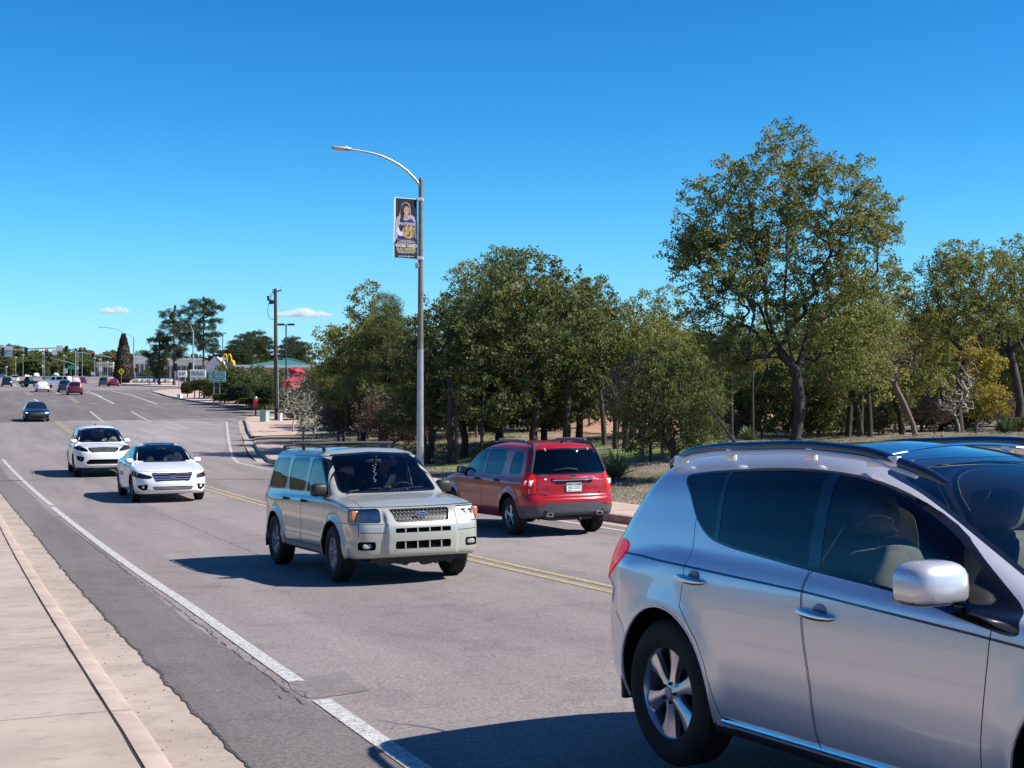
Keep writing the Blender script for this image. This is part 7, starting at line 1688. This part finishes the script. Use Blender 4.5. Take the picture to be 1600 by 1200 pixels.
# signs
GREEN = pr('sign_green', (.01, .32, .20), .45); YEL = pr('sign_yellow', (.85, .55, .01), .5)
def road_sign():
    Y = 128; b = base(340, Y); e = empty('road_sign', b, label='green direction sign with three town names and white arrows on two posts', cat='road sign'); zb = b.z
    x0, x1, z0, z1 = col(326.5, Y)-b.x, col(352.5, Y)-b.x, Zp(597.5, Y)-zb, Zp(579.5, Y)-zb
    for px in (334, 343): m = MB(); m.box((col(px, Y)-b.x, .06, z1*.5), (.09, .06, z1-.05)); m.build('post', M['galv'], e)
    m = MB(); m.prism(rnd([(x0, z0), (x1, z0), (x1, z1), (x0, z1)], .12, 3), -.02, .02, 'XZ'); o = m.build('sign_edge', M['white_paint'], e)
    hh = (z1-z0)/3
    for i, (t, ar) in enumerate((('Phoenix', 1), ('Winslow', -1), ('Show Low', 0))):
        za = z0+hh*i; m = MB(); m.prism(rnd([(x0+.05, za+.035), (x1-.05, za+.035), (x1-.05, za+hh-.03), (x0+.05, za+hh-.03)], .06, 2), -.026, -.022, 'XZ'); m.build('sign_panel', GREEN, o)
        cx_ = (x0+x1)/2+(-.16 if ar == 1 else .2)
        text_mesh('sign_text', t, .24, M['white_paint'], o, Matrix.Translation((cx_, -.030, za+hh/2)) @ Matrix(((1, 0, 0), (0, 0, -1), (0, 1, 0))).to_4x4(), .001, .004, sx=.95)
        ax_ = x1-.25 if ar == 1 else x0+.22; q = .11; zc_ = za+hh/2
        pts = {1: [(-q, -.03), (.02, -.03), (.02, -.09), (q, 0), (.02, .09), (.02, .03), (-q, .03)], -1: [(q, -.03), (-.02, -.03), (-.02, -.09), (-q, 0), (-.02, .09), (-.02, .03), (q, .03)], 0: [(-.03, -q), (-.03, .02), (-.09, .02), (0, q), (.09, .02), (.03, .02), (.03, -q)]}[ar]
        m = MB(); m.prism([(ax_+a, zc_+c) for a, c in pts], -.031, -.028, 'XZ'); m.build('sign_arrow', M['white_paint'], o)
road_sign()
def small_sign(px, Y, pc, w_, h_, mat, label, shape='rect', text=None, tmat=None, cat='road sign', back=None):
    b = base(px, Y); e = empty('road_sign', b, label=label, cat=cat, group='small signs round the crossing'); c = rel(px, pc, Y, b)
    m = MB(); m.tube([(0, .05, 0), (0, .05, c.z+h_*.3)], .04, 6); m.build('post', M['galv'], e)
    pl = {'rect': rnd([(-w_/2, -h_/2), (w_/2, -h_/2), (w_/2, h_/2), (-w_/2, h_/2)], .06, 2), 'diamond': rnd([(0, -h_/2), (w_/2, 0), (0, h_/2), (-w_/2, 0)], .1, 2), 'round': oval(w_/2, h_/2, (0, 0))}[shape]
    m = MB(); m.M = Matrix.Translation((0, 0, c.z)); m.prism(pl, -.03, .0, 'XZ'); o = m.build('sign_plate', mat, e)
    if text: text_mesh('sign_text', text, h_*.55, tmat or M['black'], o, Matrix.Translation((0, -.035, c.z)) @ Matrix(((1, 0, 0), (0, 0, -1), (0, 1, 0))).to_4x4(), .001, .01)
    return e, c
e, c = small_sign(189.5, 275, 580.5, 1.45, 1.45, YEL, 'yellow diamond warning sign in front of the conical cypress', 'diamond')
m = MB(); 
for q in (-1, 1): m.prism([(q*.16+a, c.z+z_) for a, z_ in ((-.05, -.28), (.05, -.28), (.05, .1), (.13, .1), (0, .32), (-.13, .1), (-.05, .1))], -.045, -.035, 'XZ')
m.prism([(-.2, c.z-.34), (.2, c.z-.34), (.2, c.z-.27), (-.2, c.z-.27)], -.045, -.035, 'XZ'); m.build('sign_symbol', M['black'], e)
small_sign(102.5, 330, 579.5, .95, 1.15, M['white_paint'], 'white speed limit sign behind the dark blue car', 'rect', '27')
small_sign(157, 400, 577, 1.1, 1.25, M['white_paint'], 'small white square sign above the parked dark cars')
small_sign(67, 400, 572, .8, 1.0, M['white_paint'], 'small white round sign above the dark pickup', 'round')
small_sign(121.5, 400, 575, .6, .9, M['white_paint'], 'narrow white sign beside the green street sign')
small_sign(145, 350, 583.5, .95, .75, M['white_paint'], 'low white sign on the far pavement')
small_sign(111, 400, 574, 2.1, 1.05, GREEN, 'green street sign among the far trees')
def board(px0, px1, py0, py1, Y, label, marks):
    pc = (px0+px1)/2; b = base(pc, Y); e = empty('shop_sign', b, label=label, cat='sign', group='white boards beside the pines'); x0, x1 = col(px0, Y)-b.x, col(px1, Y)-b.x; z0, z1 = Zp(py1, Y)-b.z, Zp(py0, Y)-b.z
    m = MB(); m.box(((x0+x1)/2, 0, (z0+z1)/2), (x1-x0, .25, z1-z0), bev=.03); o = m.build('board', M['white_paint'], e)
    for x in (x0*.7, x1*.7): m = MB(); m.box((x, .02, z0/2), (.14, .14, z0)); m.build('post', M['galv'], e)
    for (a0, a1, q0, q1, mt) in marks:
        m = MB(); m.box((x0+(x1-x0)*(a0+a1)/2, -.14, z0+(z1-z0)*(q0+q1)/2), ((x1-x0)*(a1-a0), .02, (z1-z0)*(q1-q0))); m.build('sign_mark', mt, o)
    return e, o, x0, x1, z0, z1
dk = pr('sign_lettering_dark', (.06, .07, .06), .6)
e, o, x0, x1, z0, z1 = board(277.5, 292, 579, 589.5, 200, 'white board with dark lettering between two signal heads', [])
text_mesh('sign_text', 'SVP', .62, dk, o, Matrix.Translation(((x0+x1)/2, -.14, (z0+z1)/2)) @ Matrix(((1, 0, 0), (0, 0, -1), (0, 1, 0))).to_4x4(), .001, .01)
e, o, x0, x1, z0, z1 = board(297, 321.5, 577.5, 595, 180, 'large white tenant board above the clipped hedge', [(.05, .95, .735, .755, dk), (.05, .95, .30, .315, dk), (.1, .32, .80, .84, dk), (.42, .55, .80, .84, dk), (.68, .80, .80, .84, dk), (.1, .35, .14, .2, dk), (.5, .7, .14, .2, dk)])
text_mesh('sign_text', 'ETEPHENS', .42, dk, o, Matrix.Translation(((x0+x1)/2, -.14, z0+(z1-z0)*.55)) @ Matrix(((1, 0, 0), (0, 0, -1), (0, 1, 0))).to_4x4(), .001, .008, sx=.9)
# golden double arch on a pole
def arches():
    Y = 190; b = base(357, Y); e = empty('restaurant_sign', b, label='yellow double-arch restaurant sign rising above the bushes', cat='sign'); am = pr('sign_gold', (.85, .52, .02), .4)
    m = MB(); m.tube([(0, 0, 0), rel(357, 566, Y, b)], .13, 8); m.build('pole', M['galv'], e)
    for q in (-1, 1):
        c0 = rel(355.5+q*3.3, 565, Y, b); m = MB(); m.tube([(c0.x+.30*math.cos(t)*1.0, -.2, c0.z+1.15*math.sin(t)*.9) for t in np.linspace(0, math.pi, 14)], .11, 8); m.build('arch', am, e, True)
    m = MB(); m.box(rel(345, 577, Y, b), (.7, .2, .5)); m.build('name_board', pr('sign_red', (.5, .03, .02), .5), e)
    for px, py in ((347, 572), (364, 570)): m = MB(); m.ball(rel(px, py, Y, b), (.35, .2, .7), 12); m.build('lamp_globe', am, e, True)
arches()
# ------------------------------------------------------------------ buildings
WALL = noisy('cream_stucco', (.55, .50, .43), (.64, .59, .52), .8, .9, 0); WALLW = noisy('white_stucco', (.68, .67, .64), (.76, .75, .72), .8, .9, 0); GREENR = pr('green_metal_roof', (.05, .19, .15), .5)
GLASSB = pr('shop_glass', (.03, .04, .05), .1); TILE = noisy('brown_roof', (.12, .08, .07), (.18, .13, .11), 1, .9, 0); PARA = pr('parapet', (.70, .68, .64), .8)
def building(px0, px1, ptop, Y, depth, label, wall=None, roof='flat', rmat=None, nwin=4, rz=0, band=None, sides=True, rise=2.0):
    xc = col((px0+px1)/2, Y); w_ = col(px1, Y)-col(px0, Y); u, v = xy2uv(xc, Y); z = float(ground_z(u, v))-.3; h_ = Zp(ptop, Y)-z
    e = empty('building', (xc, Y, z), (0, 0, rz), label=label, cat='building', group='buildings beyond the crossing'); wall = wall or WALL; hw = h_-(rise if roof == 'gable' or roof == 'hip' else 0)
    m = MB(); m.box((0, depth/2, hw/2), (w_, depth, hw)); wo = m.build('wall', wall, e)
    n = nwin
    for i in range(n):
        x = -w_/2+w_*(i+.5)/n; ww = w_/n*.62; m = MB(); m.box((x, -.02, hw*.42), (ww, .10, hw*.55)); wi = m.build('window', GLASSB, e); m = MB(); m.box((x, -.06, hw*.42-hw*.30), (ww+.2, .16, .12)); m.box((x, -.06, hw*.42), (.08, .14, hw*.55)); m.build('window_frame', M['white_paint'], wi)
    if roof == 'flat':
        m = MB(); m.box((0, depth/2, hw+.18), (w_+.5, depth+.5, .4)); m.box((0, -.55, hw*.78), (w_*.9, .9, .25)); m.build('roof', rmat or PARA, e)
    elif roof == 'gable':
        m = MB(); m.add([(-w_/2-.4, -.5, hw), (w_/2+.4, -.5, hw), (0, -.5, hw+rise), (-w_/2-.4, depth+.5, hw), (w_/2+.4, depth+.5, hw), (0, depth+.5, hw+rise)], [(0, 1, 2), (3, 5, 4), (0, 2, 5, 3), (1, 4, 5, 2), (0, 3, 4, 1)]); m.build('roof', rmat or TILE, e)
    else:
        r_ = rise; m = MB(); m.add([(-w_/2-.8, -.9, hw), (w_/2+.8, -.9, hw), (w_/2+.8, depth+.9, hw), (-w_/2-.8, depth+.9, hw), (-w_/2+depth*.4, depth/2, hw+r_), (w_/2-depth*.4, depth/2, hw+r_)], [(0, 1, 5, 4), (1, 2, 5), (2, 3, 4, 5), (3, 0, 4), (0, 3, 2, 1)]); m.build('roof', rmat or TILE, e)
    if band: m = MB(); m.box((0, -.95, hw+.1), (w_+1.7, .2, .35)); m.build('fascia', band, e)
    return e
building(25, 39, 571, 470, 8, 'small white gabled house behind the left traffic', WALLW, 'gable', M['white_paint'], 2, rise=1.6)
building(78, 108, 566, 520, 10, 'low reddish-brown building behind the white van', noisy('red_stucco', (.30, .16, .13), (.38, .22, .18), 1, .9, 0), 'flat', None, 5)
building(138, 176, 568, 460, 12, 'tan flat-roofed building left of the conical cypress', noisy('tan_stucco', (.36, .31, .22), (.44, .38, .28), 1, .9, 0), 'flat', None, 5)
building(211, 240, 558, 380, 14, 'white flat-roofed shop right of the far signal mast', WALLW, 'flat', None, 4)
building(234, 252, 562, 360, 10, 'white shop front with a dark awning behind the pines', WALL, 'flat', pr('dark_awning', (.04, .045, .06), .6), 2)
building(250, 332, 562, 350, 16, 'long cream shopping block behind the pines', WALL, 'flat', None, 10)
building(322, 348, 557, 330, 12, 'white gabled building left of the yellow arches', WALLW, 'gable', M['white_paint'], 3, rise=3)
building(376, 492, 558, 175, 14, 'low restaurant with a green hipped roof behind the bushes', WALL, 'hip', GREENR, 7, band=M['white_paint'], rise=1.3)
def parasol(px, Y, pt, label, tilt=0, w_=1.1):
    b = base(px, Y); e = empty('parasol', b, label=label, cat='parasol', group='red parasols'); h_ = Zp(pt, Y)-b.z
    m = MB(); m.tube([(0, 0, 0), (0, 0, h_)], .03, 6); m.build('pole', M['dark_metal'], e)
    m = MB(); m.M = Matrix.Translation((0, 0, h_)) @ Matrix.Rotation(tilt, 4, 'Y'); m.lathe([(0, 0), (.3, -.10), (.75, -.35), (w_, -.75), (w_, -.95), (w_*.98, -.76), (.7, -.38), (0, -.06)], 8); m.build('canopy', pr('red_canvas', (.36, .018, .035), .7), e); return e
parasol(466, 112, 573, 'red parasol, upper one right of the wooden pole', .25, .62); parasol(455, 108, 589, 'red parasol, lower one just right of the wooden pole', -.1, .62)
# red pump/post box behind the hedge
b = base(399.5, 112); e = empty('red_box', b, label='red box with a grey top behind the low hedge', cat='post box'); m = MB(); m.box((0, 0, 1.0), (.38, .34, .62), bev=.05); m.build('box_body', pr('red_enamel', (.55, .03, .05), .4), e); m = MB(); m.ball((0, 0, 1.46), (.17, .16, .18), 12); m.build('box_top', M['galv'], e, True); m = MB(); m.box((0, 0, .35), (.12, .12, .7)); m.build('post', M['dark_metal'], e)
for px, l in ((233.5, 'white bollard left of its twin on the far pavement'), (243.5, 'white bollard right of its twin on the far pavement')):
    b = base(px, 262); m = MB(); m.lathe([(.16, 0), (.16, .5), (.11, .55), (.11, 1.2), (.0, 1.3)], 10); o = m.build('bollard', M['white_paint'], None, True); o.location = b; tag(o, l, 'bollard', 'white bollards')
# ------------------------------------------------------------------ hedges, pines, far trees
def hedge(px0, px1, ptop, pbot, Y, d_, label, mat=None, stems=0, rnd_=.5):
    xc = col((px0+px1)/2, Y); w_ = col(px1, Y)-col(px0, Y); b = base((px0+px1)/2, Y); z1 = Zp(ptop, Y)-b.z; z0 = max(0, Zp(pbot, Y)-b.z)
    rng = np.random.default_rng(int(px0)); n = int(900*w_*d_*(z1-z0)**.5)+500
    q = rng.random((n, 3)); f = rng.integers(0, 5, n); q[f == 0, 0] = 0; q[f == 1, 0] = 1; q[f == 2, 1] = 0; q[f == 3, 2] = 1; q[f == 4, 2] = 1
    p = (q-.5)*2; nn = np.maximum(np.abs(p).max(1), 1e-6); sph = p/np.linalg.norm(p, axis=1)[:, None]*nn[:, None]; p = p*(1-rnd_)+sph*rnd_
    p += rng.normal(size=p.shape)*.04; P_ = p*np.array([w_/2, d_/2, (z1-z0)/2])+np.array([0, 0, (z0+z1)/2])
    V, Fq = leaves(P_, .10, 3, .075, int(px0)+1); e = empty('hedge', b, label=label, cat='hedge', group='clipped hedges on the far corner')
    mesh_np('foliage', V, Fq, mat or M['hedge'], e)
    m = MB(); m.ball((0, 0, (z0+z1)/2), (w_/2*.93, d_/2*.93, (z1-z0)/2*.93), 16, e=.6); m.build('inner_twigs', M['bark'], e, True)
    for i in range(stems): m = MB(); x = -w_/2+w_*(i+.5)/stems; m.tube([(x, 0, 0), (x+.05, 0, z0+.2)], .07, 6); m.build('stem', M['bark'], e, True)
    return e
hedge(284, 301, 597, 616, 152, 1.4, 'round clipped shrub at the left end of the hedge row', stems=1, rnd_=.8)
hedge(300, 338, 594, 611, 148, 1.4, 'long clipped hedge raised on bare stems behind the green sign', stems=5)
hedge(335, 357, 616, 625, 128, 1.0, 'low dark hedge at the foot of the green sign')
hedge(358, 392, 603, 626, 122, 2.0, 'big dark hedge behind the low hedges', M['pine'])
hedge(374, 396, 623, 631, 118, .9, 'low clipped hedge in front of the big dark hedge')
hedge(402, 428, 605, 628, 117, 1.6, 'dark hedge left of the wooden pole', M['pine'])
hedge(400, 420, 624, 631, 113, .9, 'low clipped hedge below the red box')
index_kids()
for px, Y, s, sz, l in ((352, 135, 1.5, 1.55, 'olive-brown bushy tree behind the green sign'), (368, 142, 1.75, 1.7, 'taller olive bush under the yellow arches'), (387, 134, 1.75, 1.6, 'olive bush left of the green roof'), (404, 128, 1.9, 1.75, 'dark olive tree in front of the green roof'), (422, 124, 1.7, 1.65, 'narrow olive tree left of the wooden pole'), (446, 126, 1.0, .9, 'bush with yellowish leaves right of the wooden pole'), (338, 150, 1.4, 1.3, 'brown-green bush behind the clipped hedge'), (300, 300, 2.2, 1.6, 'grey-green bush beneath the tall pines'), (238, 330, 2.0, 1.5, 'dark bush in front of the white shop'), (466, 102, 1.1, .95, 'bush below the red parasols'), (484, 118, 1.5, 1.9, 'dark bushy tree at the right end of the restaurant'), (503, 112, 1.5, 1.9, 'bushy tree between the restaurant and the wood'), (228, 340, 1.8, 1.4, 'pale bush beside the far signal mast')):
    e = plant(bush, px, Y, l, px*.3, s*1.05, sz*1.05); e['group'] = 'bushes round the restaurant'
def pine_tall(seed, H_, crown0, w_, label, n=330, asp=.16, **k):
    rng = random.Random(seed); bl = []
    zz = crown0
    while zz < H_*.97:
        f = (zz-crown0)/(H_-crown0); rr_ = w_*(.50+.62*math.sin(math.pi*min(1, f*.92+.12)))*rng.uniform(.70, 1.08)*(.62 if f > .88 else 1)
        bl.append(((rng.uniform(-.35, .35)*w_*(1-f), rng.uniform(-.3, .3)*w_, zz), (rr_, rr_, rng.uniform(.5, .9)))); zz += rng.uniform(.95, 1.5)
    return tree('pine_tree', seed, [(0, 0, H_*.95*i/7) for i in range(8)], bl, n, M['pine'], M['bark'], per=46, lrad=.60, size=.24, aspect=asp, r0=.26, gap=.75, shell=.4, label=label, cat='tree', **k)
pA = pine_tall(5, 18.4, 7.5, 4.3, 'right and fuller of the two tall pines', 330); put(pA, 318, 262)
pB = pine_tall(9, 16.2, 6.0, 3.3, 'left and barer of the two tall pines', 200); put(pB, 272, 255)
pC = pine_tall(13, 11, 2.5, 2.6, 'shorter dark pine leaning left of the two tall pines', 300); put(pC, 249, 258)
pD = pine_tall(17, 11.5, 6.8, 2.9, 'x', 160, group='pines on the skyline'); index_kids()
for i, (px, Y, s) in enumerate(((378, 330, 1.05), (370, 300, .8), (395, 340, 1.1), (402, 360, 1.2), (415, 350, .95), (356, 330, .8), (384, 300, .7), (455, 330, .95), (462, 350, 1.05), (335, 340, .7), (471, 300, .75), (446, 320, .8))):
    plant(pD, px, Y, 'pine on the skyline above the restaurant', i*1.1, s)
def cypress():
    Y = 290; e = empty('cypress', label='dark conical cypress rising beside the far signal mast', cat='tree'); rng = np.random.default_rng(4); n = 2600; z = rng.random(n)**.8*10.6+.2; r_ = (1-(z-.2)/11.0)**.75*2.35*np.clip(z/1.5, .5, 1)*(.86+.2*rng.random(n)); a = rng.random(n)*6.28
    V, Fq = leaves(np.stack([r_*np.cos(a), r_*np.sin(a), z], 1), .25, 8, .16, 9); mesh_np('crown', V, Fq, M['cypress'], e)
    m = MB(); m.lathe([(.3, 0), (.28, 1), (2.0, 1.2), (1.8, 4), (1.1, 8), (0, 10.6)], 12); m.build('trunk', M['bark'], e, True); put(e, 193, Y)
cypress()
far_round = tree('oak_tree', 91, [(0, 0, 0), (0, 0, 1.5), (0, 0, 3)], [((0, 0, 3.0), (4.6, 4.0, 2.2)), ((0, 0, 6.5), (4.2, 4.2, 3.2)), ((-2.5, 0, 5), (2.6, 2.6, 2.2)), ((2.6, 0, 5.4), (2.6, 2.6, 2.3))], 300, M['oak_dark'], M['bark'], per=16, lrad=.9, size=.36, r0=.3, gap=.3, label='x', cat='tree', group='round trees on the far skyline')
index_kids()
rr = random.Random(6)
for i, (px, Y, s) in enumerate([(0, 460, 1.1), (14, 500, 1.35), (24, 470, 1.3), (36, 520, 1.2), (48, 480, 1.25), (58, 500, 1.15), (72, 520, 1.2), (80, 480, 1.0), (100, 520, 1.35), (112, 480, 1.0), (125, 510, 1.4), (134, 480, .9), (146, 500, .9), (156, 480, .85), (165, 510, 1.1), (176, 500, 1.15), (184, 470, .9), (8, 430, .8), (30, 440, .75), (90, 450, .8), (52, 440, .8), (118, 440, .8), (205, 480, .9), (222, 460, 1.15), (240, 470, 1.0), (262, 460, .9), (285, 480, .9), (306, 470, 1.0), (330, 460, .9), (352, 430, .85), (366, 450, .9), (388, 430, .9), (410, 440, .95), (430, 430, .9), (450, 420, .95), (470, 400, .95), (-10, 480, 1.2), (68, 440, .6), (140, 440, .6), (345, 380, .7), (425, 380, .75), (462, 370, .7), (-12, 430, .8)]):
    e = plant(far_round, px, Y, ('round tree on the far skyline, left of the conical cypress' if px < 190 else 'round tree on the far skyline, right of the conical cypress'), i*.9, s*.9, s*rr.uniform(.85, 1.05)*.9)
# ------------------------------------------------------------------ clouds: small, far away and soft
def cloud(px, py, w_px, h_px, label, seed, dens=.0085):
    Y = 5200; x = col(px, Y); z = Zp(py, Y); rng = random.Random(seed); W_ = w_px*Y/F_PX; H_ = h_px*Y/F_PX
    bl = [((rng.uniform(-.42, .42)*W_, rng.uniform(-30, 30), 0), rng.uniform(.16, .30)*W_*.6) for _ in range(11)]
    def F(X, Y_, Z):
        d = None
        for (c, r) in bl:
            k = 1-abs(c[0])/(W_*.62); rz = H_*.52*max(.35, k); q = (np.sqrt(((X-c[0])/r)**2+((Y_-c[1])/(r*.8))**2+((Z+H_*.18)/rz)**2)-1)*min(r, rz); d = q if d is None else smin(d, q, H_*.15)
        return smax(d, -(Z+H_*.32), H_*.12)+H_*.05*np.sin(X/W_*31+Z/H_*5)*np.sin(Z/H_*17+Y_/W_*20)
    P, Fc = nets(F, (-W_*.75, -W_*.4, -H_*.6), (W_*.75, W_*.4, H_*.75), W_/34)
    m = bpy.data.materials.new('cloud_vapour'); m.use_nodes = True; N, L = m.node_tree.nodes, m.node_tree.links; N.remove(N['Principled BSDF']); v = N.new('ShaderNodeVolumePrincipled'); v.inputs['Color'].default_value = (1, 1, 1, 1); v.inputs['Density'].default_value = dens; v.inputs['Anisotropy'].default_value = 0; L.new(v.outputs[0], N['Material Output'].inputs['Volume'])
    o = mesh_obj('cloud', P, Fc, m, smooth=True); o.location = (x, Y, z); return tag(o, label, 'cloud', 'small white clouds', 'structure')
cloud(181, 484, 54, 17, 'small white cloud over the far crossing', 3, .03)
cloud(472, 488, 84, 22, 'white cloud between the wooden pole and the wood', 5, .03)
cloud(124, 488, 18, 7, 'faint small cloud left of the other one', 7, .007)
cloud(262, 486, 30, 9, 'small cloud behind the tall pines', 9, .02)
# ------------------------------------------------------------------ distant traffic
def variant(sp, paint_, **k):
    d = dict(sp); d['paint'] = paint_; d.update(k)
    d['wins'] = [(p, M['glass_far'], i) for p, _, i in sp['wins']]; d['screens'] = [(n, p, M['glass_far'], x) for n, p, _, x in sp['screens']]; return d
M['glass_far'] = pr('dark_car_glass', (.01, .013, .018), .06, coat=.5)
COLS = {k: paint('paint_'+k, c, .2, .3, .04) for k, c in dict(navy=(.006, .008, .020), blue=(.018, .028, .07), maroon=(.12, .01, .02), charcoal=(.035, .04, .045), darkred=(.16, .012, .02), teal=(.02, .05, .05), pearl=(.74, .74, .74), steel=(.12, .16, .22)).items()}
_protos = {}
def far_car(kind, colr, px, pyb, psi, away, label, brake=False, sc=1.0):
    key = (kind, colr)
    x, Y = at(px, pyb)
    if key in _protos:
        index_kids(); e = copy_tree(_protos[key]); e['label'] = label
    else:
        sp = {'saloon': SP_FUS, 'crossover': SP_SOR, 'suv': SP_ESC}[kind]
        e, F = road_car({'saloon': 'saloon_car', 'crossover': 'crossover_car', 'suv': 'sport_utility_car'}[kind], variant(sp, COLS[colr] if colr != 'white' else P_WHITE), label, 'distant traffic', .10, 1); _protos[key] = e
    P_, t_ = on_road(px, Y, psi, away, (-.9 if away else 3.6), 0, 2.7); pose(e, P_, psi, t_, away)
    if sc != 1: e.scale = (sc,)*3
    return e
car_dark = far_car('saloon', 'navy', 57.5, 659.5, 21, False, 'dark blue saloon with a gleaming headlight, alone in the near lane')
for q in (-1, 1):
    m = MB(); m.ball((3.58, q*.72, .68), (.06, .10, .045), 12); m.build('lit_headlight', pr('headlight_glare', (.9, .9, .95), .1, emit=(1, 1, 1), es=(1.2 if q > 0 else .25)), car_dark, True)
far_car('crossover', 'maroon', 117.5, 617.5, 20, True, 'maroon sport-utility car, rearmost in the queue at the crossing')
far_car('crossover', 'blue', 102, 613, 20, True, 'dark blue sport-utility car beside the maroon one in the queue')
far_car('saloon', 'white', 67, 612.5, 21, True, 'white saloon seen from behind, left of the queue')
far_car('saloon', 'maroon', 129, 599.5, 20, True, 'purplish saloon ahead of the maroon sport-utility car')
far_car('saloon', 'pearl', 119, 600, 20, True, 'pale saloon ahead of the dark blue sport-utility car')
far_car('suv', 'charcoal', 162, 604, 17, True, 'charcoal sport-utility car waiting in the right-turn lanes')
far_car('saloon', 'darkred', 178, 604, 17, True, 'dark red saloon right of the charcoal sport-utility car')
far_car('suv', 'navy', 11, 604.5, 22, False, 'dark blue sport-utility car coming on at the left edge')
far_car('suv', 'white', 24, 598, 22, False, 'white sport-utility car behind the dark blue one at the left')
far_car('saloon', 'steel', 6, 590, 22, False, 'steel blue saloon farthest off at the left edge')
far_car('saloon', 'white', 57, 590, 20, True, 'white saloon far up the road')
far_car('saloon', 'pearl', 88, 589.5, 20, True, 'pale saloon behind the crossing white van')
far_car('saloon', 'steel', 66, 594, -65, False, 'blue saloon crossing between the pickup and the white van')
for i, (px, c_) in enumerate(((214, 'white'), (222, 'pearl'), (231, 'white'), (240, 'steel'), (248, 'white'), (258, 'pearl'))):
    e = far_car('saloon', c_, px, 597, -70, False, '%s car parked in front of the shops, %s from the left' % ({'white': 'white', 'pearl': 'pearl', 'steel': 'blue'}[c_], ('first', 'second', 'third', 'fourth', 'fifth', 'sixth')[i]))
    Yp = 300; e.matrix_world = Matrix.Translation((col(px, Yp), Yp, gz(col(px, Yp), Yp)+.1)) @ Matrix.Rotation(R(-60), 4, 'Z')
def side_truck(px0, px1, pyb, kind, mat, label):
    """pickup or boxy van crossing the road, seen from the side; local x runs forward (to the left of the photo)"""
    x0, Y = at((px0+px1)/2, pyb); L_ = (px1-px0)*Y/F_PX; e = empty('pickup_truck' if kind == 'pickup' else 'van', (x0, Y, gz(x0, Y)+.06), (0, 0, math.pi), label=label, cat='pickup' if kind == 'pickup' else 'van', group='distant traffic')
    a = L_/2
    if kind == 'pickup': pf = [(-a, .55), (-a, 1.05), (-.05*a, 1.08), (-.02*a, 1.12), (.02*a, 1.75), (.34*a, 1.78), (.52*a, 1.14), (.95*a, 1.02), (a, .85), (a, .50)]
    else: pf = [(-a, .55), (-a*.99, 1.15), (-a*.93, 1.95), (.25*a, 2.0), (.42*a, 1.35), (.95*a, 1.25), (a, 1.05), (a, .50)]
    m = MB(); m.prism(rnd(pf, .10, 2), -.92, .92, 'XZ'); m.build('body', mat, e)
    wn = [[(.06*a, 1.18), (.08*a, 1.65), (.33*a, 1.68), (.47*a, 1.20)]] if kind == 'pickup' else [[(-.88*a, 1.35), (-.84*a, 1.82), (-.62*a, 1.82), (-.62*a, 1.35)], [(-.55*a, 1.35), (-.55*a, 1.82), (-.10*a, 1.82), (-.10*a, 1.35)], [(-.02*a, 1.35), (-.02*a, 1.82), (.22*a, 1.84), (.34*a, 1.36)]]
    for w_ in wn:
        m = MB(); m.prism(rnd(w_, .05, 2), -.935, .935, 'XZ'); m.build('side_window', M['glass_far'], e)
    for xx in (-.62*a, .66*a):
        for q in (-1, 1): m = MB(); m.lathe([(0, -.13), (.30, -.14), (.39, -.10), (.40, 0), (.39, .10), (.30, .14), (0, .13)], 18, 'Y', (xx, q*.82, .40)); wo = m.build('wheel', M['rubber'], e, True); m = MB(); m.lathe([(0, q*.15), (.2, q*.15), (.24, q*.14)], 14, 'Y', (xx, q*.82, .40)); m.build('rim', M['alloy_dull'], wo)
    m = MB(); m.box((a+.02, 0, .62), (.12, 1.8, .22), bev=.03); m.build('bumper', M['galv'], e)
    return e
side_truck(33, 64, 605, 'pickup', COLS['teal'], 'dark green pickup crossing from the left')
side_truck(68, 110, 606.5, 'van', P_WHITE, 'big white boxy van crossing the junction')
# ------------------------------------------------------------------ labels that count along a row
ORD = ['first', 'second', 'third', 'fourth', 'fifth', 'sixth', 'seventh', 'eighth', 'ninth', 'tenth', 'eleventh', 'twelfth', 'thirteenth', 'fourteenth', 'fifteenth', 'sixteenth', 'seventeenth', 'eighteenth', 'nineteenth', 'twentieth']
ORD += ['twenty-'+x for x in ORD[:9]]+['thirtieth']+['thirty-'+x for x in ORD[:9]]+['fortieth']+['forty-'+x for x in ORD[:9]]
bpy.context.view_layer.update()
_by = {}
for o in bpy.data.objects:
    if o.parent is None and o.get('label') and o.get('kind') is None: _by.setdefault(o['label'], []).append(o)
for lb, os_ in _by.items():
    if len(os_) > 1:
        os_.sort(key=lambda o: o.location.x/max(o.location.y, 1))
        for i, o in enumerate(os_): o['label'] = lb+', '+ORD[i]+' from the left'
